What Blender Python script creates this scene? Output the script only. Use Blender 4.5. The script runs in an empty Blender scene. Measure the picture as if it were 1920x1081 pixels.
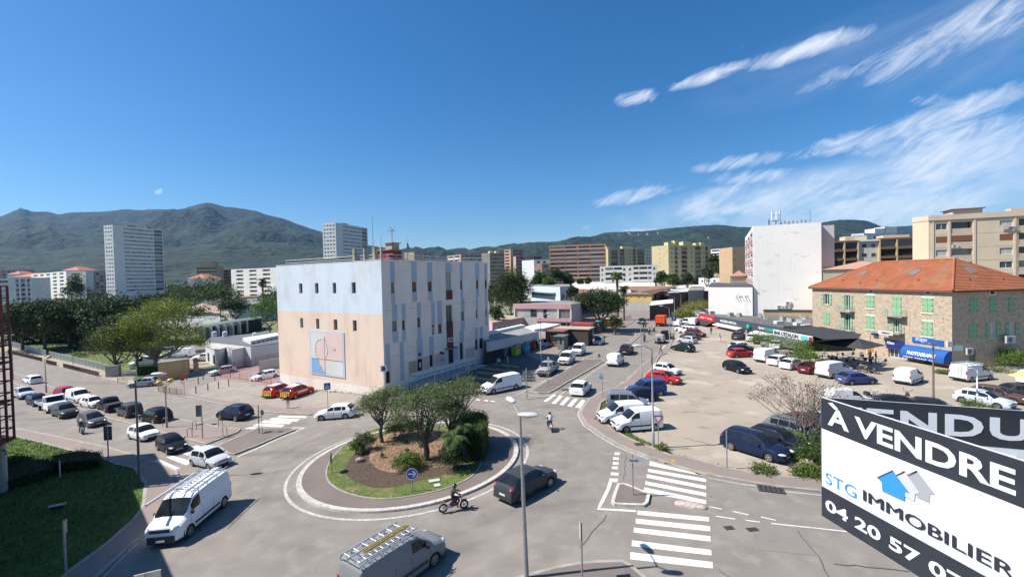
import bpy,bmesh,math,random
import numpy as np
from mathutils import Vector,Matrix
from math import sin,cos,pi,radians,sqrt,atan2,hypot
random.seed(7)
SC=bpy.context.scene
COL=SC.collection
# ---------------------------------------------------------------- camera
H0=13.8
FPX,PIT,ROL=847.4,0.0237017,-0.0227
_f=Vector((0,cos(PIT),-sin(PIT)));_u=Vector((0,sin(PIT),cos(PIT)));_r=Vector((1,0,0))
RT=_r*cos(ROL)+_u*sin(ROL);UP=-_r*sin(ROL)+_u*cos(ROL)
cd=bpy.data.cameras.new('camera');cam=bpy.data.objects.new('camera',cd);COL.objects.link(cam)
cam.matrix_world=Matrix(((RT.x,UP.x,-_f.x,0),(RT.y,UP.y,-_f.y,0),(RT.z,UP.z,-_f.z,H0),(0,0,0,1)))
cd.sensor_width=36;cd.lens=FPX/1920*36;cd.clip_start=0.1;cd.clip_end=20000
SC.camera=cam
# ---------------------------------------------------------------- sky, sun, exposure
SUN_EL,SH_AZ=radians(49.5),radians(5.0)
SC.view_settings.view_transform='Standard';SC.view_settings.look='None'
SC.view_settings.gamma=1;SC.view_settings.use_curve_mapping=False
SC.view_settings.exposure=0.7
sdir=Vector((-cos(SH_AZ)*cos(SUN_EL),-sin(SH_AZ)*cos(SUN_EL),sin(SUN_EL)))
sl=bpy.data.lights.new('sun','SUN');sl.energy=4.7;sl.angle=radians(0.53);sl.color=(1,.95,.87)
so=bpy.data.objects.new('sun',sl);COL.objects.link(so);so.rotation_euler=sdir.to_track_quat('Z','Y').to_euler()
world=bpy.data.worlds.new('World');SC.world=world;world.use_nodes=True
nt=world.node_tree;nt.nodes.clear()
def N(t,ty,**k):
 n=t.nodes.new(ty)
 for a,b in k.items():
  if a.startswith('i_'):
   n.inputs[int(a[2:])if a[2:].isdigit()else a[2:].replace('_',' ')].default_value=b
  else:setattr(n,a,b)
 return n
def math_(t,op,a,b=None,c=None,clamp=False):
 n=t.nodes.new('ShaderNodeMath');n.operation=op;n.use_clamp=clamp
 for i,v in enumerate((a,b,c)):
  if v is None:continue
  if isinstance(v,(int,float)):n.inputs[i].default_value=v
  else:t.links.new(v,n.inputs[i])
 return n.outputs[0]
sky=N(nt,'ShaderNodeTexSky',sky_type='NISHITA',sun_disc=False,sun_elevation=SUN_EL,sun_rotation=atan2(sdir.x,sdir.y),altitude=0,air_density=1.0,dust_density=0.6,ozone_density=3.2)
def rayd(x,y):return RT*(x-960)-UP*(y-540.5)+_f*FPX
def azel(x,y):
 d=rayd(x,y).normalized();return atan2(d.x,d.y),math.asin(d.z)
tc=N(nt,'ShaderNodeTexCoord');sep=N(nt,'ShaderNodeSeparateXYZ');nt.links.new(tc.outputs['Generated'],sep.inputs[0])
AZ=math_(nt,'ARCTAN2',sep.outputs[0],sep.outputs[1]);EL=math_(nt,'ARCSINE',sep.outputs[2])
def w_noise(scale,ang,stretch,detail=6,rough=.6,dist=0.0):
 a=math_(nt,'ADD',math_(nt,'MULTIPLY',AZ,cos(ang)),math_(nt,'MULTIPLY',EL,sin(ang)))
 b=math_(nt,'ADD',math_(nt,'MULTIPLY',AZ,-sin(ang)),math_(nt,'MULTIPLY',EL,cos(ang)))
 cv=nt.nodes.new('ShaderNodeCombineXYZ');nt.links.new(math_(nt,'MULTIPLY',a,stretch),cv.inputs[0]);nt.links.new(b,cv.inputs[1])
 n=N(nt,'ShaderNodeTexNoise');n.inputs['Scale'].default_value=scale;n.inputs['Detail'].default_value=detail
 n.inputs['Roughness'].default_value=rough;n.inputs['Distortion'].default_value=dist
 nt.links.new(cv.outputs[0],n.inputs['Vector']);return n.outputs[0]
n1=w_noise(9,radians(20),.42,10,.62,.9);n2=w_noise(34,radians(27),.3,9,.66,1.6)
# streaks: (x0,y0)-(x1,y1) in the photograph, half width in pixels, weight
clouds=[((1245,170),(1430,108),13,1.1),((1380,128),(1660,45),19,1.15),((1470,178),(1640,120),20,.8),((1590,130),(1720,85),16,.7),((1600,150),(1820,60),40,.85),((1720,90),(1940,5),50,.95),((1680,60),(1940,30),40,.55),((1155,190),(1238,174),14,1.0),((1285,318),(1500,284),15,1.0),((1480,292),(1700,240),22,1.0),((1640,262),(1940,160),30,1.1),((1560,285),(1930,225),34,.8),((1650,330),(1940,250),62,.9),((1330,335),(1520,322),17,.75),((1100,384),(1262,352),15,1.1),((1240,398),(1700,352),34,.8),((1500,402),(1940,372),46,1.05),((1290,380),(1420,350),22,.6),((1700,400),(1900,408),26,.9),((1570,380),(1640,392),22,.8),((1160,433),(1240,429),5,.95),((1090,428),(1108,425),7,.85),((292,361),(303,358),8,.9),((1390,90),(1400,86),8,.5),((1440,425),(1560,420),12,.7),((1180,345),(1300,352),12,.45),((1430,340),(1700,330),34,.5),((1280,70),(1540,62),20,.1),((1690,190),(1800,185),14,.5)]
acc=None
for(p,q,hw,wt)in clouds:
 a0,e0=azel(*p);a1,e1=azel(*q);ca,ce=(a0+a1)/2,(e0+e1)/2
 hl=hypot(a1-a0,e1-e0)/2*1.15+.004;an=atan2(e1-e0,a1-a0);hv=hw/847*cos(ca)**1.4*1.25
 da=math_(nt,'SUBTRACT',AZ,ca);de=math_(nt,'SUBTRACT',EL,ce)
 u=math_(nt,'MULTIPLY',math_(nt,'ADD',math_(nt,'MULTIPLY',da,cos(an)),math_(nt,'MULTIPLY',de,sin(an))),1/hl)
 v=math_(nt,'MULTIPLY',math_(nt,'ADD',math_(nt,'MULTIPLY',da,-sin(an)),math_(nt,'MULTIPLY',de,cos(an))),1/hv)
 r2=math_(nt,'ADD',math_(nt,'POWER',math_(nt,'ABSOLUTE',u),3.0),math_(nt,'MULTIPLY',v,v))
 g=math_(nt,'MULTIPLY',math_(nt,'SUBTRACT',1.0,r2,clamp=True),wt)
 acc=g if acc is None else math_(nt,'MAXIMUM',acc,g)
nz=math_(nt,'ADD',math_(nt,'MULTIPLY',n1,.48),math_(nt,'MULTIPLY',n2,.52))
cf=math_(nt,'MULTIPLY',math_(nt,'SUBTRACT',math_(nt,'ADD',math_(nt,'MULTIPLY',acc,.62),math_(nt,'MULTIPLY',nz,2.3)),1.46),1.7,clamp=True)
cf=math_(nt,'MULTIPLY',cf,math_(nt,'MULTIPLY',acc,2.5,clamp=True))
cf=math_(nt,'MULTIPLY',math_(nt,'POWER',cf,1.15),.78)
veil=None
for(p,hw,hh,wt)in(((1700,350),470,80,.5),((1850,60),260,80,.22),((1400,375),260,40,.5),((1560,110),260,60,.12)):
 ca,ce=azel(*p);u=math_(nt,'MULTIPLY',math_(nt,'SUBTRACT',AZ,ca),847/hw/cos(ca)**2*.8);v=math_(nt,'MULTIPLY',math_(nt,'SUBTRACT',math_(nt,'SUBTRACT',EL,ce),math_(nt,'MULTIPLY',math_(nt,'SUBTRACT',AZ,ca),.12)),847/hh/cos(ca)**.6)
 g=math_(nt,'MULTIPLY',math_(nt,'SUBTRACT',1.0,math_(nt,'ADD',math_(nt,'MULTIPLY',u,u),math_(nt,'MULTIPLY',v,v)),clamp=True),wt);veil=g if veil is None else math_(nt,'MAXIMUM',veil,g)
n4=w_noise(8,radians(14),.35,10,.68,1.4)
veil=math_(nt,'MULTIPLY',veil,math_(nt,'MULTIPLY',math_(nt,'SUBTRACT',n4,.36),3.6,clamp=True),clamp=True)
cf=math_(nt,'SUBTRACT',1,math_(nt,'MULTIPLY',math_(nt,'SUBTRACT',1,cf),math_(nt,'SUBTRACT',1,veil)),clamp=True)
hsv=N(nt,'ShaderNodeHueSaturation');hsv.inputs['Saturation'].default_value=1.26;hsv.inputs['Value'].default_value=1.0
skt=N(nt,'ShaderNodeMix',data_type='RGBA',blend_type='MULTIPLY');skt.inputs[0].default_value=1;skt.inputs[7].default_value=(.9,.98,1.06,1)
nt.links.new(sky.outputs[0],skt.inputs[6]);nt.links.new(skt.outputs[2],hsv.inputs['Color'])
mx=N(nt,'ShaderNodeMix',data_type='RGBA');nt.links.new(cf,mx.inputs[0]);nt.links.new(hsv.outputs[0],mx.inputs[6]);mx.inputs[7].default_value=(8.0,8.5,9.3,1)
bg=N(nt,'ShaderNodeBackground');bg.inputs[1].default_value=0.08;nt.links.new(mx.outputs[2],bg.inputs[0])
wo=N(nt,'ShaderNodeOutputWorld');nt.links.new(bg.outputs[0],wo.inputs[0])
# ---------------------------------------------------------------- ground shape and pixel-to-place helpers
def _sp(t):return 0.5*(t+sqrt(t*t+16))
def gz(X):return-0.05*(_sp(4-X)-_sp(-54-X))
def P(x,y,lift=0):
 d=rayd(x,y);t=(0-H0)/d.z
 for i in range(40):t=.5*t+.5*(gz(d.x*t)-H0)/d.z
 return Vector((d.x*t,d.y*t,gz(d.x*t)+lift))
def at(x,y,Y):
 d=rayd(x,y);t=Y/d.y;return Vector((d.x*t,Y,H0+d.z*t))
def ang_vp(x):
 return pi/2-math.atan((x-960)/847.4)
# ---------------------------------------------------------------- materials
MATS={}
def mat(name,col,rough=.7,metal=0,col2=None,scale=2.,detail=5,bump=0,bscale=30,coord='pos',lo=.35,hi=.65,coat=0,spec=.5,tint=False,dirt=None,stretch=(1,1,1),bdist=.02,emit=None):
 if name in MATS:return MATS[name]
 m=bpy.data.materials.new(name);m.use_nodes=True;t=m.node_tree;MATS[name]=m
 b=t.nodes['Principled BSDF'];b.inputs['Roughness'].default_value=rough;b.inputs['Metallic'].default_value=metal
 b.inputs['Coat Weight'].default_value=coat;b.inputs['Coat Roughness'].default_value=.06;b.inputs['Specular IOR Level'].default_value=spec
 def vec(st=(1,1,1)):
  if coord=='pos':o=N(t,'ShaderNodeNewGeometry').outputs['Position']
  else:o=N(t,'ShaderNodeTexCoord').outputs['Object']
  if st!=(1,1,1):
   mp=N(t,'ShaderNodeMapping');mp.inputs['Scale'].default_value=st;t.links.new(o,mp.inputs[0]);o=mp.outputs[0]
  return o
 base=None
 if tint:
  oi=N(t,'ShaderNodeObjectInfo');base=oi.outputs['Color']
 def mixc(f,a,bcol):
  n=N(t,'ShaderNodeMix',data_type='RGBA')
  t.links.new(f,n.inputs[0])
  for i,v in((6,a),(7,bcol)):
   if isinstance(v,tuple):n.inputs[i].default_value=(*v[:3],1)
   else:t.links.new(v,n.inputs[i])
  return n.outputs[2]
 def nz(sc,lo,hi,det=detail,st=stretch):
  n=N(t,'ShaderNodeTexNoise');n.inputs['Scale'].default_value=sc;n.inputs['Detail'].default_value=det
  t.links.new(vec(st),n.inputs['Vector'])
  r=N(t,'ShaderNodeMapRange');r.inputs[1].default_value=lo;r.inputs[2].default_value=hi;t.links.new(n.outputs[0],r.inputs[0]);return r.outputs[0]
 if col2:base=mixc(nz(scale,lo,hi),base or tuple(col),tuple(col2))
 if dirt:
  for(dc,dsc,dlo,dhi,*st)in dirt:base=mixc(nz(dsc,dlo,dhi,6,st[0]if st else(1,1,1)),base or tuple(col),tuple(dc))
 if base:t.links.new(base,b.inputs['Base Color'])
 else:b.inputs['Base Color'].default_value=(*col,1)
 if bump:
  n=N(t,'ShaderNodeTexNoise');n.inputs['Scale'].default_value=bscale;n.inputs['Detail'].default_value=4;t.links.new(vec(stretch),n.inputs['Vector'])
  bp=N(t,'ShaderNodeBump');bp.inputs['Strength'].default_value=bump;bp.inputs['Distance'].default_value=bdist
  t.links.new(n.outputs[0],bp.inputs['Height']);t.links.new(bp.outputs[0],b.inputs['Normal'])
 if emit:
  b.inputs['Emission Color'].default_value=(*emit,1);b.inputs['Emission Strength'].default_value=1
 return m
# ---------------------------------------------------------------- mesh builder
class MB:
 def __init__(s):s.v=[];s.f=[];s.m=[]
 def quad(s,a,b,c,d,m=0):
  n=len(s.v);s.v+=[tuple(a),tuple(b),tuple(c),tuple(d)];s.f.append((n,n+1,n+2,n+3));s.m.append(m)
 def poly(s,pts,m=0):
  n=len(s.v);s.v+=[tuple(p)for p in pts];s.f.append(tuple(range(n,n+len(pts))));s.m.append(m)
 def box(s,x0,y0,z0,x1,y1,z1,m=0,M=None):
  c=[(x0,y0,z0),(x1,y0,z0),(x1,y1,z0),(x0,y1,z0),(x0,y0,z1),(x1,y0,z1),(x1,y1,z1),(x0,y1,z1)]
  if M:c=[tuple(M@Vector(p))for p in c]
  n=len(s.v);s.v+=c
  for f in((0,3,2,1),(4,5,6,7),(0,1,5,4),(1,2,6,5),(2,3,7,6),(3,0,4,7)):s.f.append(tuple(n+i for i in f));s.m.append(m)
  return s
 def cbox(s,cx,cy,cz,sx,sy,sz,m=0,rz=0,rx=0,ry=0):
  M=Matrix.Translation((cx,cy,cz))@Matrix.Rotation(rz,4,'Z')@Matrix.Rotation(ry,4,'Y')@Matrix.Rotation(rx,4,'X')
  return s.box(-sx/2,-sy/2,-sz/2,sx/2,sy/2,sz/2,m,M)
 def tube(s,pts,r,n=8,m=0,cap=True):
  pts=[Vector(p)for p in pts];rs=r if isinstance(r,(list,tuple))else[r]*len(pts);base=len(s.v)
  prev=None
  for i,p in enumerate(pts):
   d=(pts[min(i+1,len(pts)-1)]-pts[max(i-1,0)]);d=d.normalized()if d.length>1e-9 else Vector((0,0,1))
   a=prev if prev is not None else(Vector((0,0,1))if abs(d.z)<.9 else Vector((1,0,0)))
   x=(a-d*a.dot(d));x=x.normalized()if x.length>1e-6 else d.orthogonal().normalized();y=d.cross(x);prev=x
   for k in range(n):
    q=2*pi*k/n;s.v.append(tuple(p+(x*cos(q)+y*sin(q))*rs[i]))
  for i in range(len(pts)-1):
   for k in range(n):
    a=base+i*n+k;b=base+i*n+(k+1)%n;s.f.append((a,b,b+n,a+n));s.m.append(m)
  if cap:
   s.f.append(tuple(base+k for k in range(n))[::-1]);s.m.append(m)
   s.f.append(tuple(base+(len(pts)-1)*n+k for k in range(n)));s.m.append(m)
  return s
 def lathe(s,prof,n=16,M=None,m=0):
  base=len(s.v)
  for(r,z)in prof:
   for k in range(n):
    p=Vector((r*cos(2*pi*k/n),r*sin(2*pi*k/n),z));s.v.append(tuple(M@p if M else p))
  for i in range(len(prof)-1):
   for k in range(n):
    a=base+i*n+k;b=base+i*n+(k+1)%n;s.f.append((a,b,b+n,a+n));s.m.append(m)
  return s
 def ell(s,c,r,n=10,k=6,m=0,M=None,rz=0):
  T=Matrix.Translation(c)@Matrix.Rotation(rz,4,'Z')@Matrix.Diagonal((*r,1));T=(M@T)if M else T
  return s.lathe([(max(1e-4,sin(pi*i/k)),-cos(pi*i/k))for i in range(k+1)],n,T,m)
 def prism(s,pts,z0,z1,m=0):
  n=len(pts);b=len(s.v);s.v+=[(x,y,z0)for x,y in pts]+[(x,y,z1)for x,y in pts]
  s.f.append(tuple(range(b,b+n))[::-1]);s.m.append(m);s.f.append(tuple(range(b+n,b+2*n)));s.m.append(m)
  for i in range(n):s.f.append((b+i,b+(i+1)%n,b+n+(i+1)%n,b+n+i));s.m.append(m)
  return s
 def mesh(s,name,mats,smooth=None):
  me=bpy.data.meshes.new(name);me.from_pydata(s.v,[],s.f)
  for mm in(mats if isinstance(mats,(list,tuple))else[mats]):me.materials.append(mm)
  if any(s.m):me.polygons.foreach_set('material_index',s.m)
  if smooth is not None:
   me.polygons.foreach_set('use_smooth',[True]*len(s.f))
   me.set_sharp_from_angle(angle=radians(smooth))
  me.update();return me
def link(name,me,parent=None,loc=None,rz=None,label=None,cat=None,group=None,kind=None,color=None):
 o=bpy.data.objects.new(name,me);COL.objects.link(o)
 if parent:o.parent=parent
 if loc is not None:o.location=loc
 if rz is not None:o.rotation_euler=(0,0,rz)
 if label:o['label']=label
 if cat:o['category']=cat
 if group:o['group']=group
 if kind:o['kind']=kind
 if color:o.color=(*color,1)
 return o
def part(name,mb,mats,parent,smooth=None,**k):return link(name,mb.mesh(name,mats,smooth),parent,**k)
def thing(name,label,cat,loc=(0,0,0),rz=0,group=None):return link(name,None,None,loc,rz,label,cat,group)
KIDS={}
def copy_tree(o,parent=None):
 c=o.copy();COL.objects.link(c)
 if parent:c.parent=parent
 for ch in list(o.children):copy_tree(ch,c)
 return c
def fastmesh(name,V,nper,mats,matidx=None):
 V=np.asarray(V,dtype=np.float32);n=len(V)//nper;me=bpy.data.meshes.new(name)
 me.vertices.add(len(V));me.vertices.foreach_set('co',V.ravel());me.loops.add(len(V));me.loops.foreach_set('vertex_index',np.arange(len(V),dtype=np.int32))
 me.polygons.add(n);me.polygons.foreach_set('loop_start',np.arange(n,dtype=np.int32)*nper)
 for mm in(mats if isinstance(mats,(list,tuple))else[mats]):me.materials.append(mm)
 if matidx is not None:me.polygons.foreach_set('material_index',np.asarray(matidx,dtype=np.int32))
 me.update(calc_edges=True);return me
_txt={}
def text_mesh(s,mats,bold=.0,depth=.0):
 c=bpy.data.curves.new('lettering','FONT');c.body=s;c.offset=bold;c.extrude=depth;c.align_x='LEFT';c.resolution_u=3
 o=bpy.data.objects.new('lettering',c);COL.objects.link(o);dg=bpy.context.evaluated_depsgraph_get()
 me=bpy.data.meshes.new_from_object(o.evaluated_get(dg));bpy.data.objects.remove(o)
 me.materials.clear();me.materials.append(mats)
 xs=[v.co.x for v in me.vertices];ys=[v.co.y for v in me.vertices]
 return me,min(xs),max(xs),min(ys),max(ys)
def text_on(parent,s,m,o,u,v,W,Hh,bold=.0,lift=.01,name='lettering',depth=0.0,italic=0):
 """flat lettering filling the W x Hh box whose lower left corner is o, along unit vectors u (reading direction) and v (up)"""
 me,x0,x1,y0,y1=text_mesh(s,m,bold,depth)
 u=Vector(u).normalized();v=Vector(v).normalized();n=u.cross(v);o=Vector(o)+n*lift
 for w in me.vertices:
  a=(w.co.x-x0)/(x1-x0)*W;b=(w.co.y-y0)/(y1-y0)*Hh
  w.co=o+u*(a+italic*b)+v*b+n*(w.co.z)
 me.update();return link(name,me,parent)
from mathutils.geometry import tessellate_polygon
# ================================================================ GROUND, ROADS, PAVEMENTS
A_=dict(coord='pos')
m_road=mat('asphalt',(.238,.208,.176),.9,col2=(.196,.172,.147),scale=.35,bump=.5,bscale=55,bdist=.01,dirt=[((.27,.238,.203),.9,.5,.72),((.15,.137,.125),.13,.56,.72,(1,2.2,1)),((.19,.172,.155),26,.56,.68),((.32,.29,.26),60,.62,.7)])
def ring_wear(m):
 t=m.node_tree;b=t.nodes['Principled BSDF'];src=b.inputs['Base Color'].links[0].from_socket;g=N(t,'ShaderNodeNewGeometry');sp=N(t,'ShaderNodeSeparateXYZ');t.links.new(g.outputs['Position'],sp.inputs[0])
 dx=math_(t,'SUBTRACT',sp.outputs[0],-8.34);dy=math_(t,'SUBTRACT',sp.outputs[1],36.34);r=math_(t,'SQRT',math_(t,'ADD',math_(t,'MULTIPLY',dx,dx),math_(t,'MULTIPLY',dy,dy)))
 tot=None
 for r0,w,k in((10.6,.45,.5),(12.4,.5,.6),(14.2,.6,.4),(11.5,2.6,.3)):
  q=math_(t,'MULTIPLY',math_(t,'SUBTRACT',1,math_(t,'ABSOLUTE',math_(t,'MULTIPLY',math_(t,'SUBTRACT',r,r0),1/w)),clamp=True),k);tot=q if tot is None else math_(t,'ADD',tot,q)
 n=N(t,'ShaderNodeTexNoise');n.inputs['Scale'].default_value=.5;n.inputs['Detail'].default_value=8;t.links.new(g.outputs['Position'],n.inputs['Vector'])
 f=math_(t,'MULTIPLY',tot,math_(t,'MULTIPLY',math_(t,'SUBTRACT',n.outputs[0],.32),2.2,clamp=True),clamp=True)
 mx_=N(t,'ShaderNodeMix',data_type='RGBA',blend_type='MULTIPLY');t.links.new(f,mx_.inputs[0]);t.links.new(src,mx_.inputs[6]);mx_.inputs[7].default_value=(.66,.65,.66,1)
 v=N(t,'ShaderNodeTexVoronoi');v.inputs['Scale'].default_value=.55;v.distance='EUCLIDEAN';v.feature='DISTANCE_TO_EDGE';nn=N(t,'ShaderNodeTexNoise');nn.inputs['Scale'].default_value=.9;nn.inputs['Detail'].default_value=6;t.links.new(g.outputs['Position'],nn.inputs['Vector']);va=N(t,'ShaderNodeVectorMath',operation='MULTIPLY_ADD');t.links.new(nn.outputs['Color'],va.inputs[0]);va.inputs[1].default_value=(2.2,2.2,0);t.links.new(g.outputs['Position'],va.inputs[2]);t.links.new(va.outputs[0],v.inputs['Vector'])
 n3=N(t,'ShaderNodeTexNoise');n3.inputs['Scale'].default_value=.11;n3.inputs['Detail'].default_value=3;t.links.new(g.outputs['Position'],n3.inputs['Vector'])
 fc=math_(t,'MULTIPLY',math_(t,'SUBTRACT',1,math_(t,'MULTIPLY',v.outputs['Distance'],55),clamp=True),math_(t,'MULTIPLY',math_(t,'SUBTRACT',n3.outputs[0],.52),5,clamp=True))
 m2=N(t,'ShaderNodeMix',data_type='RGBA',blend_type='MULTIPLY');t.links.new(fc,m2.inputs[0]);t.links.new(mx_.outputs[2],m2.inputs[6]);m2.inputs[7].default_value=(.78,.77,.76,1);t.links.new(m2.outputs[2],b.inputs['Base Color'])
ring_wear(m_road)
m_park=mat('worn_lot_surface',(.375,.318,.242),.95,col2=(.315,.27,.21),scale=.12,bump=.6,bscale=30,bdist=.02,dirt=[((.27,.236,.195),.5,.58,.7,(1,2.4,1)),((.46,.4,.31),.22,.55,.7),((.19,.165,.14),1.3,.66,.74,(.6,2.6,1)),((.29,.25,.21),18,.58,.7)])
m_pave=mat('reddish_pavement',(.255,.2,.172),.9,col2=(.225,.186,.162),scale=.6,bump=.4,bscale=50,bdist=.01,dirt=[((.29,.2,.16),.35,.58,.66),((.14,.12,.105),1.1,.62,.74),((.17,.14,.12),30,.58,.68)])
m_pave2=mat('dark_pavement',(.18,.145,.125),.9,col2=(.15,.123,.108),scale=.5,bump=.4,bscale=50,bdist=.01,dirt=[((.19,.155,.14),.6,.6,.72),((.1,.085,.075),24,.58,.68)])
m_kerb=mat('kerb_concrete',(.36,.33,.29),.9,col2=(.27,.245,.21),scale=1.5,bump=.4,bscale=40)
m_white=mat('road_paint',(.74,.72,.68),.8,col2=(.6,.58,.54),scale=2.5,dirt=[((.34,.32,.3),9,.62,.72),((.4,.38,.35),1.6,.66,.8)])
m_wornw=mat('worn_road_paint',(.52,.5,.46),.85,col2=(.36,.34,.31),scale=3,dirt=[((.24,.225,.2),8,.55,.66)])
m_yellow=mat('yellow_paint',(.42,.3,.08),.85,col2=(.3,.23,.1),scale=3,dirt=[((.2,.18,.13),8,.58,.7)])
m_earth=mat('dry_ground',(.2,.19,.13),.95,col2=(.1,.12,.06),scale=.02,bump=.3,bscale=3,dirt=[((.3,.27,.2),.05,.55,.65)])
m_grass=mat('lawn',(.12,.155,.035),.95,col2=(.08,.12,.022),scale=.6,bump=1,bscale=14,bdist=.06,dirt=[((.24,.2,.09),1.1,.53,.66),((.2,.15,.09),2.6,.6,.68),((.06,.1,.015),5,.56,.66)])
m_grassd=mat('long_grass',(.085,.15,.025),.95,col2=(.055,.105,.018),scale=.4,bump=1,bscale=12,bdist=.08,dirt=[((.14,.2,.035),1.2,.56,.7)])
m_sand=mat('sandy_path',(.36,.3,.22),.95,col2=(.3,.25,.19),scale=.4,bump=.3,bscale=20)
m_mulch=mat('bark_mulch',(.075,.048,.034),.95,col2=(.11,.075,.055),scale=6,bump=1,bscale=35,bdist=.05,dirt=[((.17,.12,.085),28,.6,.66)])
m_chips=mat('wood_chips',(.34,.215,.13),.95,col2=(.25,.15,.09),scale=5,bump=1,bscale=35,bdist=.05,dirt=[((.46,.32,.21),26,.57,.65),((.15,.09,.06),18,.6,.68)])
m_tile=mat('grey_metal_cover',(.09,.085,.08),.7,metal=.3,col2=(.06,.055,.05),scale=20)
def drape(bm,lift,step=1.5):
 xs=[v.co.x for v in bm.verts]
 x=max(min(xs),-66)
 while x<min(max(xs),12):
  bmesh.ops.bisect_plane(bm,geom=bm.verts[:]+bm.edges[:]+bm.faces[:],plane_co=(x,0,0),plane_no=(1,0,0));x+=step
 for v in bm.verts:v.co.z=gz(v.co.x)+lift
def bm2me(bm,name,m):
 me=bpy.data.meshes.new(name);bm.to_mesh(me);bm.free();me.materials.append(m);return me
def wp(pts):return[P(*p)for p in pts]
def sheet(name,pts,m,lift=.004,world_pts=False,parent=None,kind='structure',**k):
 w=pts if world_pts else wp(pts)
 bm=bmesh.new();q=[Vector((p[0],p[1],0))for p in w];vs=[bm.verts.new(p)for p in q]
 for t in tessellate_polygon([q]):
  try:bm.faces.new([vs[i]for i in t])
  except ValueError:pass
 drape(bm,lift)
 bm.normal_update()
 for f in bm.faces:
  if f.normal.z<0:f.normal_flip()
 return link(name,bm2me(bm,name,m),parent,kind=None if parent else kind,**k)
def densify(w,step=1.2,closed=True):
 out=[]
 n=len(w)
 for i in range(n if closed else n-1):
  a,b=Vector(w[i][:2]),Vector(w[(i+1)%n][:2]);k=max(1,int((b-a).length/step))
  out+=[a.lerp(b,j/k)for j in range(k)]
 if not closed:out.append(Vector(w[-1][:2]))
 return out
def smooth_pts(w,it=2,closed=True):
 w=[Vector(p[:2])for p in w]
 for _ in range(it):
  o=[]
  n=len(w)
  for i in range(n if closed else n-1):
   a,b=w[i],w[(i+1)%n];o+=[a*.75+b*.25,a*.25+b*.75]
  if not closed:o=[w[0]]+o+[w[-1]]
  w=o
 return w
def ribbon(name,w,width,m,lift=.012,parent=None,closed=False,gap=None,kind='structure',side=0,flat=True,h=0):
 """strip of given width along world line w; side -1/0/1 puts it left/centred/right"""
 w=densify(w,.8,closed);n=len(w);mb=MB();L=[]
 for i,p in enumerate(w):
  a=w[(i-1)%n]if closed or i else p;b=w[(i+1)%n]if closed or i<n-1 else p
  d=(b-a);d=d.normalized()if d.length>1e-9 else Vector((1,0));nn=Vector((-d.y,d.x))
  l=p+nn*width*(.5-side*.5);r=p-nn*width*(.5+side*.5);L.append((l,r))
 rng=range(n if closed else n-1);dist=0
 for i in rng:
  (l,r),(l2,r2)=L[i],L[(i+1)%n];seg=(w[(i+1)%n]-w[i]).length;dist+=seg
  if gap and(dist%(gap[0]+gap[1]))>gap[0]:continue
  q=[(p.x,p.y,gz(p.x)+lift)for p in(l,r,r2,l2)]
  mb.quad(*q)
  if h:
   for(u1,u2)in((q[0],q[3]),(q[1],q[2])):mb.quad((u1[0],u1[1],u1[2]-h),(u2[0],u2[1],u2[2]-h),u2,u1)
 return link(name,mb.mesh(name,m),parent,kind=None if parent else kind)
def area_ccw(w):return sum(w[i].x*w[(i+1)%len(w)].y-w[(i+1)%len(w)].x*w[i].y for i in range(len(w)))
def raised(name,pts,m,h=.13,kerb=.22,world_pts=False,mk=None,skip=None,**k):
 """a raised paved area: top sheet, and a kerb ring as a child (proud by 4 mm)"""
 w=[Vector(p[:2])for p in(pts if world_pts else wp(pts))]
 if area_ccw(w)<0:w=w[::-1]
 o=sheet(name,w,m,h,True,**k)
 kb=ribbon('kerb',w,kerb,mk or m_kerb,h+.006,parent=o,closed=True,side=-1+2*0,h=h+.05)
 return o
# base sheets
gm=MB();xs=sorted(set([-9000,-5000,-2500,-1200,-600,-300,-160]+[round(-70+i*1.5,2)for i in range(56)]+[20,60,200,600,1200,2500,5000,9000]));ys=[-60,0,60,200,600,1500,4000,6500]
for i in range(len(xs)-1):
 for j in range(len(ys)-1):
  a,b,c,d=xs[i],xs[i+1],ys[j],ys[j+1];gm.quad((a,c,gz(a)-.02),(b,c,gz(b)-.02),(b,d,gz(b)-.02),(a,d,gz(a)-.02))
link('ground',gm.mesh('ground',m_earth),kind='structure')
sheet('road',[(-175,-20),(95,-20),(95,40),(66,120),(52,200),(90,420),(60,420),(25,200),(-20,120),(-60,110),(-175,180)],m_road,.0,True)
# right: parking lot
sheet('parking_lot',[(1127,757),(1124,771),(1131,789),(1153,807),(1175,820),(1209,835),(1233,843),(1255,853),(1303,861),(1359,877),(1435,892),(1538,899),(1700,925),(1920,965),(2150,900),(2050,640),(1700,620),(1600,605),(1400,592),(1345,580),(1300,579),(1266,600),(1260,632),(1252,655),(1240,668),(1220,695),(1206,711),(1168,735),(1140,748)],m_park,.01)
kerbR=[(1226,667),(1201,687),(1175,714),(1153,727),(1131,733),(1102,750),(1089,769),(1086.6,776),(1098,796),(1127,816),(1153,832),(1176,843),(1220,859.5),(1249,869),(1282,880),(1323,891),(1388,903),(1459,915),(1538,923),(1700,950),(1920,990)]
inner=[(1920,962),(1700,926),(1538,899),(1435,892),(1359,877),(1303,861),(1255,853),(1233,843),(1209,835),(1175,820),(1153,807),(1131,789),(1124,771),(1127,757),(1140,748),(1168,735),(1206,711),(1220,695),(1238,668)]
raised('pavement',kerbR+inner,m_pave,.12)
sheet('verge',[(1127,757),(1124,771),(1131,789),(1153,807),(1175,820),(1209,835),(1233,843),(1255,853),(1262,850),(1244,838),(1210,827),(1178,810),(1160,797),(1139,782),(1133,771),(1136,760),(1150,750),(1175,742),(1185,735),(1168,735),(1140,748)],m_grass,.016)
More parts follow.
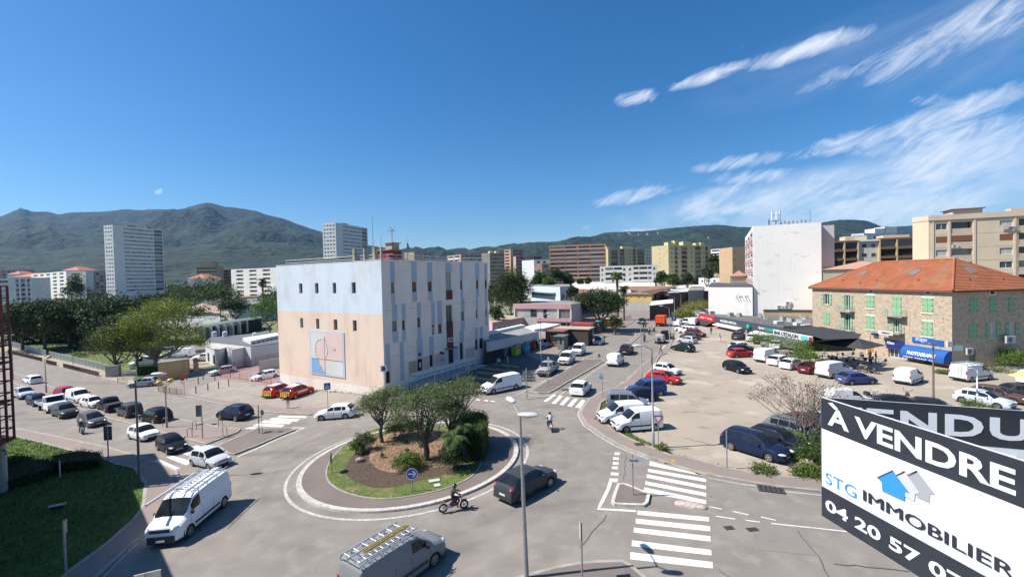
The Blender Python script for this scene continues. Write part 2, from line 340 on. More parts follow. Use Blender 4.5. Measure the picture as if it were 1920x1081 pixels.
raised('pavement',[(1226.7,666),(1250,647),(1257,635),(1262,612),(1266,600),(1270,600),(1267,616),(1263,636),(1256,652),(1247,664),(1238,667)],m_pave,.1)
# left of the street: paved strip and the hatched lot
raised('pavement',[(722,752),(770,748),(850,742),(905,737),(930,729),(971.7,718),(1003,702),(1054,656.7),(1090,640),(1120,629),(1160,615),(1185,606),(1192,598),(1180,592),(1110,596),(1060,604),(1000,625),(960,640),(900,640),(800,660),(722,700)],m_pave,.12)
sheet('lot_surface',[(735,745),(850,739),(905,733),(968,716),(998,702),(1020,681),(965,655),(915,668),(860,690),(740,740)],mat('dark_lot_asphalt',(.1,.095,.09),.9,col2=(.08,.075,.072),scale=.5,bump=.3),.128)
# medians and islands
island_a=raised('median_island',[(993,734.5),(1010,738),(1030,737.5),(1045,730),(1060,720),(1100,697.5),(1133,678),(1130,675),(1095,674),(1060,695),(1030,711.7)],m_pave2,.14)
raised('median_island',[(1150,664),(1157,660.5),(1186.7,642),(1214,619),(1224,611),(1219,610),(1196,625),(1180,640)],m_pave,.12)
raised('median_island',[(-60,676),(25,698),(60,711),(97,725),(150,741),(200,756),(260,769),(323,783),(417,802),(441,803),(452,805),(446,811),(386,834),(363,828),(300,811),(245,796),(156,770),(67,737),(23,717),(-60,698)],m_pave,.12)
raised('splitter_island',[(405,838),(440,822),(482,803.5),(520,803),(548,803),(554,807),(530,816),(480,838),(440,853),(425,852)],m_pave2,.14)
raised('splitter_island',[(1157.5,909),(1151,925),(1146,943),(1152,948.5),(1180,950),(1208,950.5),(1216,945),(1219.5,928),(1212,925),(1190,916),(1172,909)],m_pave2,.15,.2,mk=mat('painted_kerb',(.6,.57,.52),.85,col2=(.4,.37,.32),scale=4))
raised('traffic_island',[(940,1096),(985,1080.5),(1040,1065.5),(1090,1056.5),(1120,1054.5),(1167,1053.5),(1184,1062),(1208,1082),(1240,1115),(1235,1180),(1100,1240),(930,1190)],m_pave2,.14,.2)
# low rounded speed cushion between the crossings
cb=P(1295,948);q=P(1326,954)-P(1264,943)
cm_=MB();cm_.lathe([(1.0,0),(.99,.4),(.93,.8),(.8,1),(0.001,1)],24,Matrix.Diagonal((q.length/2,.34,.16,1)))
part('concrete_hump',cm_,mat('worn_white_stone',(.55,.5,.44),.9,col2=(.34,.24,.2),scale=7,bump=.6,bscale=20),None,40,loc=cb,rz=atan2(q.y,q.x),label='long low white and pink stained hump between the two zebra crossings',cat='traffic hump')
# roundabout
RC=Vector((-8.34,36.34));RR=8.55
def circ(c,r,n=72,r2=None):return[Vector((c[0]+r*cos(2*pi*i/n),c[1]+(r2 or r)*sin(2*pi*i/n)))for i in range(n)]
rb=sheet('roundabout_apron',circ(RC,RR),m_pave2,.13,True)
ribbon('kerb',circ(RC,RR+.02),.36,mat('white_kerb',(.58,.55,.5),.85,col2=(.42,.39,.35),scale=3),.15,parent=rb,closed=True,side=-1,h=.2)
ribbon('edge_line',circ(RC,RR+.75),.22,m_wornw,.012,closed=True)
# small raised ribs on the white kerb
rm=MB()
for i in range(190):
 a=2*pi*i/190;x,y=RC.x+(RR-.15)*cos(a),RC.y+(RR-.15)*sin(a)
 rm.cbox(x,y,gz(x)+.158,.3,.17,.014,0,a)
part('kerb_ribs',rm,MATS['white_kerb'],rb,kind='stuff')
gpx=[(611,893),(616,907),(633,920),(660,931),(697,938),(735,938),(775,933),(815,925),(850,914),(880,900),(900,880),(905,855),(890,825),(860,805),(800,795),(745,797),(700,806),(660,826),(630,852),(615,873)]
gr=smooth_pts(wp(gpx),1)
sheet('roundabout_lawn',gr,m_grass,.145,True)
ribbon('lawn_edging',gr,.12,m_kerb,.17,closed=True,h=.05)
sheet('mulch_bed',smooth_pts(wp([(643,886),(655,900),(680,913),(710,919),(740,916),(775,907),(810,897),(850,890),(880,872),(880,840),(850,815),(800,806),(745,806),(700,822),(660,855)]),1),m_mulch,.153,True)
sheet('wood_chip_bed',smooth_pts(wp([(690,865),(705,882),(735,890),(775,890),(810,880),(835,878),(845,850),(838,830),(805,812),(760,808),(715,818),(697,838)]),1),m_chips,.161,True)
# far side of the left road
raised('pavement',[(-80,640),(19,664),(80,679.5),(107,688),(119,690.5),(186,708),(240,721),(252,722),(285,716),(330,706),(396,697),(393,693),(330,700),(270,709),(238,704),(212,700),(137,681),(87,669),(19,650),(-80,628)],m_sand,.12)
raised('pavement',[(289,731),(300,737.5),(345,743.5),(411,757.5),(480,770),(520,775),(580,778),(640,771),(700,764),(735,757),(722,740),(527,724),(412,709),(400,712),(345,720),(318,726)],m_pave,.12)
sheet('lot_surface',[(351,737),(360,742),(420,752),(500,763),(560,768),(620,764),(700,752),(722,742),(527,725),(414,712),(385,722),(362,728)],mat('fire_lot_asphalt',(.31,.27,.232),.92,col2=(.26,.228,.196),scale=.3,bump=.4,dirt=[((.2,.175,.15),.8,.57,.7),((.22,.19,.165),14,.58,.68)]),.128)
sheet('lot_surface',[(414,711),(527,729),(530,690),(470,690),(415,702)],mat('pink_paving',(.3,.2,.17),.9,col2=(.24,.17,.15),scale=.5,bump=.3),.135)
sheet('verge',[(251,719),(330,704),(330,695),(300,697),(262,703),(250,710)],m_grassd,.135)
sheet('verge',[(330,704),(440,690),(480,683),(440,680),(330,695)],m_grassd,.02)
sheet('park_lawn',[(-120,640),(-80,627),(19,649),(87,668),(137,680),(212,699),(236,703),(262,698),(300,694),(330,690),(300,640),(250,606),(100,600),(-120,590)],m_grass,.02)
sheet('school_lawn',[(370,652),(530,628),(530,600),(460,604),(420,612),(370,630)],mat('dry_lawn',(.23,.2,.07),.95,col2=(.13,.15,.04),scale=.12,bump=.3),.022)
sheet('school_yard',[(300,694),(430,690),(527,672),(527,655),(400,660),(330,672),(290,680)],m_sand,.026)
sheet('school_lawn',[(300,690),(527,668),(527,664),(430,676),(380,684)],mat('dry_lawn',(.2,.2,.07)),.03)
# bottom left
kerbL=[(-30,795),(57,808),(100,817),(200,838),(250,853),(300,869),(332,884),(341,903),(330,938),(303,976),(285,996),(250,1021),(187,1081),(90,1170)]
lawnL=[(70,1130),(125,1074),(200,1019),(250,974),(265,951),(270,911),(250,880),(215,872),(190,862),(135,847.5),(75,831),(27,820),(-60,806)]
raised('pavement',kerbL+[(40,1180)]+lawnL,m_pave,.13)
sheet('lawn',lawnL+[(-400,830),(-300,1300),(30,1180)],m_grassd,.10)
# ---------------------------------------------------------------- painted markings
def marks(name,quads,m,lift=.006):
 for q in quads:
  w=[P(*p)for p in q];mb=MB();mb.quad(*[(p.x,p.y,gz(p.x)+lift)for p in w]);link(name,mb.mesh(name,m),kind='structure')
def Z(ox,oy,s,quads):return[[(ox+x/s,oy+y/s)for x,y in q]for q in quads]
marks('zebra_stripe',Z(1100,830,4.174,[[(495,140),(490,175),(880,250),(905,250)],[(480,200),(478,225),(935,305),(935,280)],[(470,243),(470,270),(935,362),(935,335)],[(462,298),(458,325),(935,418),(935,390)],[(450,345),(445,378),(935,478),(935,447)],[(400,527),(395,560),(958,613),(958,580)],[(385,590),(383,628),(968,690),(965,650)],[(370,660),(367,698),(970,770),(968,728)],[(355,760),(352,805),(978,878),(975,835)],[(343,852),(340,908),(988,980),(985,930)]]),m_white)
marks('give_way_dash',Z(1100,830,4.174,[[(220,72),(217,92),(257,94),(260,74)],[(210,110),(207,130),(251,132),(253,112)],[(205,148),(203,168),(248,170),(250,150)],[(200,182),(197,202),(243,204),(245,184)],[(190,228),(187,250),(247,254),(250,232)],[(180,275),(177,303),(240,306),(244,280)]]),m_white)
marks('zebra_stripe',Z(1020,660,4.503,[[(-5,412),(25,415),(105,360),(80,352)],[(62,432),(97,435),(160,370),(130,365)],[(130,441),(165,447),(220,382),(190,378)],[(195,453),(232,460),(287,395),(257,388)],[(262,465),(305,470),(350,408),(320,400)]]),m_white)
marks('zebra_stripe',Z(480,640,4,[[(180,553),(382,560),(375,573),(155,565)],[(125,570),(330,581),(305,598),(92,587)],[(62,590),(270,600),(250,617),(28,607)],[(18,612),(215,622),(192,641),(-28,632)],[(-40,640),(158,647),(135,660),(-90,652)]]),m_white)
marks('zebra_stripe',Z(0,811,4,[[(1150,212),(1190,196),(1350,265),(1300,282)],[(1245,182),(1300,172),(1450,215),(1395,242)],[(1360,152),(1420,142),(1560,190),(1500,205)],[(1430,105),(1475,92),(1600,135),(1550,148)]]),m_white)
def line(pts,w=.14,m=None,gap=None,lift=.010):return ribbon('lane_line',wp(pts),w,m or m_wornw,lift,gap=gap)
line([(1143,668),(1190,632.5),(1192,618),(1189,617)],.16);line([(1031,737),(1062,716),(1137,676)],.14)
line([(1045,743),(1138,679.5),(1128,675)],.16);line([(967,741),(1030,709),(1095,671),(1105,669)],.16);line([(1157,664),(1190,642),(1222,614)],.14)
line([(1226,669),(1201,689),(1176,716),(1153,730),(1131,735),(1102,751),(1086,769),(1083.5,776),(1094,797),(1124,818),(1151,834),(1175,845),(1216,860)],.16)
line([(1327,895),(1388,907),(1429,912)],.14);line([(1471,921),(1538,928),(1700,956)],.14)
line([(1145.5,899),(1141,915),(1122,953.5),(1193,957.5)],.22,m_white)
line([(571,802),(525,820),(480,841),(445,856)],.14,m_white);line([(548,801),(571,802)],.16,m_white)
line([(978,736),(1000,741),(1031,742.5),(1047,733)],.14)
for a in([(1330,949),(1354,954)],[(1374,958),(1404,964.5)],[(1342,967),(1378,972.5)],[(1398,974.5),(1425,978)],[(1427,968.5),(1454.5,974.5)],[(1446,980.5),(1580,995),(1700,1010)]):line(a,.1,m_white)
line([(57,810),(100,819.5),(200,841),(250,856),(300,872)],.14,m_white);line([(283,1000),(250,1024),(195,1080),(140,1150)],.12)
line([(414,850),(450,838),(520,809),(560,796)],.1,m_yellow)
line([(1265,644),(1212,678),(1160,722)],.1,gap=(3,1.5));line([(1100,664),(1150,630),(1188,607)],.12,gap=(1.6,3.5));line([(1126,664),(1164,632)],.12,gap=(1.2,5))
line([(1248,646),(1238,656),(1228,666)],.14,m_white)
marks('give_way_dash',Z(480,640,4,[[(1655,430),(1690,434),(1682,442),(1650,438)],[(1715,436),(1745,440),(1738,448),(1708,444)],[(1763,441),(1793,445),(1788,452),(1756,448)]]),m_white)
# yellow zigzag bays in the shaded lot by the tall building
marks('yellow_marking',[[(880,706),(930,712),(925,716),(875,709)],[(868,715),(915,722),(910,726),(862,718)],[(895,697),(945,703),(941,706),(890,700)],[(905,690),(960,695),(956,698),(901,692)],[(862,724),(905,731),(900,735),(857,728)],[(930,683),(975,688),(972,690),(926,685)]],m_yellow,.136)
marks('yellow_marking',Z(1100,830,4.174,[[(500,118),(545,135),(548,142),(505,125)],[(600,152),(700,178),(695,186),(598,160)],[(840,232),(880,245),(878,252),(838,240)],[(940,236),(995,248),(993,266),(938,254)],[(655,140),(690,135),(705,160),(665,168)]]),m_yellow,.131)
def cover(px,py,w,l,name='drain_cover',lift=.012,rz=.1):
 p=P(px,py);mb=MB();mb.cbox(0,0,0,w,l,.02)
 for i in range(5):mb.cbox((i-2)*w/5.5,0,.012,w/14,l*.8,.01,1)
 part(name,mb,[m_tile,mat('cover_slot',(.02,.02,.02))],None,loc=(p.x,p.y,gz(p.x)+lift),rz=rz,label=COVER[len(_cv)],cat='drain cover');_cv.append(1)
_cv=[]
COVER=['square grey drain cover in the pavement left of the tall lamp by the parking lot','small drain cover in the pavement beside the white parked vans','wide iron storm drain grate at the kerb edge near the for sale sign','left of two small square covers in the road right of the zebra crossing','right of two small square covers in the road right of the zebra crossing','dark metal cover set in the left traffic island beside the bike hoops','dark cover in the road surface near the white hatchback on the crossing']
cover(1199,835,.75,.6,lift=.132);cover(1119.5,786.5,.5,.4,lift=.132);cover(1445,917,1.5,.9,lift=.05,rz=-.35);cover(1367,989,.5,.35);cover(1411,992,.6,.35);cover(503,812,.8,.7,lift=.15);cover(1060,730.5,.8,.8)
# cracks and dark patches that give the road its age
mcr=mat('tar_crack',(.1,.09,.08),.8)
def crack(pts,w=.05):
 w0=densify(wp(pts),.5,False);w1=[Vector((p.x+random.uniform(-.12,.12),p.y+random.uniform(-.12,.12)))for p in w0]
 ribbon('tar_crack',w1,w,mcr,.014)
crack([(1138,963),(1120,985),(1104,1012),(1090,1023)]);crack([(1498,995),(1535,1050),(1560,1085)]);crack([(1174,850),(1170,900)],.035);crack([(1560,1055),(1700,1070)],.06)
crack([(1345,1068),(1365,1080),(1385,1110)],.05);crack([(430,890),(480,893),(540,880)],.03);crack([(945,880),(935,905)],.03)
def pothole(x,y,r,c=0):
 p=P(x,y);pts=[(p.x+r*cos(q)*random.uniform(.6,1.2)*1.6,p.y+r*sin(q)*random.uniform(.5,1.1))for q in[2*pi*k/11 for k in range(11)]];sheet('worn_patch',pts,[mat('pothole_dirt',(.24,.2,.155),.95,col2=(.33,.28,.22),scale=3),mat('patched_tar',(.3,.262,.212),.95,col2=(.25,.22,.185),scale=2)][c],.016,True)
for a in((1302,758,.35),(1310,733,.3),(1327,746,.55,1),(1318,801,.4),(1345,722,.3),(1280,712,.3),(1311,696,.25),(1350,700,.3,1),(1296,771,.5,1),(1335,690,.2),(1371,735,.3),(1335,775,.6,1),(1290,685,.4,1),(1400,712,.5,1)):pothole(*a)
for a in([(1290,748),(1310,756),(1335,759)],[(1318,742),(1345,747)],[(1305,703),(1350,712),(1390,708)],[(1240,672),(1300,690),(1370,684)],[(1280,820),(1340,835),(1380,830)]):crack(a,.08)
0 and sheet('tar_patch',[(1100,905),(1160,875),(1180,905),(1120,935)],mat('road_repair',(.22,.2,.178),.92,col2=(.18,.163,.146),scale=1),.003)
sheet('tar_patch',[(1400,960),(1500,975),(1530,1040),(1420,1030)],mat('road_repair_dark',(.2,.18,.158),.92,col2=(.222,.2,.175),scale=.8),.003)
0 and sheet('tyre_darkened_lane',[(860,1010),(940,990),(1040,950),(1080,900),(1085,850),(1100,850),(1105,900),(1060,965),(960,1015),(870,1040)],mat('tyre_polish',(.205,.186,.165),.88,col2=(.235,.212,.188),scale=.5),.003)
# ================================================================ VEHICLES
m_paint=mat('car_paint',(.5,.5,.5),.5,tint=True,coat=.35,spec=.04,dirt=[((.12,.115,.1),3,.7,1.3)],coord='obj')
m_gl=mat('dark_glass',(.01,.013,.016),.04,coat=0,spec=.42,col2=(.02,.023,.026),scale=1.5,coord='obj')
m_plas=mat('black_plastic',(.028,.028,.03),.6)
m_tyre=mat('tyre_rubber',(.022,.022,.022),.85)
m_rim=mat('alloy_rim',(.42,.43,.44),.35,metal=.7)
m_chrome=mat('chrome',(.6,.6,.62),.2,metal=1)
m_head=mat('headlamp_glass',(.55,.57,.6),.15,coat=1,spec=.8)
m_tail=mat('tail_lamp_red',(.36,.012,.012),.25,coat=.6)
m_plate=mat('plate_white',(.65,.65,.6),.5)
m_seam=mat('door_gap',(.02,.02,.02),.9)
m_alu=mat('aluminium',(.6,.61,.62),.4,metal=.6)
def interp(tab,x):
 if x<=tab[0][0]:return tab[0][1]
 for(a,b),(c,d)in zip(tab,tab[1:]):
  if x<=c:
   return b+(d-b)*(x-a)/(c-a)
 return tab[-1][1]
_wh={}
def wheel_meshes(r,w):
 if(r,w)in _wh:return _wh[(r,w)]
 T=MB();Mx=Matrix.Rotation(pi/2,4,'X')
 T.lathe([(r*.62,-w/2+.01),(r*.9,-w/2),(r,-w/2+.04),(r,w/2-.04),(r*.9,w/2),(r*.62,w/2-.01)],20,Mx)
 R=MB();R.lathe([(r*.66,w/2-.02),(r*.62,w/2+.0),(r*.58,w/2-.045),(.001,w/2-.06)],20,Mx@Matrix.Rotation(pi,4,'X'),1)
 R.lathe([(r*.68,w/2-.03),(r*.66,w/2+.012),(r*.58,w/2+.012),(r*.56,w/2-.04)],20,Mx@Matrix.Rotation(pi,4,'X'))
 for k in range(5):
  a=2*pi*k/5;M=Matrix.Rotation(a,4,'Y');R.box(.03,w/2-.05,-r*.09,r*.6,w/2+.004,r*.09,0,M)
 R.lathe([(r*.16,w/2-.04),(r*.13,w/2+.015),(.001,w/2+.015)],10,Mx@Matrix.Rotation(pi,4,'X'))
 _wh[(r,w)]=(T.mesh('wheel',m_tyre,40),R.mesh('rim',[m_rim,m_plas],40));return _wh[(r,w)]
def vehicle_proto(name,cat,L,W,H,wb,fo,prof,belt,win,r=.31,gap=.2,roofw=.74,rear_glass=True,flat_rear=False,van=False,doors=(),cladding=False,white_roof=None,panel=False,noseround=.12,bed=None,tailz=.85,headz=.66,head=(.22,.17,.09),spare=False,rack=False,grille=True):
 """prof: [(x from nose, height of upper outline)], belt: window line height, win: [(x0,x1)] side windows, windscreen = (a,b), rear glass = (c,d) distances from nose"""
 root=thing(name,None,cat)
 root['half_w']=W/2;root['front_axle']=L/2-fo;root['rear_axle']=L/2-fo-wb
 ws,rw=win['ws'],win['rw'];sides=win['side']
 xa,xb=fo,fo+wb;R=r+.06
 st=set([0.0,.03,.08,.16,.3,.5,L-.5,L-.25,L-.1,L-.04,L])
 for p in prof:st.add(p[0])
 for c in(xa,xb):
  for k in range(-5,6):st.add(c+R*sin(k*pi/10))
  st.add(c-R-.015);st.add(c+R+.015)
 for a,b in sides+[ws]+([rw]if rw else[]):st.add(a);st.add(b)
 for d in doors:st.add(d);st.add(d+.022)
 x=.6
 while x<L-.6:st.add(round(x,2));x+=.34
 S=sorted(s for s in st if 0<=s<=L);S2=[S[0]]
 keep=set(round(v,4)for a,b in sides+[ws]+([rw]if rw else[])for v in(a,b))|set(round(d,4)for d in doors)|set(round(d+.022,4)for d in doors)
 for s in S[1:]:
  if s-S2[-1]>.019 or round(s,4)in keep:S2.append(s)
 S=S2
 def ring(x):
  zt=interp(prof,x);e=min(x,L-x)
  k=1-.17*max(0,1-x/.55)**2.2-(.05 if flat_rear else.12)*max(0,1-(L-x)/.4)**2.2
  w=W/2*k;zb=gap+.06*max(0,1-e/.5)
  for c in(xa,xb):
   if abs(x-c)<R:zb=max(zb,r+sqrt(max(0,R*R-(x-c)**2)))
  s=min(belt,zt-.035);g=max(0,zt-s-.03);t=min(1,g/.25)
  bulge=s*.55+.05
  zz=[zb,max(zb,gap+.12),max(zb,bulge),max(zb,s-.13),max(zb,s)]
  yb=w*(.965 if g>.1 else.95-.10*(1-t));wr=W/2*roofw*(1-.06*max(0,1-(x-ws[1])/.5)if x>ws[0]else 1)*(k if flat_rear else 1-.07*max(0,1-(L-x)/.7))
  f=min(1,g/max(.05,H-belt-.03));yt=yb+(wr-yb)*f if g>.02 else yb*.93
  cr=.045 if g>.1 else.03
  pts=[(0,zz[0]),(w*.93,zz[0]),(w*.985,zz[1]),(w,zz[2]),(w*.992,zz[3]),(yb,zz[4]),(yb+(yt-yb)*.10,s+g*.12),(yb+(yt-yb)*.88,s+g*.88),(yt*.965,s+g*1.0+.012),(yt*.80,zt-.012+cr*.3),(yt*.4,zt+cr*.85),(0,zt+cr)]
  return pts
 RG=[ring(x)for x in S];nr=len(RG[0])
 parts={}
 def vert(i,j,sg):y,z=RG[i][j];return(L/2-S[i],y*sg,z)
 def add(key,q,mi=0):
  mb,idx=parts.setdefault(key,(MB(),{}));ids=[]
  for v in q:
   kk=(round(v[0],4),round(v[1],4),round(v[2],4))
   if kk not in idx:idx[kk]=len(mb.v);mb.v.append(v)
   if idx[kk]not in ids:ids.append(idx[kk])
  if len(ids)>=3:mb.f.append(tuple(ids));mb.m.append(mi)
 def within(i,a,b):m=(S[i]+S[i+1])/2;return a<m<b
 for i in range(len(S)-1):
  for sg in(1,-1):
   for j in range(nr-1):
    key,mi='body',0
    if j in(6,)and any(within(i,a,b)for a,b in sides):key='side_window'
    elif j in(9,10)and within(i,*ws):key='windscreen'
    elif j in(9,10)and rw and within(i,*rw)and rear_glass:key='rear_window'
    elif j==8 and(within(i,*ws)or(rw and rear_glass and within(i,*rw))):key='windscreen' if within(i,*ws)else 'rear_window'
    elif 1<=j<=4 and any(d<(S[i]+S[i+1])/2<d+.022 for d in doors):mi=1
    elif j<=1 and cladding:mi=1
    elif j==0:mi=1
    if key=='side_window':key='side_window'+('L' if sg>0 else 'R')
    q=[vert(i,j,sg),vert(i+1,j,sg),vert(i+1,j+1,sg),vert(i,j+1,sg)]
    add(key,q if sg<0 else q[::-1],mi)
 for i,fl in((0,1),(len(S)-1,0)):
  for j in range(nr-1):
   key,mi='body',0
   if j==0:continue
   a,b,c,d=vert(i,j,1),vert(i,j+1,1),vert(i,j+1,-1),vert(i,j,-1)
   if not fl and flat_rear and j in(6,)and rear_glass:key='rear_window'
   if j<=1 and cladding:mi=1
   add(key,[a,b,c,d]if fl else[d,c,b,a],mi)
  mb_b=parts['body'][0]
 for key,(mb,idx)in parts.items():
  if key=='body':o=part('body',mb,[m_paint,m_seam],root,38);o['tint']=1
  else:part(key.rstrip('LR'),mb,m_gl,root,38)
 ub=MB();ub.box(-L/2+.25,-W/2+.16,gap-.02,L/2-.3,W/2-.16,max(.55,belt-.35));part('underbody',ub,m_seam,root)
 tm,rm_=wheel_meshes(round(r,3),.22 if r<.34 else.25)
 for x in(xa,xb):
  for sg in(1,-1):
   wv=link('wheel',tm,root,(L/2-x,sg*(W/2-.135),r));rv=link('rim',rm_,wv)
   if sg<0:wv.rotation_euler=(0,0,pi)
 hl,hw_,hh=head
 for sg in(1,-1):
  m_=MB();m_.ell((L/2-.13,sg*(W/2*.83-hw_*.6),headz),(hl,hw_,hh),10,6,rz=-sg*.45);part('headlight',m_,m_head,root,60)
  m_=MB()
  if flat_rear:m_.cbox(-L/2+.04,sg*(W/2*.93-.05),tailz,.11,.13,.34 if van else.26)
  else:m_.ell((-L/2+.17,sg*(W/2*.82-.02),tailz),(.17,.16,.1),10,6,rz=sg*.4)
  part('tail_light',m_,m_tail,root,60)
  m_=MB();mx_=L/2-(ws[0]+(ws[1]-ws[0])*(.62 if not van else.5));m_.ell((mx_,sg*(W/2+.07),belt+.07),(.07,.11,.075 if not van else.14),8,6)
  o=part('mirror',m_,m_plas if van else m_paint,root,60)
  if not van:o['tint']=1
 m_=MB();m_.cbox(-L/2-.012,0,min(.62,tailz-.18),.02,.5,.11);part('number_plate',m_,m_plate,root);m_=MB();m_.cbox(L/2+(.075 if van else.012),0,.42,.02,.5,.11);part('number_plate',m_,m_plate,root)
 if grille:
  m_=MB();m_.cbox(L/2-.0,0,headz-.03,.06,W*.42,.1);m_.cbox(L/2+.0,0,gap+.14,.05,W*.5,.16);part('grille',m_,m_plas,root)
 if van:
  m_=MB();m_.cbox(L/2+.01,0,headz-.02,.05,W*.56,.2);part('grille',m_,m_plas,root);m_=MB();[m_.cbox(L/2+.04,0,headz-.06+k*.09,.03,W*.54,.025)for k in range(2)];part('grille_bar',m_,m_chrome,root)
  m_=MB();[m_.cbox(0,s*(W/2+.004),gap+.36,wb*.72,.02,.12)for s in(1,)];part('side_strip',m_,m_plas,root);m_=MB();m_.cbox(0,-(W/2+.004),gap+.36,wb*.72,.02,.12);part('side_strip',m_,m_plas,root)
 if cladding or van:
  m_=MB();m_.prism([(L/2+.06,-W*.36),(L/2+.06,W*.36),(L/2-.16,W*.455),(L/2-.5,W*.5),(L/2-.5,W*.4),(L/2-.5,-W*.4),(L/2-.5,-W*.5),(L/2-.16,-W*.455)],gap+.02,gap+(.42 if H>2.2 else.3));part('bumper',m_,m_plas,root);m_=MB();m_.cbox(-L/2+.02,0,gap+.16,.1,W*.9,.2);part('bumper',m_,m_plas,root)
 hd=MB()
 for sg in(1,-1):
  for d in doors[1:]:hd.cbox(L/2-d+.14,sg*W/2*.985,belt-.13,.16,.03,.03)
 if hd.v and not panel:part('door_handle',hd,m_paint,root)['tint']=1
 if spare:
  m_=MB();Mx=Matrix.Translation((-L/2-.06,0,.95))@Matrix.Rotation(pi/2,4,'Y');m_.lathe([(.001,-.1),(.3,-.1),(.33,-.05),(.33,.07),(.3,.1),(.2,.08),(.001,.08)],20,Mx);part('spare_wheel',m_,m_tyre,root,40)
 if rack:
  m_=MB();zr=H+.05
  for sg in(1,-1):m_.tube([(L/2-ws[1]-.3,sg*W*.3,zr),(-L/2+.45,sg*W*.3,zr-.03)],.02,6)
  part('roof_rail',m_,m_chrome,root)
 if bed:
  m_=MB();m_.box(L/2-bed[1],-W/2+.14,bed[2]-.05,L/2-bed[0],W/2-.14,bed[2]+.05);part('bed_cover',m_,m_plas,root)
  m_=MB()
  for sg in(1,-1):m_.tube([(L/2-bed[0]-.05,sg*(W/2-.2),bed[2]),(L/2-bed[0]-.15,sg*(W/2-.3),bed[2]+.5)],.03,6)
  m_.tube([(L/2-bed[0]-.15,-(W/2-.3),bed[2]+.5),(L/2-bed[0]-.15,(W/2-.3),bed[2]+.5)],.03,6);part('roll_bar',m_,m_plas,root)
 return root
def car_prof(L,H,hz,wb0,wt,rr,rb,tz,nz=.62):
 return[(0,nz-.06),(.08,nz+.06),(.35,hz-.1),(wb0-.25,hz-.02),(wb0,hz+.01),((wb0+wt)/2,hz+(H-hz)*.56),(wt,H-.045),(wt+.35,H-.01),((wt+rr)/2,H),(rr-.3,H-.035),(rr,H-.07),((rr+rb)/2,(H-.07+tz)/2+.05),(rb,tz),(L-.04,tz-.06),(L,tz-.24)]
PR={}
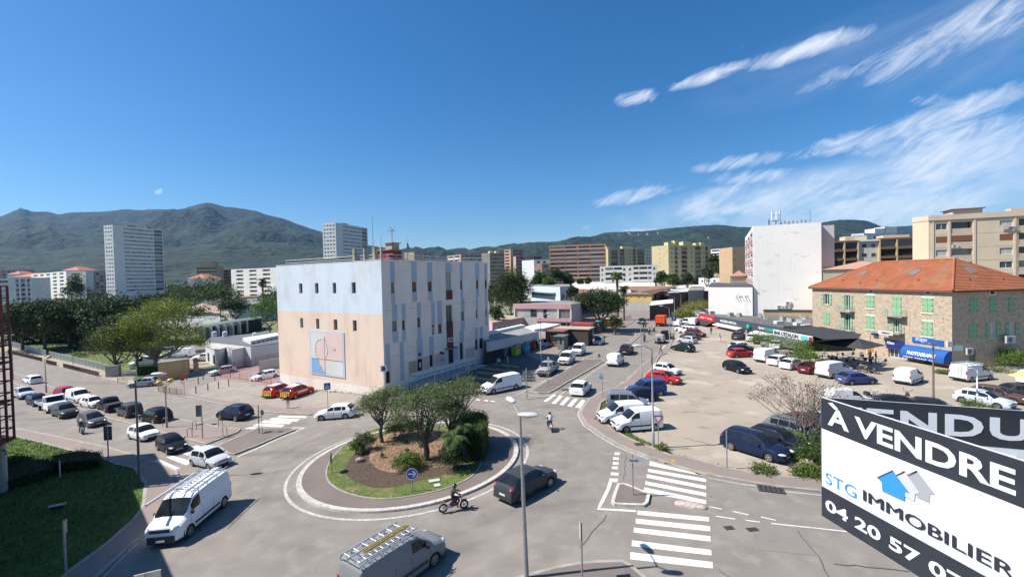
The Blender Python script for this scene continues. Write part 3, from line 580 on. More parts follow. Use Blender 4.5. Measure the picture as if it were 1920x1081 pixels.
def proto(k):
 if k in PR:return PR[k]
 if k=='small_hatchback':p=vehicle_proto('hatchback_car','car',3.85,1.67,1.43,2.45,.75,car_prof(3.85,1.43,.9,.98,1.66,3.3,3.72,.98),.9,dict(ws=(.98,1.66),rw=(3.3,3.7),side=[(1.38,2.12),(2.2,3.28)]),r=.29,doors=(1.12,2.14))
 elif k=='hatchback':p=vehicle_proto('hatchback_car','car',4.25,1.8,1.46,2.6,.85,car_prof(4.25,1.46,.93,1.1,1.85,3.6,4.1,1.0),.93,dict(ws=(1.1,1.85),rw=(3.6,4.08),side=[(1.5,2.2),(2.26,3.02),(3.08,3.5)]),r=.31,doors=(1.24,2.2,3.04))
 elif k=='estate':p=vehicle_proto('estate_car','car',4.5,1.74,1.47,2.62,.85,car_prof(4.5,1.47,.92,1.1,1.8,4.1,4.42,1.0),.93,dict(ws=(1.1,1.8),rw=(4.1,4.4),side=[(1.45,2.2),(2.26,3.05),(3.12,3.95)]),r=.31,doors=(1.24,2.22,3.08))
 elif k=='beetle':p=vehicle_proto('small_round_car','car',3.6,1.63,1.49,2.3,.68,car_prof(3.6,1.49,.95,.85,1.45,2.95,3.5,1.0),.95,dict(ws=(.85,1.45),rw=(2.95,3.45),side=[(1.2,2.0),(2.08,2.8)]),r=.29,doors=(1.0,2.03),roofw=.7)
 elif k=='suv':p=vehicle_proto('suv_car','car',4.45,1.86,1.65,2.67,.9,car_prof(4.45,1.65,1.05,1.1,1.8,3.85,4.32,1.15,.72),1.05,dict(ws=(1.1,1.8),rw=(3.85,4.3),side=[(1.5,2.25),(2.31,3.1),(3.16,3.75)]),r=.35,gap=.26,doors=(1.24,2.26,3.12),cladding=True,tailz=1.0,headz=.78,rack=True)
 elif k=='suv_coupe':p=vehicle_proto('suv_car','car',4.4,1.82,1.58,2.66,.88,car_prof(4.4,1.58,1.02,1.1,1.85,3.5,4.2,1.12,.72),1.02,dict(ws=(1.1,1.85),rw=(3.5,4.15),side=[(1.5,2.25),(2.31,3.1),(3.16,3.55)]),r=.34,gap=.24,doors=(1.24,2.26,3.12),cladding=True,tailz=1.0,headz=.76)
 elif k=='mpv':p=vehicle_proto('people_carrier','car',4.75,1.88,1.68,2.85,.95,car_prof(4.75,1.66,1.0,1.0,2.0,4.2,4.65,1.1,.68),1.0,dict(ws=(1.0,2.0),rw=(4.2,4.63),side=[(1.45,2.45),(2.52,3.3),(3.37,4.1)]),r=.33,doors=(1.3,2.46,3.33),tailz=1.0,headz=.72,head=(.3,.17,.08))
 elif k=='offroad':p=vehicle_proto('off_road_car','car',4.1,1.75,1.76,2.5,.75,[(0,.7),(.06,.92),(.4,1.02),(1.2,1.08),(1.27,1.1),(1.75,1.72),(2.1,1.76),(3.6,1.76),(3.95,1.7),(4.06,1.6),(4.1,.9)],1.08,dict(ws=(1.27,1.75),rw=None,side=[(1.55,2.25),(2.32,3.05),(3.12,3.8)]),r=.36,gap=.3,doors=(1.4,2.28,3.08),flat_rear=True,roofw=.84,tailz=.9,headz=.82,spare=True,cladding=True)
 elif k in('glazed_van','small_van'):
  pr=[(0,.66),(.07,.82),(.4,.98),(.95,1.12),(1.05,1.16),(1.75,1.72),(2.1,1.8),(3.2,1.82),(4.0,1.8),(4.2,1.74),(4.26,1.6),(4.3,1.0)]
  sd=[(1.35,2.15)]+([(2.25,3.0),(3.1,3.95)]if k[0]=='g' else[])
  p=vehicle_proto('panel_van' if k[0]=='s' else 'glazed_van','van',4.3,1.82,1.82,2.7,.85,pr,1.12,dict(ws=(1.05,1.75),rw=None,side=sd),r=.31,doors=(1.2,2.2,3.05),flat_rear=True,rear_glass=k[0]=='g',roofw=.86,van=True,tailz=1.0,headz=.8,head=(.22,.16,.12),panel=True,rack=k[0]=='g')
 elif k=='mid_van':
  pr=[(0,.82),(.07,.97),(.4,1.1),(.82,1.22),(.92,1.26),(1.75,1.88),(2.2,1.95),(3.5,1.97),(4.7,1.95),(4.9,1.88),(4.96,1.7),(5.0,1.0)]
  p=vehicle_proto('panel_van','van',5.0,1.93,1.97,3.2,.9,pr,1.22,dict(ws=(.92,1.75),rw=None,side=[(1.3,2.2)]),r=.33,doors=(1.15,2.26,3.2),flat_rear=True,rear_glass=False,roofw=.88,van=True,tailz=1.15,headz=.85,head=(.28,.17,.14),panel=True)
 elif k=='big_van':
  pr=[(0,.98),(.07,1.12),(.35,1.24),(.72,1.36),(.8,1.41),(1.6,2.12),(2.0,2.24),(3.5,2.27),(5.0,2.25),(5.25,2.2),(5.36,2.0),(5.41,1.0)]
  p=vehicle_proto('panel_van','van',5.41,2.05,2.27,3.45,1.0,pr,1.35,dict(ws=(.8,1.6),rw=None,side=[(1.3,2.15)]),r=.36,gap=.26,doors=(1.15,2.25,3.3),flat_rear=True,rear_glass=False,roofw=.9,van=True,tailz=1.2,headz=1.0,head=(.3,.15,.17),panel=True,cladding=True)
 elif k=='pickup':
  pr=[(0,.8),(.06,.98),(.5,1.12),(1.35,1.14),(1.42,1.16),(1.95,1.72),(2.3,1.78),(3.0,1.78),(3.3,1.72),(3.5,1.18),(3.56,1.16),(5.2,1.16),(5.24,1.1),(5.28,.8)]
  p=vehicle_proto('pickup_truck','pickup',5.28,1.86,1.78,3.1,.95,pr,1.14,dict(ws=(1.42,1.95),rw=(3.3,3.5),side=[(1.7,2.4),(2.47,3.25)]),r=.38,gap=.34,doors=(1.6,2.42,3.3),roofw=.8,tailz=.98,headz=.92,bed=(3.6,5.18,1.15),cladding=True,flat_rear=True)
 PR[k]=p;p['fresh']=1;return p
def set_tint(o,col):
 for c in o.children:
  if c.get('tint'):c.color=(*col,1)
VEH=[]
def place(root,rear,front,side,name=None):
 """rear/front: wheel contact points in the photo (pixels) on the visible side"""
 r_,f_=(P(*rear),P(*front));d=(f_-r_);d.z=0;d.normalize();left=Vector((-d.y,d.x,0))
 mid_ax=(root['front_axle']+root['rear_axle'])/2;c=(r_+f_)/2-d*mid_ax
 c+=left*root['half_w']*(-1 if side=='L' else 1 if side=='R' else 0)
 return c,atan2(d.y,d.x)
def settle(root,c,h):
 root.location=(c.x,c.y,gz(c.x)+.006);d=Vector((cos(h),sin(h)))
 zf,zr=gz(c.x+d.x*1.3),gz(c.x-d.x*1.3);zl,zt_=gz(c.x-d.y*.8),gz(c.x+d.y*.8)
 root.rotation_euler=(atan2(zl-zt_,1.6),-atan2(zf-zr,2.6),h)
def V(kind,label,col,rear=None,front=None,side='C',heading=None,wheel=None,which='f',center=None,lift=0,group=None,name=None,scale=None):
 p=proto(kind)
 if p.get('fresh'):o=p;del p['fresh'];o['label']=label
 else:o=copy_tree(p);o['label']=label
 if group:o['group']=group
 if rear:c,h=place(o,rear,front,side)
 else:
  h=heading;d=Vector((cos(h),sin(h),0));left=Vector((-d.y,d.x,0))
  if wheel:
   c=P(*wheel)-d*(o['front_axle']if which=='f' else o['rear_axle']if which=='r' else-(abs(o['rear_axle'])+.8)if which=='R' else 0)-left*o['half_w']*(1 if side=='L' else-1 if side=='R' else 0)
  else:c=P(*center)
 settle(o,c,h);o.location.z+=lift;set_tint(o,col)
 o.scale=((scale or 1),)*3
 VEH.append((label,c,h));return o
def hd(p,q):a,b=P(*p),P(*q);return atan2((b-a).y,(b-a).x)
WHT=(.78,.79,.8);BLK=(.014,.015,.017);NAVY=(.018,.026,.06);SIL=(.42,.44,.46);GRY=(.13,.14,.15);DGR=(.05,.055,.06);RED=(.42,.02,.02);BLU=(.03,.07,.26);CREAM=(.72,.7,.66)
LANE=hd((156,771),(300,811));LANEB=hd((1137,676),(1190,634));ST=hd((1157,660.5),(1214,619))
# foreground and roundabout
bigvan=V('big_van','large white panel van with ladders and a black windscreen rounding the roundabout at lower left',WHT,(420,953),(362,1003),'L')
greyvan=V('mid_van','metallic grey van with aluminium ladders on its roof, cut by the bottom edge',(.2,.21,.22),heading=radians(90-37.5),wheel=(817,1062),which='f',side='R')
V('suv_coupe','dark grey suv with red tail lights circling right of the roundabout behind the lamp post',(.045,.052,.058),(979,944),(1034.5,913),'R')
V('small_hatchback','silver grey hatchback on the left zebra crossing just behind the ladder van',(.5,.53,.57),heading=hd((372,880),(425,893)),wheel=(390,882),which='f',side='R')
V('small_hatchback','small black hatchback with lit headlights waiting before the left zebra crossing',BLK,(293,844),(313,853.5),'R')
V('small_hatchback','white three door hatchback in the left queue behind the small black hatchback',WHT,(241,823.5),(262,829),'R')
V('mpv','grey people carrier beside the scooter rider on the left road',(.11,.115,.115),heading=LANE,wheel=(162,803),side='R',scale=.93)
V('suv','dark grey wide fronted suv behind the flatbed truck queue on the left road',(.06,.07,.07),heading=LANE,wheel=(110,785.5),side='R')
V('hatchback','dark blue small car half hidden by the white flatbed truck on the left road',NAVY,heading=LANE,wheel=(60,762.5),side='R')
V('suv_coupe','silver crossover emerging from behind the red scaffold at the left edge',(.45,.48,.52),heading=LANE,wheel=(34,749),side='R')
V('small_van','white van parked nose forward on the left median beside the red fire car',WHT,heading=LANE+.05,wheel=(140,757),side='R')
V('suv','red and yellow fire service car parked on the median beside the white van',(.5,.02,.03),heading=LANE+.05,wheel=(116,750),side='R')
V('beetle','tiny white rounded car parked on the left median between white van and black pickup',WHT,heading=LANE+.1,wheel=(167,767),side='R')
V('pickup','black pickup with covered bed parked on the left median',BLK,(198,776),(180,768),'L')
V('offroad','dark grey off road car with spare wheel on its back door on the left median',(.07,.075,.085),(234.5,786),(219,781),'L')
V('suv','black suv parked on the left median beside the yellow ball lamp post',BLK,(287,796),(264,792),'L')
V('estate','white estate car parked alone on the median near the red scaffold',WHT,(51,721),(44,719),'L')
V('suv','navy suv driving left towards the bike hoops',NAVY,(443,790.5),(410,787.5),'L')
V('hatchback','silver hatchback turning out of the side street under the large tree',(.4,.42,.46),(281,724.5),(249,727),'L')
V('hatchback','silver car half behind the dark red railing in the side street',(.5,.52,.56),(437,699),(405,704.5),'L')
V('hatchback','white hatchback parked behind the red railing beside the tall building',WHT,(516.7,708),(488.5,714.5),'L')
V('hatchback','white hatchback turning left past the tall building beside the zebra crossing',WHT,(648,785.5),(602.5,789),'L')
FH=hd((555,748),(577,738))
fire1=V('suv','red fire service suv with white roof and chevrons, left one below the mural wall',(.62,.04,.02),(520,746),(548,736),'R')
fire2=V('suv','red fire service suv with white roof, right one nearest the blue crossing sign',(.62,.04,.02),(555,748.5),(583,738.5),'R')
# central street
V('mid_van','white delivery van with red chevrons on its bonnet entering the roundabout',WHT,(963.5,731),(931,738),'L')
V('pickup','silver pickup truck queueing behind the direction signs',(.33,.34,.37),(1047,695.5),(1031,706),'L')
V('small_van','white van directly behind the silver pickup',CREAM,(1079,677),(1067,685),'L')
V('small_van','white van further up the queue behind another white van',WHT,(1099,661),(1089,668),'L')
V('small_hatchback','silver hatchback driving down the street beside the snack kiosk',(.45,.47,.48),(1134.5,643),(1128,647),'L')
V('small_hatchback','silver hatchback parked on the paved strip beside the rusty kiosk',(.55,.57,.6),(1006,647),(1023.5,652),'R')
V('hatchback','dark car far up the street beside the pine tree',BLK,heading=ST+pi,center=(1203,606))
V('suv','black suv with red tail lights driving up the street ahead of the white van',(.03,.025,.035),(1182,665.5),(1188.5,660),'R')
V('small_van','white van with plain back doors driving up the street behind the black suv',WHT,(1160.5,687),(1170,680.5),'R')
V('hatchback','white hatchback crossing the zebra stripes up the street',WHT,(1098.5,741.5),(1108,732),'R')
V('offroad','silver off road car with a spare wheel on its back door driving up the street',(.35,.36,.34),heading=ST,center=(1238,642))
V('offroad','black off road car just ahead of the silver one with spare wheel',BLK,heading=ST-.05,center=(1249,634))
V('small_van','white vehicle ahead of the orange truck far up the street',WHT,heading=ST-.1,center=(1241,592))
# left row of the parking lot
V('small_van','white van with black lower bumper parked nearest the give way sign',WHT,(1229.5,807.5),(1175,812),'L')
V('small_van','white van parked second in the row behind the first white one',WHT,(1198,793.5),(1145,797),'L')
V('glazed_van','grey blue van with side windows parked beside the two white vans',(.17,.2,.25),(1153,771),(1204,772),'R')
V('hatchback','dark navy car parked between the grey blue and the bright blue van',NAVY,(1226,753),(1180,757),'L')
V('glazed_van','bright blue van with side windows in the left row of the lot',BLU,(1240,742.5),(1196,745),'L')
V('hatchback','bright red hatchback in the left row of the lot',RED,(1221,716),(1257.5,721.5),'R')
V('small_hatchback','small white and black car next to the bright red hatchback',(.6,.62,.65),(1229,699),(1259,704),'R')
V('hatchback','dark green hatchback crossing into the lot near the street lamp',(.015,.03,.028),(1286,660.5),(1262.5,657),'L')
HR=hd((1296,645),(1272.5,642))
V('small_hatchback','silver hatchback first of the packed group near the blue parking sign',SIL,(1296,645),(1272.5,642),'L')
V('hatchback','dark grey car second of the packed group near the blue parking sign',DGR,heading=HR,center=(1294,635.5))
V('suv','burgundy suv at the back end of the packed group',(.16,.03,.04),heading=HR+pi,center=(1304,630.5))
V('glazed_van','white high roofed car in the middle of the packed group',WHT,heading=HR,center=(1290,625.5))
V('hatchback','white low car at the top of the packed group below the vans',WHT,heading=HR,center=(1282,621))
V('small_van','white van left of three vans parked side by side',WHT,heading=ST-.12,center=(1271,611))
V('small_van','pale van middle of three vans parked side by side',(.6,.62,.62),heading=ST-.12+pi,center=(1287,609))
V('mid_van','tall white van right of three vans parked side by side',WHT,heading=ST-.12,center=(1300,609))
for i,(x,y,c,lb)in enumerate([(1299,599,SIL,'silver car parked beyond the three vans below the shrubs'),(1306,594,WHT,'white car parked beyond the three vans beside a silver one'),(1312,589.5,(.3,.36,.42),'pale blue car parked far back beside the blank wall'),(1321,586.5,DGR,'dark car parked farthest back beside the blank wall'),(1331,587,SIL,'silver car at the foot of the blank lower wall')]):
 V('hatchback',lb,c,heading=HR+pi+.1*(i%3-1),center=(x,y))
# middle of the lot and shop side
V('hatchback','black hatchback driving across the open parking lot',(.012,.014,.018),(1358.5,693),(1383.5,700.5),'R')
V('hatchback','red hatchback parked beside the white van with yellow nose mark',(.4,.03,.03),(1382,671),(1409,669.5),'R')
V('hatchback','dark blue car directly behind the red hatchback mid lot',NAVY,heading=hd((1382,671),(1409,669.5))+.05,center=(1390,661))
V('hatchback','white car behind the dark blue one mid lot',(.6,.66,.72),heading=hd((1382,671),(1409,669.5))+.08,center=(1390,655.5))
SH=hd((1437,680),(1462,673))
V('mid_van','white van with a yellow front corner parked before the bar terrace',WHT,(1437,680.5),(1465,674),'R')
V('hatchback','white hatchback right of the white van before the bar terrace',WHT,(1460,687.5),(1487,682),'R')
V('hatchback','second white hatchback parked nearer the bare bush',WHT,(1485.5,694.5),(1512,689),'R')
V('hatchback','dark red car between the white hatchbacks and the speckled van',(.12,.02,.025),(1521,703),(1545,696),'R')
V('mid_van','white van speckled with graffiti beside the blue car',(.62,.62,.62),(1559,710.5),(1598,704),'R')
V('hatchback','blue five door car parked beside the graffiti van',(.05,.07,.2),(1599.5,722.5),(1635,721),'R')
V('small_van','white van with black bumpers alone in front of the blue awning shop',WHT,(1712,722.5),(1731,715.5),'R')
rackvan=V('mid_van','white van with roof rack parked by the green shrubs at far right',(.66,.65,.62),(1818.5,717),(1862,711.5),'R')
V('hatchback','silver five door hatchback near the short white lamp at right',(.5,.56,.62),(1804,755),(1868.5,767),'R')
V('hatchback','brown car parked behind the silver five door hatchback',(.1,.06,.05),(1838,748),(1893,757),'R')
V('hatchback','white car with dark roof entering at the right edge of the lot',WHT,heading=radians(35),center=(1930,716))
V('hatchback','dark car at the right edge behind the yellow parasol',DGR,heading=radians(-15),center=(1925,745))
V('hatchback','black hatchback parked just above the for sale sign beside the brown lamp post',(.02,.022,.03),(1722,776),(1790,785),'R')
V('hatchback','black low car seen only by its roof above the for sale sign',BLK,(1672,772),(1722,776),'R')
SW=hd((1384,639.5),(1403,631))
V('suv_coupe','dark grey suv parked before the pharmacy',(.05,.045,.06),(1384,640),(1403,632),'R')
V('hatchback','white car right of the dark suv before the pharmacy',WHT,heading=SW,center=(1412,638))
V('hatchback','dark green car third in the row before the pharmacy',(.03,.045,.03),heading=SW,center=(1425,643))
V('hatchback','grey car fourth in the row before the pharmacy',(.25,.27,.28),heading=SW,center=(1440,648))
V('hatchback','white car last in the row beside the bar terrace tree',WHT,heading=SW,center=(1456,652))
# right diagonal row
V('mpv','navy blue people carrier nearest in the diagonal row by the pavement',(.012,.02,.055),(1369,844),(1441,866.5),'R')
DI=hd((1369,844),(1441,866.5));b0=P(1405,855);dd=Vector((cos(DI),sin(DI),0));nn_=Vector((-dd.y,dd.x,0))
def row(k,kind,col,lab,sh=0,off=2.75):
 o=V(kind,lab,col,heading=DI,center=(1400,850));c=P(1369,844)+dd*1.42+nn_*(.94+off*k)+dd*sh;settle(o,c,DI)
row(1,'hatchback',(.012,.015,.03),'black hatchback second in the diagonal row',.35);row(2.02,'suv',(.14,.155,.165),'grey suv third in the diagonal row with red tail lights',.4);row(3.0,'hatchback',(.1,.02,.03),'burgundy hatchback fourth in the diagonal row',.5)
row(3.95,'hatchback',(.4,.43,.46),'silver car fifth in the diagonal row behind bare branches',1.6);row(4.9,'hatchback',(.12,.13,.15),'dark silver car farthest in the diagonal row behind the bare tree',1.8)
# far vehicles on the school side
V('pickup','small white pickup parked beside the white sheds of the school yard',WHT,(392,677),(372,678),'L')
V('big_van','white camper van parked behind the large tree',WHT,(350,671),(318,672),'L');V('big_van','white camper van parked left of the large tree trunk',(.7,.72,.74),(284,688),(266,690),'L')
# extras on some vehicles
def ladder_mesh(L,w=.4,n=12,r=.028):
 mb=MB()
 for s in(-1,1):mb.cbox(0,s*w/2,0,L,.035,.075)
 for i in range(n):mb.tube([(-L/2+L*(i+.5)/n,-w/2,0),(-L/2+L*(i+.5)/n,w/2,0)],.02,6)
 return mb
def rack_on(v,zr,xs,halfw,xf,xr):
 mb=MB()
 for x in xs:mb.cbox(x,0,zr,.06,halfw*2,.05);[mb.cbox(x,s*halfw,zr-.08,.06,.05,.18)for s in(-1,1)]
 for s in(-1,1):mb.tube([(xf,s*(halfw+.02),zr+.05),(xr,s*(halfw+.02),zr+.05)],.028,8)
 part('roof_rack',mb,m_alu,v)
def on_vehicle(v,name,mb,m,label,cat,loc,rx=0,smooth=None):
 o=link(name,mb.mesh(name,m,smooth),None,label=label,cat=cat);bpy.context.view_layer.update()
 o.matrix_world=v.matrix_world@Matrix.Translation(loc)@Matrix.Rotation(rx,4,'X');return o
rack_on(bigvan,2.42,(.5,-.4,-1.4,-2.3),.86,1.2,-2.6)
on_vehicle(bigvan,'ladder',ladder_mesh(3.6,.42,13),m_alu,'aluminium ladder lying on the roof rack of the large white van','ladder',(-.7,.3,2.5))
mb=MB();mb.tube([(-1.9,0,0),(2.4,0,0)],.08,10);on_vehicle(bigvan,'pipe_carrier',mb,mat('pale_tube',(.7,.7,.68),.4),'long white pipe tube beside the ladder on the large white van','pipe tube',(.2,-.72,2.5))
mb=MB();mb.cbox(0,0,0,2.9,.3,.04);mb.cbox(.2,.42,0,2.6,.05,.05);on_vehicle(bigvan,'walkway_board',mb,m_alu,'grey walkway board on the rack of the large white van','board',(-.9,-.28,2.48))
rack_on(greyvan,2.12,(.6,0,-.6,-1.2,-1.8,-2.35),.8,.75,-2.42)
on_vehicle(greyvan,'ladder',ladder_mesh(3.2,.52,7),m_alu,'wide aluminium ladder on the left of the grey van roof','ladder',(-.85,.42,2.2))
on_vehicle(greyvan,'ladder',ladder_mesh(3.3,.3,11),m_alu,'narrow aluminium ladder on the near side of the grey van roof','ladder',(-.75,-.5,2.22))
mb=ladder_mesh(2.5,.13,4);on_vehicle(greyvan,'ladder',mb,mat('yellow_fibreglass',(.45,.3,.05),.5),'yellow ladder lying between two aluminium ladders on the grey van','ladder',(-.5,-.12,2.26))
rack_on(rackvan,2.1,(.5,-.4,-1.3,-2.2),.8,.6,-2.3)
mb=MB();[mb.cbox(-2.53,-.2,.75+i*.25,.03,.34,.03)for i in range(5)];[mb.cbox(-2.53,-.2+s*.17,1.25,.03,.03,1.1)for s in(-1,1)];part('rear_ladder',mb,m_alu,rackvan)
def chevrons(v,w,z0,z1,xr,stripes=7):
 mb=MB();H_=z1-z0
 for i in range(stripes):
  y0=-w/2+w*i/stripes;mb.quad((xr,y0,z0),(xr,y0+w/stripes,z0),(xr,(y0+w/stripes)*.94,z1),(xr,y0*.94,z1),i%2)
 part('chevron_panel',mb,[mat('chevron_yellow',(.7,.5,.03),.5),mat('chevron_red',(.5,.03,.02),.5)],v)
for v in(fire1,fire2):
 chevrons(v,1.55,.55,1.1,-2.245,9);mb=MB();mb.box(-1.35,-.64,1.66,.55,.64,1.7);part('white_roof_panel',mb,mat('white_panel',(.75,.76,.78),.4),v,None)
 mb=MB()
 for s in(-1,1):mb.cbox(-.1,s*.945,.85,1.7,.012,.26)
 part('side_band',mb,mat('band_white',(.6,.6,.58),.5),v);mb=MB();mb.cbox(.2,0,1.76,.22,.9,.1);part('light_bar',mb,mat('blue_lamp',(.04,.1,.4),.2),v)
# white flatbed truck in the queue
tr=thing('flatbed_truck','white flatbed truck with a low empty bed queueing on the left road','truck')
tr['half_w']=.98;tr['front_axle']=1.9;tr['rear_axle']=-1.3
mb=MB();prof=[(2.75,.45),(2.75,1.05),(2.55,1.25),(1.95,1.4),(1.5,2.1),(.95,2.2),(.85,2.15),(.8,.45)]
n=len(prof)
for i in range(n):
 a,b=prof[i],prof[(i+1)%n];mb.quad((a[0],-.98,a[1]),(b[0],-.98,b[1]),(b[0],.98,b[1]),(a[0],.98,a[1]))
for s in(-1,1):mb.poly([(x,s*.98,z)for x,z in prof])
o=part('cab',mb,m_paint,tr,30);o.color=(*WHT,1)
mb=MB();mb.quad((1.93,-.86,1.44),(1.93,.86,1.44),(1.54,.8,2.05),(1.54,-.8,2.05));part('windscreen',mb,m_gl,tr).location=(.02,0,.02)
mb=MB();[mb.poly([(1.75,s*.99,1.4),(1.0,s*.99,1.4),(1.0,s*.99,2.0),(1.42,s*.99,2.0)])for s in(-1,1)];part('side_window',mb,m_gl,tr)
mb=MB();mb.box(-2.7,-1.0,.8,.7,1.0,.92);[mb.box(-2.7,s*1.0-.02,.92,.7,s*1.0+.02,1.2)for s in(-1,1)];mb.box(-2.72,-1,.92,-2.68,1,1.2);mb.box(.66,-1,.92,.72,1,1.9);part('flat_bed',mb,mat('bed_grey',(.4,.4,.4),.6),tr)
mb=MB();mb.box(-2.5,-.5,.4,2.4,.5,.8);part('chassis',mb,m_seam,tr);mb=MB();[mb.cbox(2.77,s*.7,.95,.06,.4,.22)for s in(-1,1)];part('headlight',mb,m_head,tr);mb=MB();mb.box(2.7,-.95,.38,2.82,.95,.7);mb.cbox(2.77,0,1.0,.03,.8,.18);part('bumper',mb,m_plas,tr)
tm,rm_=wheel_meshes(.36,.25)
for x in(1.9,-1.3):
 for s in(1,-1):
  w_=link('wheel',tm,tr,(x,s*.86,.36));link('rim',rm_,w_);w_.rotation_euler=(0,0,pi if s<0 else 0)
c=P(86,775)-Vector((cos(LANE),sin(LANE),0))*1.9+Vector((-sin(LANE),cos(LANE),0))*.98;settle(tr,c,LANE)
# orange lorry
tr=thing('box_lorry','bright orange tipper lorry seen from behind on the street','lorry')
mb=MB();mb.box(-3.2,-1.15,.95,1.2,1.15,2.75);[mb.cbox(-3.22,y,1.85,.08,.08,1.8)for y in(-1.1,-.4,.4,1.1)];[mb.cbox(-3.22,0,z,.07,2.3,.08)for z in(1.0,2.7)];[mb.cbox(x,s*1.17,1.85,.1,.06,1.8)for x in(-3,-2,-1,0,1)for s in(-1,1)];part('tipper_body',mb,mat('orange_paint',(.75,.09,.01),.45,coat=.3),tr)
mb=MB();mb.box(1.35,-1.1,.6,3.1,1.1,2.6);part('cab',mb,mat('orange_paint',(.75,.09,.01)),tr);mb=MB();mb.box(3.1,-1,1.5,3.13,1,2.4);[mb.box(1.9,s*1.11-.01,1.5,2.9,s*1.11+.01,2.3)for s in(-1,1)];part('cab_window',mb,m_gl,tr)
mb=MB();mb.box(-3.1,-.9,.5,3,.9,.95);mb.box(-3.3,-1.1,.45,-3.15,1.1,.6);part('chassis',mb,m_seam,tr)
mb=MB();[mb.cbox(-3.32,s*.85,.72,.05,.35,.12)for s in(-1,1)];part('tail_light',mb,m_tail,tr)
tm,rm_=wheel_meshes(.45,.25)
for x in(2.2,-1.6,-2.5):
 for s in(1,-1):
  w_=link('wheel',tm,tr,(x,s*.95,.45));link('rim',rm_,w_);w_.rotation_euler=(0,0,pi if s<0 else 0)
c=P(1237,612);settle(tr,c+Vector((cos(ST),sin(ST),0))*3.2,ST)
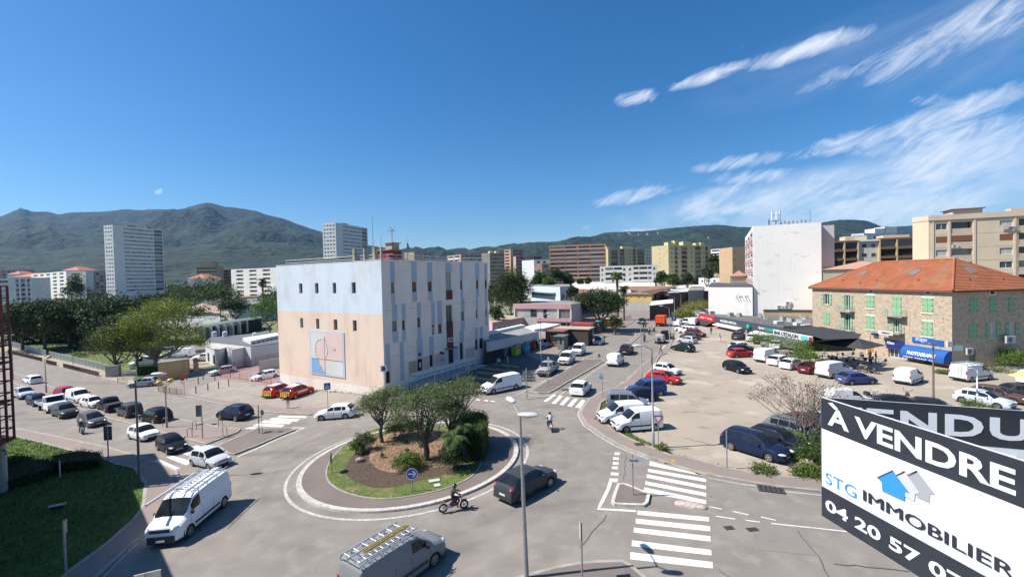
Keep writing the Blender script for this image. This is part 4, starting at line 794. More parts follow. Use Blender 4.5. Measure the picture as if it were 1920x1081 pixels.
# ================================================================ BUILDINGS
class Face:
 """vertical wall plane with origin K (world xy), direction u; solves photo pixels to wall coordinates"""
 def __init__(s,K,u,z0=0):s.K=Vector((K[0],K[1],0));s.u=Vector((u[0],u[1],0)).normalized();s.n=Vector((s.u.y,-s.u.x,0));s.z0=z0
 def px(s,x,y):
  d=rayd(x,y);t=s.n.dot(s.K)/s.n.dot(d);p=d*t;return(p-s.K).dot(s.u),H0+p.z-s.z0
 def rect(s,x0,y0,x1,y1):
  xm,ym=(x0+x1)/2,(y0+y1)/2
  a=s.px(x0,ym)[0];b=s.px(x1,ym)[0];c=s.px(xm,y0)[1];d=s.px(xm,y1)[1]
  return(min(a,b),min(c,d),max(a,b),max(c,d))
class Bld:
 """local frame: origin at the corner nearest the viewer, x along face R, y along face L (both going away)"""
 def __init__(s,name,label,K,yaw,z0=0,cat='building',group=None,lang=pi/2):
  s.K=Vector((K[0],K[1],z0));s.yaw=yaw;s.o=thing(name,label,cat,s.K,yaw,group)
  s.R=Face(K,(cos(yaw),sin(yaw)),z0);s.L=Face(K,(cos(yaw+lang),sin(yaw+lang)),z0)
  s.fr={'R':(Vector((0,0,0)),Vector((1,0,0)),Vector((0,-1,0))),'L':(Vector((0,0,0)),Vector((cos(lang),sin(lang),0)),Vector((-sin(lang),cos(lang),0)))}
 def pt(s,face,a,z,off=0):
  o,u,n=s.fr[face];return o+u*a+Vector((0,0,z))+n*off
 def wall(s,mb,face,x0,x1,z0,z1,holes=(),d=.2,m=0,mr=0,off=0):
  hs=[(max(h[0],x0),max(h[1],z0),min(h[2],x1),min(h[3],z1))for h in holes];hs=[h for h in hs if h[2]>h[0]+.01 and h[3]>h[1]+.01]
  X=sorted(set([x0,x1]+[v for h in hs for v in(h[0],h[2])]));Zs=sorted(set([z0,z1]+[v for h in hs for v in(h[1],h[3])]))
  for j in range(len(Zs)-1):
   zm=(Zs[j]+Zs[j+1])/2;run=None
   for i in range(len(X)-1):
    xm=(X[i]+X[i+1])/2;inh=any(h[0]<xm<h[2]and h[1]<zm<h[3]for h in hs)
    if not inh and run is None:run=X[i]
    if(inh or i==len(X)-2)and run is not None:
     e=X[i]if inh else X[i+1];mb.quad(s.pt(face,run,Zs[j],off),s.pt(face,e,Zs[j],off),s.pt(face,e,Zs[j+1],off),s.pt(face,run,Zs[j+1],off),m);run=None
  for h in hs:
   c=[(h[0],h[1]),(h[2],h[1]),(h[2],h[3]),(h[0],h[3])]
   for i in range(4):
    a,b=c[i],c[(i+1)%4];mb.quad(s.pt(face,a[0],a[1],off),s.pt(face,b[0],b[1],off),s.pt(face,b[0],b[1],off-d),s.pt(face,a[0],a[1],off-d),mr)
 def panes(s,mb,face,holes,d=.18,m=0):
  for h in holes:mb.quad(*[s.pt(face,a,z,-d)for a,z in((h[0],h[1]),(h[2],h[1]),(h[2],h[3]),(h[0],h[3]))],m)
 def bx(s,mb,face,a0,z0,a1,z1,out0,out1,m=0):
  """box on a face: along a0..a1, up z0..z1, from out0 to out1 outward"""
  P8=[s.pt(face,a,z,o)for o in(out0,out1)for a,z in((a0,z0),(a1,z0),(a1,z1),(a0,z1))];n=len(mb.v);mb.v+=[tuple(p)for p in P8]
  for f in((0,1,2,3),(7,6,5,4),(0,4,5,1),(1,5,6,2),(2,6,7,3),(3,7,4,0)):mb.f.append(tuple(n+i for i in f));mb.m.append(m)
 def window(s,face,h,mf,mg,fw=.07,d=.14,mull=1,name='window',sill=False,parent=None,ms=None,transom=0):
  mb=MB();x0,z0,x1,z1=h
  for r in((x0,z0,x1,z0+fw),(x0,z1-fw,x1,z1),(x0,z0+fw,x0+fw,z1-fw),(x1-fw,z0+fw,x1,z1-fw)):s.bx(mb,face,r[0],r[1],r[2],r[3],-d-.05,-d)
  for k in range(1,mull+1):xm=x0+(x1-x0)*k/(mull+1);s.bx(mb,face,xm-fw/2,z0+fw,xm+fw/2,z1-fw,-d-.045,-d-.003)
  if transom:zm=z0+(z1-z0)*transom;s.bx(mb,face,x0+fw,zm-fw/2,x1-fw,zm+fw/2,-d-.046,-d-.005)
  w=part(name,mb,mf,parent or s.o);g=MB();s.panes(g,face,[(x0+.01,z0+.01,x1-.01,z1-.01)],d+.03);part('pane',g,mg,w)
  if sill:q=MB();s.bx(q,face,x0-.08,z0-.08,x1+.08,z0,-.02,.1);part('sill',q,ms or mf,w)
  return w
m_glass=mat('window_glass',(.025,.032,.038),.08,spec=.7,col2=(.06,.07,.075),scale=.8)
m_glassb=mat('blue_glass',(.03,.055,.09),.08,spec=.8)
m_wframe=mat('white_frame',(.62,.62,.6),.5)
m_gframe=mat('grey_frame',(.16,.16,.165),.6)
m_dark=mat('dark_interior',(.02,.02,.02),.9)
m_blindr=mat('brown_blind',(.2,.075,.04),.7)
m_curt=mat('pale_curtain',(.4,.4,.38),.8)
m_roofg=mat('flat_roof_gravel',(.27,.25,.22),.95,col2=(.2,.19,.17),scale=.5,bump=.4)
def plas(name,c,dirt=.75,s=.3,c2=None):
 return mat(name,c,.9,col2=c2 or tuple(v*.9 for v in c),scale=s,coord='pos',bump=.15,bscale=8,dirt=[(tuple(v*dirt for v in c),.9,.56,.75,(1,1,.25)),(tuple(v*.8 for v in c),4,.6,.75)])
# ---------------- main tall building with mural wall
K=(-16.42,57.0);YM=atan2(.523,.852);YM=atan2(.852,.523)
MZ=-2.2
B=Bld('tall_block','four storey block with blue and peach mural wall behind the roundabout',K,YM,MZ)
ms_=mat('mural_wall',(.5,.5,.5),.9);t=ms_.node_tree;bs=t.nodes['Principled BSDF']
g=N(t,'ShaderNodeNewGeometry');tcx=N(t,'ShaderNodeTexCoord');sx=N(t,'ShaderNodeSeparateXYZ');t.links.new(tcx.outputs['Object'],sx.inputs[0])
def zline(px1,py1,px2,py2):
 a=B.L.px(px1,py1);b=B.L.px(px2,py2);return(a[1]+b[1])/2
zb1=zline(524,583,716,588);zb2=zline(528,700,690,726)
n1_=N(t,'ShaderNodeTexNoise');n1_.inputs['Scale'].default_value=.5;n1_.inputs['Detail'].default_value=8;mp=N(t,'ShaderNodeMapping');mp.inputs['Scale'].default_value=(1,1,.6);t.links.new(tcx.outputs['Object'],mp.inputs[0]);t.links.new(mp.outputs[0],n1_.inputs['Vector'])
zn=math_(t,'ADD',sx.outputs[2],math_(t,'MULTIPLY',math_(t,'SUBTRACT',n1_.outputs[0],.5),.16))
def cm(f,a,b,t=t):
 n=N(t,'ShaderNodeMix',data_type='RGBA');t.links.new(f,n.inputs[0])
 for i,v in((6,a),(7,b)):
  if isinstance(v,tuple):n.inputs[i].default_value=(*v,1)
  else:t.links.new(v,n.inputs[i])
 return n.outputs[2]
st=lambda v,e,w=.02:math_(t,'MULTIPLY',math_(t,'SUBTRACT',v,e),1/w,clamp=True)
c0=cm(st(zn,zb2),(.74,.69,.62),(.72,.56,.44));c0=cm(st(zn,zb1),c0,(.57,.65,.72))
n2_=N(t,'ShaderNodeTexNoise');n2_.inputs['Scale'].default_value=.32;n2_.inputs['Detail'].default_value=9;n2_.inputs['Roughness'].default_value=.7;t.links.new(mp.outputs[0],n2_.inputs['Vector'])
mr=N(t,'ShaderNodeMapRange');mr.inputs[1].default_value=.46;mr.inputs[2].default_value=.72;t.links.new(n2_.outputs[0],mr.inputs[0])
mulc=N(t,'ShaderNodeMix',data_type='RGBA',blend_type='MULTIPLY');t.links.new(mr.outputs[0],mulc.inputs[0]);t.links.new(c0,mulc.inputs[6]);mulc.inputs[7].default_value=(.8,.74,.7,1)
n3_=N(t,'ShaderNodeTexNoise');n3_.inputs['Scale'].default_value=1.6;n3_.inputs['Detail'].default_value=6;mp3=N(t,'ShaderNodeMapping');mp3.inputs['Scale'].default_value=(1.6,1.6,.10);t.links.new(tcx.outputs['Object'],mp3.inputs[0]);t.links.new(mp3.outputs[0],n3_.inputs['Vector'])
mr3=N(t,'ShaderNodeMapRange');mr3.inputs[1].default_value=.5;mr3.inputs[2].default_value=.8;t.links.new(n3_.outputs[0],mr3.inputs[0])
mul3=N(t,'ShaderNodeMix',data_type='RGBA');t.links.new(mr3.outputs[0],mul3.inputs[0]);t.links.new(mulc.outputs[2],mul3.inputs[6]);mul3.inputs[7].default_value=(.62,.58,.54,1)
t.links.new(mul3.outputs[2],bs.inputs['Base Color'])
bn=N(t,'ShaderNodeTexNoise');bn.inputs['Scale'].default_value=6;bp=N(t,'ShaderNodeBump');bp.inputs['Strength'].default_value=.25;bp.inputs['Distance'].default_value=.03;t.links.new(tcx.outputs['Object'],bn.inputs['Vector']);t.links.new(bn.outputs[0],bp.inputs['Height']);t.links.new(bp.outputs[0],bs.inputs['Normal'])
m_mural=ms_;m_mgrey=plas('pale_grey_render',(.76,.69,.63),.88,.4);m_mblue=plas('pale_blue_render',(.38,.46,.54),.88);m_mpink=plas('faded_pink_render',(.62,.45,.41),.9)
LL=B.L.px(521,600)[0];LR=B.R.px(916,590)[0];TH=B.R.px(714,487)[1]
BASE=0
Lh=[B.L.rect(*r)for r in[(560.7,530.5,567,549),(590.5,530.3,597,549.3),(623.5,529.8,630.2,549.5),(659.3,529.2,667,549.8),(562.8,595.2,568.2,613.8),(592.5,596,598.5,615.7),(625.5,597.5,632.5,618.5),(661.5,600.5,668.8,621)]]
for k in range(0,4):
 zt=sum(h[3]for h in Lh[:4])/4;zb_=sum(h[1]for h in Lh[:4])/4;Lh[k]=(Lh[k][0],zb_,Lh[k][2],zt)
for k in range(4,8):
 zt=0;Lh[k]=(Lh[k][0],sum(B.L.rect(*r)[1]for r in[(562.8,595.2,568.2,613.8),(661.5,600.5,668.8,621)])/2,Lh[k][2],sum(B.L.rect(*r)[3]for r in[(562.8,595.2,568.2,613.8),(661.5,600.5,668.8,621)])/2)
def RZ(ox,oy,s,L_):return[(ox+a/s,oy+b/s,ox+c/s,oy+d/s)for a,b,c,d in L_]
rw_px=RZ(700,470,8,[(262,472,318,638),(580,465,650,618),(815,460,882,610),(1082,322,1165,590),(1302,443,1340,582),(1538,438,1580,572),(1672,432,1705,565),(1095,812,1188,1480),(1315,912,1366,1048),(1537,885,1565,1015),(1682,868,1708,992)])+RZ(700,600,8,[(282,10,358,170),(430,-5,480,145),(660,-45,710,110),(878,65,922,215),(970,55,1032,198),(1527,285,1566,445),(1592,268,1648,425),(845,518,902,700),(660,575,745,762),(1120,400,1212,650),(1298,335,1352,590),(190,762,262,945),(1318,-20,1366,8)])[:-1]
RW=[B.R.rect(*r)for r in rw_px]
mb=MB();B.wall(mb,'L',0,LL,BASE,TH,Lh,.3);part('mural_wall',mb,m_mural,B.o)
mb=MB();B.wall(mb,'R',0,LR,BASE,TH,RW,.25);part('front_wall',mb,m_mgrey,B.o)
mb=MB();q=[(0,0),(LR,0),(LR,LL),(0,LL)]
mb.quad((LR,0,BASE),(LR,LL,BASE),(LR,LL,TH),(LR,0,TH));mb.quad((0,LL,BASE),(LR,LL,BASE),(LR,LL,TH),(0,LL,TH));part('rear_wall',mb,m_mgrey,B.o)
mb=MB();mb.box(.3,.3,TH-.75,LR-.3,LL-.3,TH-.5);part('roof',mb,m_roofg,B.o)
mb=MB()
for(a,b,c,d)in((0,0,LR,.3),(0,LL-.3,LR,LL),(0,.3,.3,LL-.3),(LR-.3,.3,LR,LL-.3)):mb.box(a-.03,b-.03,TH,c+.03,d+.03,TH+.08)
part('parapet_coping',mb,plas('coping',(.5,.5,.52)),B.o)
for h in Lh:
 B.window('L',h,m_gframe,m_glass,.05,.26,0)
 mb=MB();fw=.12
 if h is Lh[4]or h[3]<zb1:
  for r in((h[0]-fw,h[1]-fw,h[2]+fw,h[1]),(h[0]-fw,h[3],h[2]+fw,h[3]+fw),(h[0]-fw,h[1],h[0],h[3]),(h[2],h[1],h[2]+fw,h[3])):B.bx(mb,'L',*r,-.02,.012)
  part('painted_surround',mb,mat('cream_paint',(.64,.6,.5),.8),B.o)
for i,h in enumerate(RW):
 if i in(3,7):B.window('R',h,m_gframe,m_glass if i==7 else m_curt,.06,.2,1,transom=.5,name='stair_window')
 elif i in(19,20,21,22,18):
  B.window('R',h,m_gframe,m_dark,.08,.2,0,name='door')
 elif i in(0,9,8,11):B.window('R',h,m_gframe,mat('grey_blind',(.2,.19,.18),.8),.05,.15,0)
 elif i in(16,17):B.window('R',h,m_gframe,mat('dark_brown_shutter',(.05,.03,.028),.8),.05,.1,0)
 else:B.window('R',h,m_gframe,m_glass,.05,.17,1)
# vertical pale blue strips, 3 cm proud of the wall so that they read as panels
strips=RZ(700,470,8,[(252,150,318,472),(568,160,650,465),(808,170,882,460),(1080,170,1175,322),(1295,180,1340,443),(1530,190,1585,438),(1665,195,1705,432),(268,640,325,800),(280,800,358,1045),(585,620,655,765),(822,612,890,750),(425,790,482,1025),(655,770,710,1000),(870,755,922,1080),(962,748,1030,1080),(1310,585,1345,715),(1315,715,1366,912),(1540,575,1585,690),(1540,690,1568,885),(1675,568,1706,868)])+RZ(700,600,8,[(290,175,372,335),(430,148,490,310),(400,318,460,900),(665,112,715,275),(652,275,738,573),(838,240,902,516),(1100,185,1195,395),(1310,15,1370,150),(1290,155,1355,333),(1525,110,1566,283),(1595,95,1642,266),(1682,-40,1715,80),(185,355,250,760),(870,35,922,63),(962,30,1030,53),(1216,395,1275,590)])
for r in strips:
 mb=MB();h=B.R.rect(*r);B.bx(mb,'R',h[0],h[1]+.01,h[2],h[3]-.01,-.02,.03);part('blue_panel',mb,m_mblue,B.o)
for r in RZ(700,600,8,[(750,540,842,735),(925,490,1065,680),(1378,410,1522,560),(1655,330,1745,620)]):
 mb=MB();h=B.R.rect(*r);B.bx(mb,'R',h[0],max(h[1],BASE),min(h[2],LR),h[3],-.02,.024);part('pink_panel',mb,m_mpink,B.o)
mb=MB();h=B.R.rect(*RZ(700,600,8,[(530,610,652,790)])[0]);B.bx(mb,'R',*h,-.02,.024);part('tan_panel',mb,plas('tan_render',(.42,.33,.24)),B.o)
for r in RZ(700,470,8,[(1090,592,1185,730),(1100,1060,1195,1470)]):
 mb=MB();h=B.R.rect(*r)
 n_=7
 for k in range(n_):B.bx(mb,'R',h[0]+(h[2]-h[0])*k/n_,h[1],h[0]+(h[2]-h[0])*(k+.8)/n_,h[3]if k else h[3],.03,.08)
 B.bx(mb,'R',h[0]-.05,h[3]-.06,h[2]+.05,h[3],.08,.12);part('red_balcony_panel',mb,mat('rusty_red_panel',(.16,.045,.04),.8,col2=(.08,.03,.03),scale=3),B.o)
# horizontal joints
mb=MB()
for z in(TH*.33,TH*.655):B.bx(mb,'R',0,z,LR,z+.03,-.01,.006)
part('render_joint',mb,mat('joint_shadow_gap',(.2,.2,.2),.9),B.o)
# vertical ribs on parapet: stepped scallops along top of front wall
mb=MB();nseg=9
for k in range(nseg):a=LR*(k+.15)/nseg;B.bx(mb,'R',a,TH-.15,a+LR/nseg*.7,TH+.1,-.3,.05)
part('parapet_cap',mb,m_mgrey,B.o)
# mural map panel
x0,z0,x1,z1=B.L.rect(583,622,644,704);x1=B.L.px(582.5,660)[0];x0=B.L.px(646.5,660)[0];z1=B.L.px(614,621)[1];z0=B.L.px(614,704)[1]
W_,H_=x1-x0,z1-z0;mp_=thing_m=MB();B.bx(mp_,'L',x0,z0,x1,z1,.0,.08);pan=part('map_mural',mp_,mat('mural_frame_blue',(.42,.5,.62),.8),B.o)
def mpan(u0,v0,u1,v1,c,name,out=.09):
 mb=MB();B.bx(mb,'L',x1-W_*u1,z0+H_*v0,x1-W_*u0,z0+H_*v1,.05,out);part(name,mb,c,pan)
mpink=plas('mural_pink',(.68,.52,.47),.94);mwht=plas('mural_white',(.6,.6,.58),.92);mblu=plas('mural_sea_blue',(.2,.38,.62),.9);myel=mat('mural_ochre',(.55,.4,.12),.8);mlin=mat('mural_line',(.2,.17,.19),.8)
mpan(.04,.36,.45,.97,mwht,'mural_field');mpan(.45,.36,.96,.97,mpink,'mural_field');mpan(.45,.03,.96,.36,mwht,'mural_field');mpan(.04,.03,.45,.36,mblu,'mural_field')
def mpoly(pts,m,out,name):
 mb=MB();mb.poly([B.pt('L',x1-W_*u,z0+H_*v,out)for u,v in pts]);part(name,mb,m,pan)
coast=[(.38,.82),(.3,.8),(.22,.76),(.2,.7),(.17,.66),(.2,.62),(.15,.58),(.19,.54),(.15,.5),(.2,.47),(.18,.43),(.25,.4),(.24,.36),(.27,.3),(.26,.24),(.33,.2),(.36,.12),(.42,.08),(.45,.06),(.45,.82)]
mpoly(coast,mpink,.096,'island_shape');mpoly([(.45,.86),(.47,.78),(.5,.68),(.53,.6),(.53,.52),(.5,.46),(.45,.44)],mwht,.097,'island_shape');mpoly([(.45,.44),(.5,.46),(.49,.36),(.45,.33)],myel,.098,'island_shape')
for a,b in zip(coast[:-1]+[(.45,.86),(.47,.78),(.5,.68),(.53,.6),(.53,.52)],coast[1:]+[(.47,.78),(.5,.68),(.53,.6),(.53,.52),(.5,.46)]):
 if a==(.45,.82)or a==coast[-2]:continue
 A,C=B.pt('L',x1-W_*a[0],z0+H_*a[1],.1),B.pt('L',x1-W_*b[0],z0+H_*b[1],.1);mb=MB();mb.tube([A,C],.028,4);part('coast_line',mb,mlin,pan)
mpan(.435,.03,.45,.88,mlin,'map_line',.101);mpan(.04,.355,.96,.37,mlin,'map_line',.101)
text_on(pan,'LA',mlin,B.pt('L',x1-W_*.70,z0+H_*.58,.1),(0,-1,0),(0,0,1),W_*.07,H_*.06)
# terrace, ramp and railings along the front wall
t0=B.R.px(765,712)[0]
def gl(a,out):p=B.K+Vector((cos(YM),sin(YM),0))*a+Vector((sin(YM),-cos(YM),0))*out;return gz(p.x)-MZ
ta,tb=B.R.px(766,700)[0],LR-.6
mb=MB();zt_=2.2;B.bx(mb,'R',ta,0,tb-4,zt_,.0,1.9);mb.poly([B.pt('R',tb-4,0,1.9),B.pt('R',tb,0,1.9),B.pt('R',tb,1.25,1.9),B.pt('R',tb-4,zt_,1.9)]);mb.quad(B.pt('R',tb-4,zt_,0),B.pt('R',tb,1.25,0),B.pt('R',tb,1.25,1.9),B.pt('R',tb-4,zt_,1.9))
part('entrance_terrace',mb,plas('stained_concrete',(.42,.41,.4),.7),B.o)
mrl=mat('rusty_rail',(.1,.07,.06),.8)
n_=14;mb=MB();pts=[]
for k in range(n_+1):
 a=ta+(tb-ta)*k/n_;z=zt_ if a<tb-4 else zt_-(a-tb+4)/4*.95;p=B.pt('R',a,z,1.85);q=B.pt('R',a,z+1,1.85);mb.tube([p,q],.025,5);pts.append(q)
mb.tube(pts,.035,6);mb.tube([p-Vector((0,0,.5))for p in pts],.025,5);mb.tube([B.pt('R',ta,zt_+1,0),B.pt('R',ta,zt_+1,1.85)],.03,6);part('railing',mb,mrl,B.o)
mb=MB();h=B.R.rect(*RZ(700,600,8,[(1068,385,1212,420)])[0]);B.bx(mb,'R',h[0],h[1],h[2],h[1]+.12,0,.9);part('door_canopy',mb,m_gframe,B.o)
mb=MB();h=B.R.rect(*RZ(700,600,8,[(1075,410,1120,660)])[0]);B.bx(mb,'R',h[0],h[1],h[2],h[3],0,.1);part('door_panel',mb,mat('pale_door',(.4,.46,.52),.6),B.o)
def ac_unit(parent,B_,face,a,z,w=.8,hh=.6,out=.0,name='air_conditioner',dd=.32):
 mb=MB();B_.bx(mb,face,a-w/2,z,a+w/2,z+hh,out+.05,out+dd);o=part(name,mb,mat('ac_white',(.5,.5,.48),.5),parent)
 g=MB();c=B_.pt(face,a-w*.12,z+hh/2,out+dd+.01);u=B_.fr[face][1]
 g.poly([c+u*cos(q)*hh*.38+Vector((0,0,sin(q)*hh*.38))for q in[2*pi*k/12 for k in range(12)]]);part('fan_grille',g,m_gframe,o)
for(x,y)in((706+135.5,600+36),(700+1160/8,600+290/8)):
 a,z=B.R.px(x,y);ac_unit(B.o,B,'R',a,z-.3)
a,z=B.R.px(829,673);ac_unit(B.o,B,'R',a,z-.3,.7)
for(x,y)in((826,661),(830,662),(786,664)):
 a,z=B.R.px(x,y);mb=MB();B.bx(mb,'R',a-.15,z-.15,a+.15,z+.2,0,.15);part('wall_lamp',mb,m_seam,B.o)
mb=MB();a,z=B.R.px(788,683);B.bx(mb,'R',a-.12,z-.4,a+.12,z+.3,-.1,-.04);part('door_notice',mb,m_wframe,B.o)
mb=MB();a,z=B.R.px(774,718);B.bx(mb,'R',a-.5,.9,a+.3,1.5,1.9,1.93);part('blue_graffiti',mb,mat('graffiti_blue',(.05,.07,.2),.7,col2=(.2,.2,.22),scale=9,lo=.48,hi=.52),B.o)
# roof railing
mb=MB();zt_=TH+.08
def rail(pts,z,h,step,mb,r=.03,lean=(0,0)):
 for a,b in zip(pts,pts[1:]):
  A,C=Vector((*a,z)),Vector((*b,z));n=max(1,int((C-A).length/step))
  for k in range(n+1):p=A.lerp(C,k/n);mb.tube([p,p+Vector((lean[0],lean[1],h))],r,4)
  for q in(1,.55):mb.tube([A+Vector((lean[0]*q,lean[1]*q,h*q)),C+Vector((lean[0]*q,lean[1]*q,h*q))],r,4)
rail([(.6,LL-1.5),(.6,.6),(LR-.6,.6)],TH-.2,.95,1.25,mb);part('roof_railing',mb,mat('galvanised_rail',(.5,.5,.5),.4,metal=.4),B.o)
rc=mat('stained_concrete_post',(.44,.38,.28),.9,col2=(.25,.22,.18),scale=2)
def rpos(px,py,back):
 f=Face((B.K.x-sin(YM)*back+cos(YM)*back,B.K.y+cos(YM)*back+sin(YM)*back),(cos(YM),sin(YM)),MZ)
 s_,z_=f.px(px,py);return Vector((back+s_,back,z_))
def rl(px,py,back,useL=False):
 if useL:
  f=Face((B.K.x-sin(YM)*back+cos(YM)*back,B.K.y+cos(YM)*back+sin(YM)*back),(-sin(YM),cos(YM)),MZ);s_,z_=f.px(px,py);return Vector((back,back+s_,z_))
 return rpos(px,py,back)
for px,w in((664.5,2.3),(683,1.4),(702.5,2.6),(714.5,1.5)):
 p=rl(px,464,.35,True);mb=MB();mb.cbox(p.x,max(p.y,.3),TH+.7,w*.17,w*.17,1.7);mb.cbox(p.x,max(p.y,.3),TH+1.6,w*.2,w*.2,.12);part('roof_pillar',mb,rc,B.o)
p=rl(737,480,2.5);mb=MB();mb.box(p.x-.7,p.y,TH-.5,p.x+1.6,p.y+2.2,TH+1.5);part('stair_head',mb,mat('deep_red_paint',(.28,.03,.04),.7),B.o);mb=MB();mb.box(p.x-1,p.y-.4,TH+1.5,p.x+2,p.y+2.6,TH+1.62);mb.box(p.x-.2,p.y,TH+1.62,p.x+1.2,p.y+1.2,TH+2.5);mb.box(p.x-.4,p.y-.2,TH+2.5,p.x+1.4,p.y+1.4,TH+2.6);part('stair_head_roof',mb,rc,B.o)
mb=MB();mb.tube([(p.x+.4,p.y+.5,TH+2.6),(p.x+.4,p.y+.5,TH+4.4)],.04,6);mb.tube([(p.x+.4,p.y+.5,TH+4.3),(p.x+.9,p.y+.3,TH+4.8)],.04,6);mb.tube([(p.x-.1,p.y+.7,TH+4.2),(p.x+.9,p.y+.3,TH+4.2)],.03,6);mb.tube([(p.x,p.y+.5,TH+4.75),(p.x+.5,p.y+.4,TH+4.2)],.03,5);part('aerial',mb,m_gframe,B.o)
p=rl(763,462,2.2);mb=MB();mb.tube([(p.x,p.y,TH-.5),(p.x,p.y,p.z)],.04,6);mb.tube([(p.x,p.y,p.z),(p.x,p.y,p.z+1.2)],.02,5);part('dish_mast',mb,m_gframe,B.o);mb=MB();Mx=Matrix.Translation((p.x-.05,p.y-.1,p.z))@Matrix.Rotation(radians(80),4,'X')@Matrix.Rotation(.5,4,'Y');mb.lathe([(.001,0),(.3,.03),(.5,.12),(.52,.13),(.3,.1),(.001,.06)],14,Mx);part('satellite_dish',mb,mat('dish_grey',(.12,.13,.16),.5),B.o,50)
p=rl(777,480,3);mb=MB();mb.box(p.x,p.y,TH-.5,p.x+1.9,p.y+2,TH+1.45);part('tank_housing',mb,rc,B.o)
p=rl(698,410,1.2,True);mb=MB();mb.tube([(p.x,p.y,TH-.5),(p.x,p.y,TH+5.8)],[.05,.015],6);part('whip_aerial',mb,m_gframe,B.o)
p=rl(714,440,1.5,True);mb=MB();mb.tube([(p.x,p.y,TH-.5),(p.x,p.y,TH+3.3)],[.05,.015],6);part('whip_aerial',mb,m_gframe,B.o)
p=rl(625,478,4,True);mb=MB();mb.box(3,p.y-3,TH-.5,7,p.y+2,TH+.7);part('roof_plant_room',mb,rc,B.o);mb=MB();mb.box(2.6,p.y-3.2,TH+.7,7.4,p.y+2.2,TH+.8);part('plant_room_roof',mb,m_roofg,B.o)
mb=MB();rail([(3,.9),(3,6)],TH-.4,1.3,1.5,mb,.04);part('roof_railing',mb,m_gframe,B.o)
MAINB=B
def PZ(x,y,z):d=rayd(x,y);t=(z-H0)/d.z;return Vector((d.x*t,d.y*t,z))
# ---------------- stone house with orange hipped roof
B=Bld('stone_house','stone house with bright orange hipped roof and green shutters at right',(60.2,61.8),atan2(.112,.994),-.1);HS=B
ms_=mat('rubble_stone',(.4,.35,.28),.9);t=ms_.node_tree;bs=t.nodes['Principled BSDF']
tcx=N(t,'ShaderNodeTexCoord');sx=N(t,'ShaderNodeSeparateXYZ');t.links.new(tcx.outputs['Object'],sx.inputs[0]);cv=N(t,'ShaderNodeCombineXYZ')
t.links.new(math_(t,'ADD',sx.outputs[0],sx.outputs[1]),cv.inputs[0]);t.links.new(sx.outputs[2],cv.inputs[1])
wn=N(t,'ShaderNodeTexNoise');wn.inputs['Scale'].default_value=1.6;wn.inputs['Detail'].default_value=3;t.links.new(cv.outputs[0],wn.inputs['Vector'])
vm=N(t,'ShaderNodeVectorMath',operation='MULTIPLY_ADD');t.links.new(wn.outputs['Color'],vm.inputs[0]);vm.inputs[1].default_value=(.16,.12,0);t.links.new(cv.outputs[0],vm.inputs[2])
br=N(t,'ShaderNodeTexBrick');t.links.new(vm.outputs[0],br.inputs['Vector']);br.inputs['Scale'].default_value=1;br.inputs['Brick Width'].default_value=.62;br.inputs['Row Height'].default_value=.27;br.inputs['Mortar Size'].default_value=.018;br.inputs['Mortar Smooth'].default_value=.4
br.inputs['Color1'].default_value=(.49,.4,.295,1);br.inputs['Color2'].default_value=(.4,.335,.25,1);br.inputs['Mortar'].default_value=(.52,.455,.365,1);br.squash=.75;br.squash_frequency=3;br.offset=.43
ns=N(t,'ShaderNodeTexNoise');ns.inputs['Scale'].default_value=2.3;ns.inputs['Detail'].default_value=8;t.links.new(tcx.outputs['Object'],ns.inputs['Vector'])
mr=N(t,'ShaderNodeMapRange');mr.inputs[1].default_value=.48;mr.inputs[2].default_value=.68;t.links.new(ns.outputs[0],mr.inputs[0])
mxx=N(t,'ShaderNodeMix',data_type='RGBA',blend_type='MULTIPLY');t.links.new(mr.outputs[0],mxx.inputs[0]);t.links.new(br.outputs['Color'],mxx.inputs[6]);mxx.inputs[7].default_value=(.8,.68,.58,1);t.links.new(mxx.outputs[2],bs.inputs['Base Color'])
bp=N(t,'ShaderNodeBump');bp.inputs['Strength'].default_value=.9;bp.inputs['Distance'].default_value=.05;hh_=math_(t,'ADD',math_(t,'MULTIPLY',br.outputs['Fac'],-.7),ns.outputs[0]);t.links.new(hh_,bp.inputs['Height']);t.links.new(bp.outputs[0],bs.inputs['Normal'])
m_stone=ms_
m_shut=mat('green_shutter',(.235,.42,.24),.7,col2=(.2,.37,.21),scale=3,coord='obj');m_shutd=m_shut
LL=B.L.px(1523.5,600)[0];EV=B.R.px(1785.5,545)[1];WX=15.0
c5=lambda*r:(1500+r[0]/4.571,370+r[1]/4.571,1500+r[2]/4.571,370+r[3]/4.571);c6=lambda*r:(1500+r[0]/4.571,580+r[1]/4.571,1500+r[2]/4.571,580+r[3]/4.571)
Lw=dict(v1=c5(215,778,243,797),v2=c5(588,787,622,810),v3=c5(1075,803,1120,825),a1=c5(205,828,250,918),a2=c5(385,838,430,970),a3=c5(572,838,637,950),a4=c5(795,850,870,1010),a5=c5(1052,862,1142,988),b1=c6(203,22,257,128),b2=c6(385,38,430,182),b3=c6(572,55,637,170),b4=c6(805,80,850,195),b5=c6(1050,103,1138,232),g1=c6(562,272,636,412),g2=c6(758,340,905,472),g3=c6(948,385,1292,556))
Lw={k:B.L.rect(*v)for k,v in Lw.items()}
Rw={k:B.R.rect(*v)for k,v in dict(v1=c5(1630,800,1668,828),a1=c5(1450,866,1518,988),a2=c5(1625,864,1675,988),a3=c5(1787,860,1840,985),b1=c6(1445,124,1516,247),b2=c6(1620,118,1682,240),b3=c6(1790,110,1846,235),g1=c6(1447,346,1507,456)).items()}
Lw={k:(v[0],max(v[1],.12),v[2],v[3])for k,v in Lw.items()};Rw={k:(v[0],max(v[1],.12),v[2],v[3])for k,v in Rw.items()}
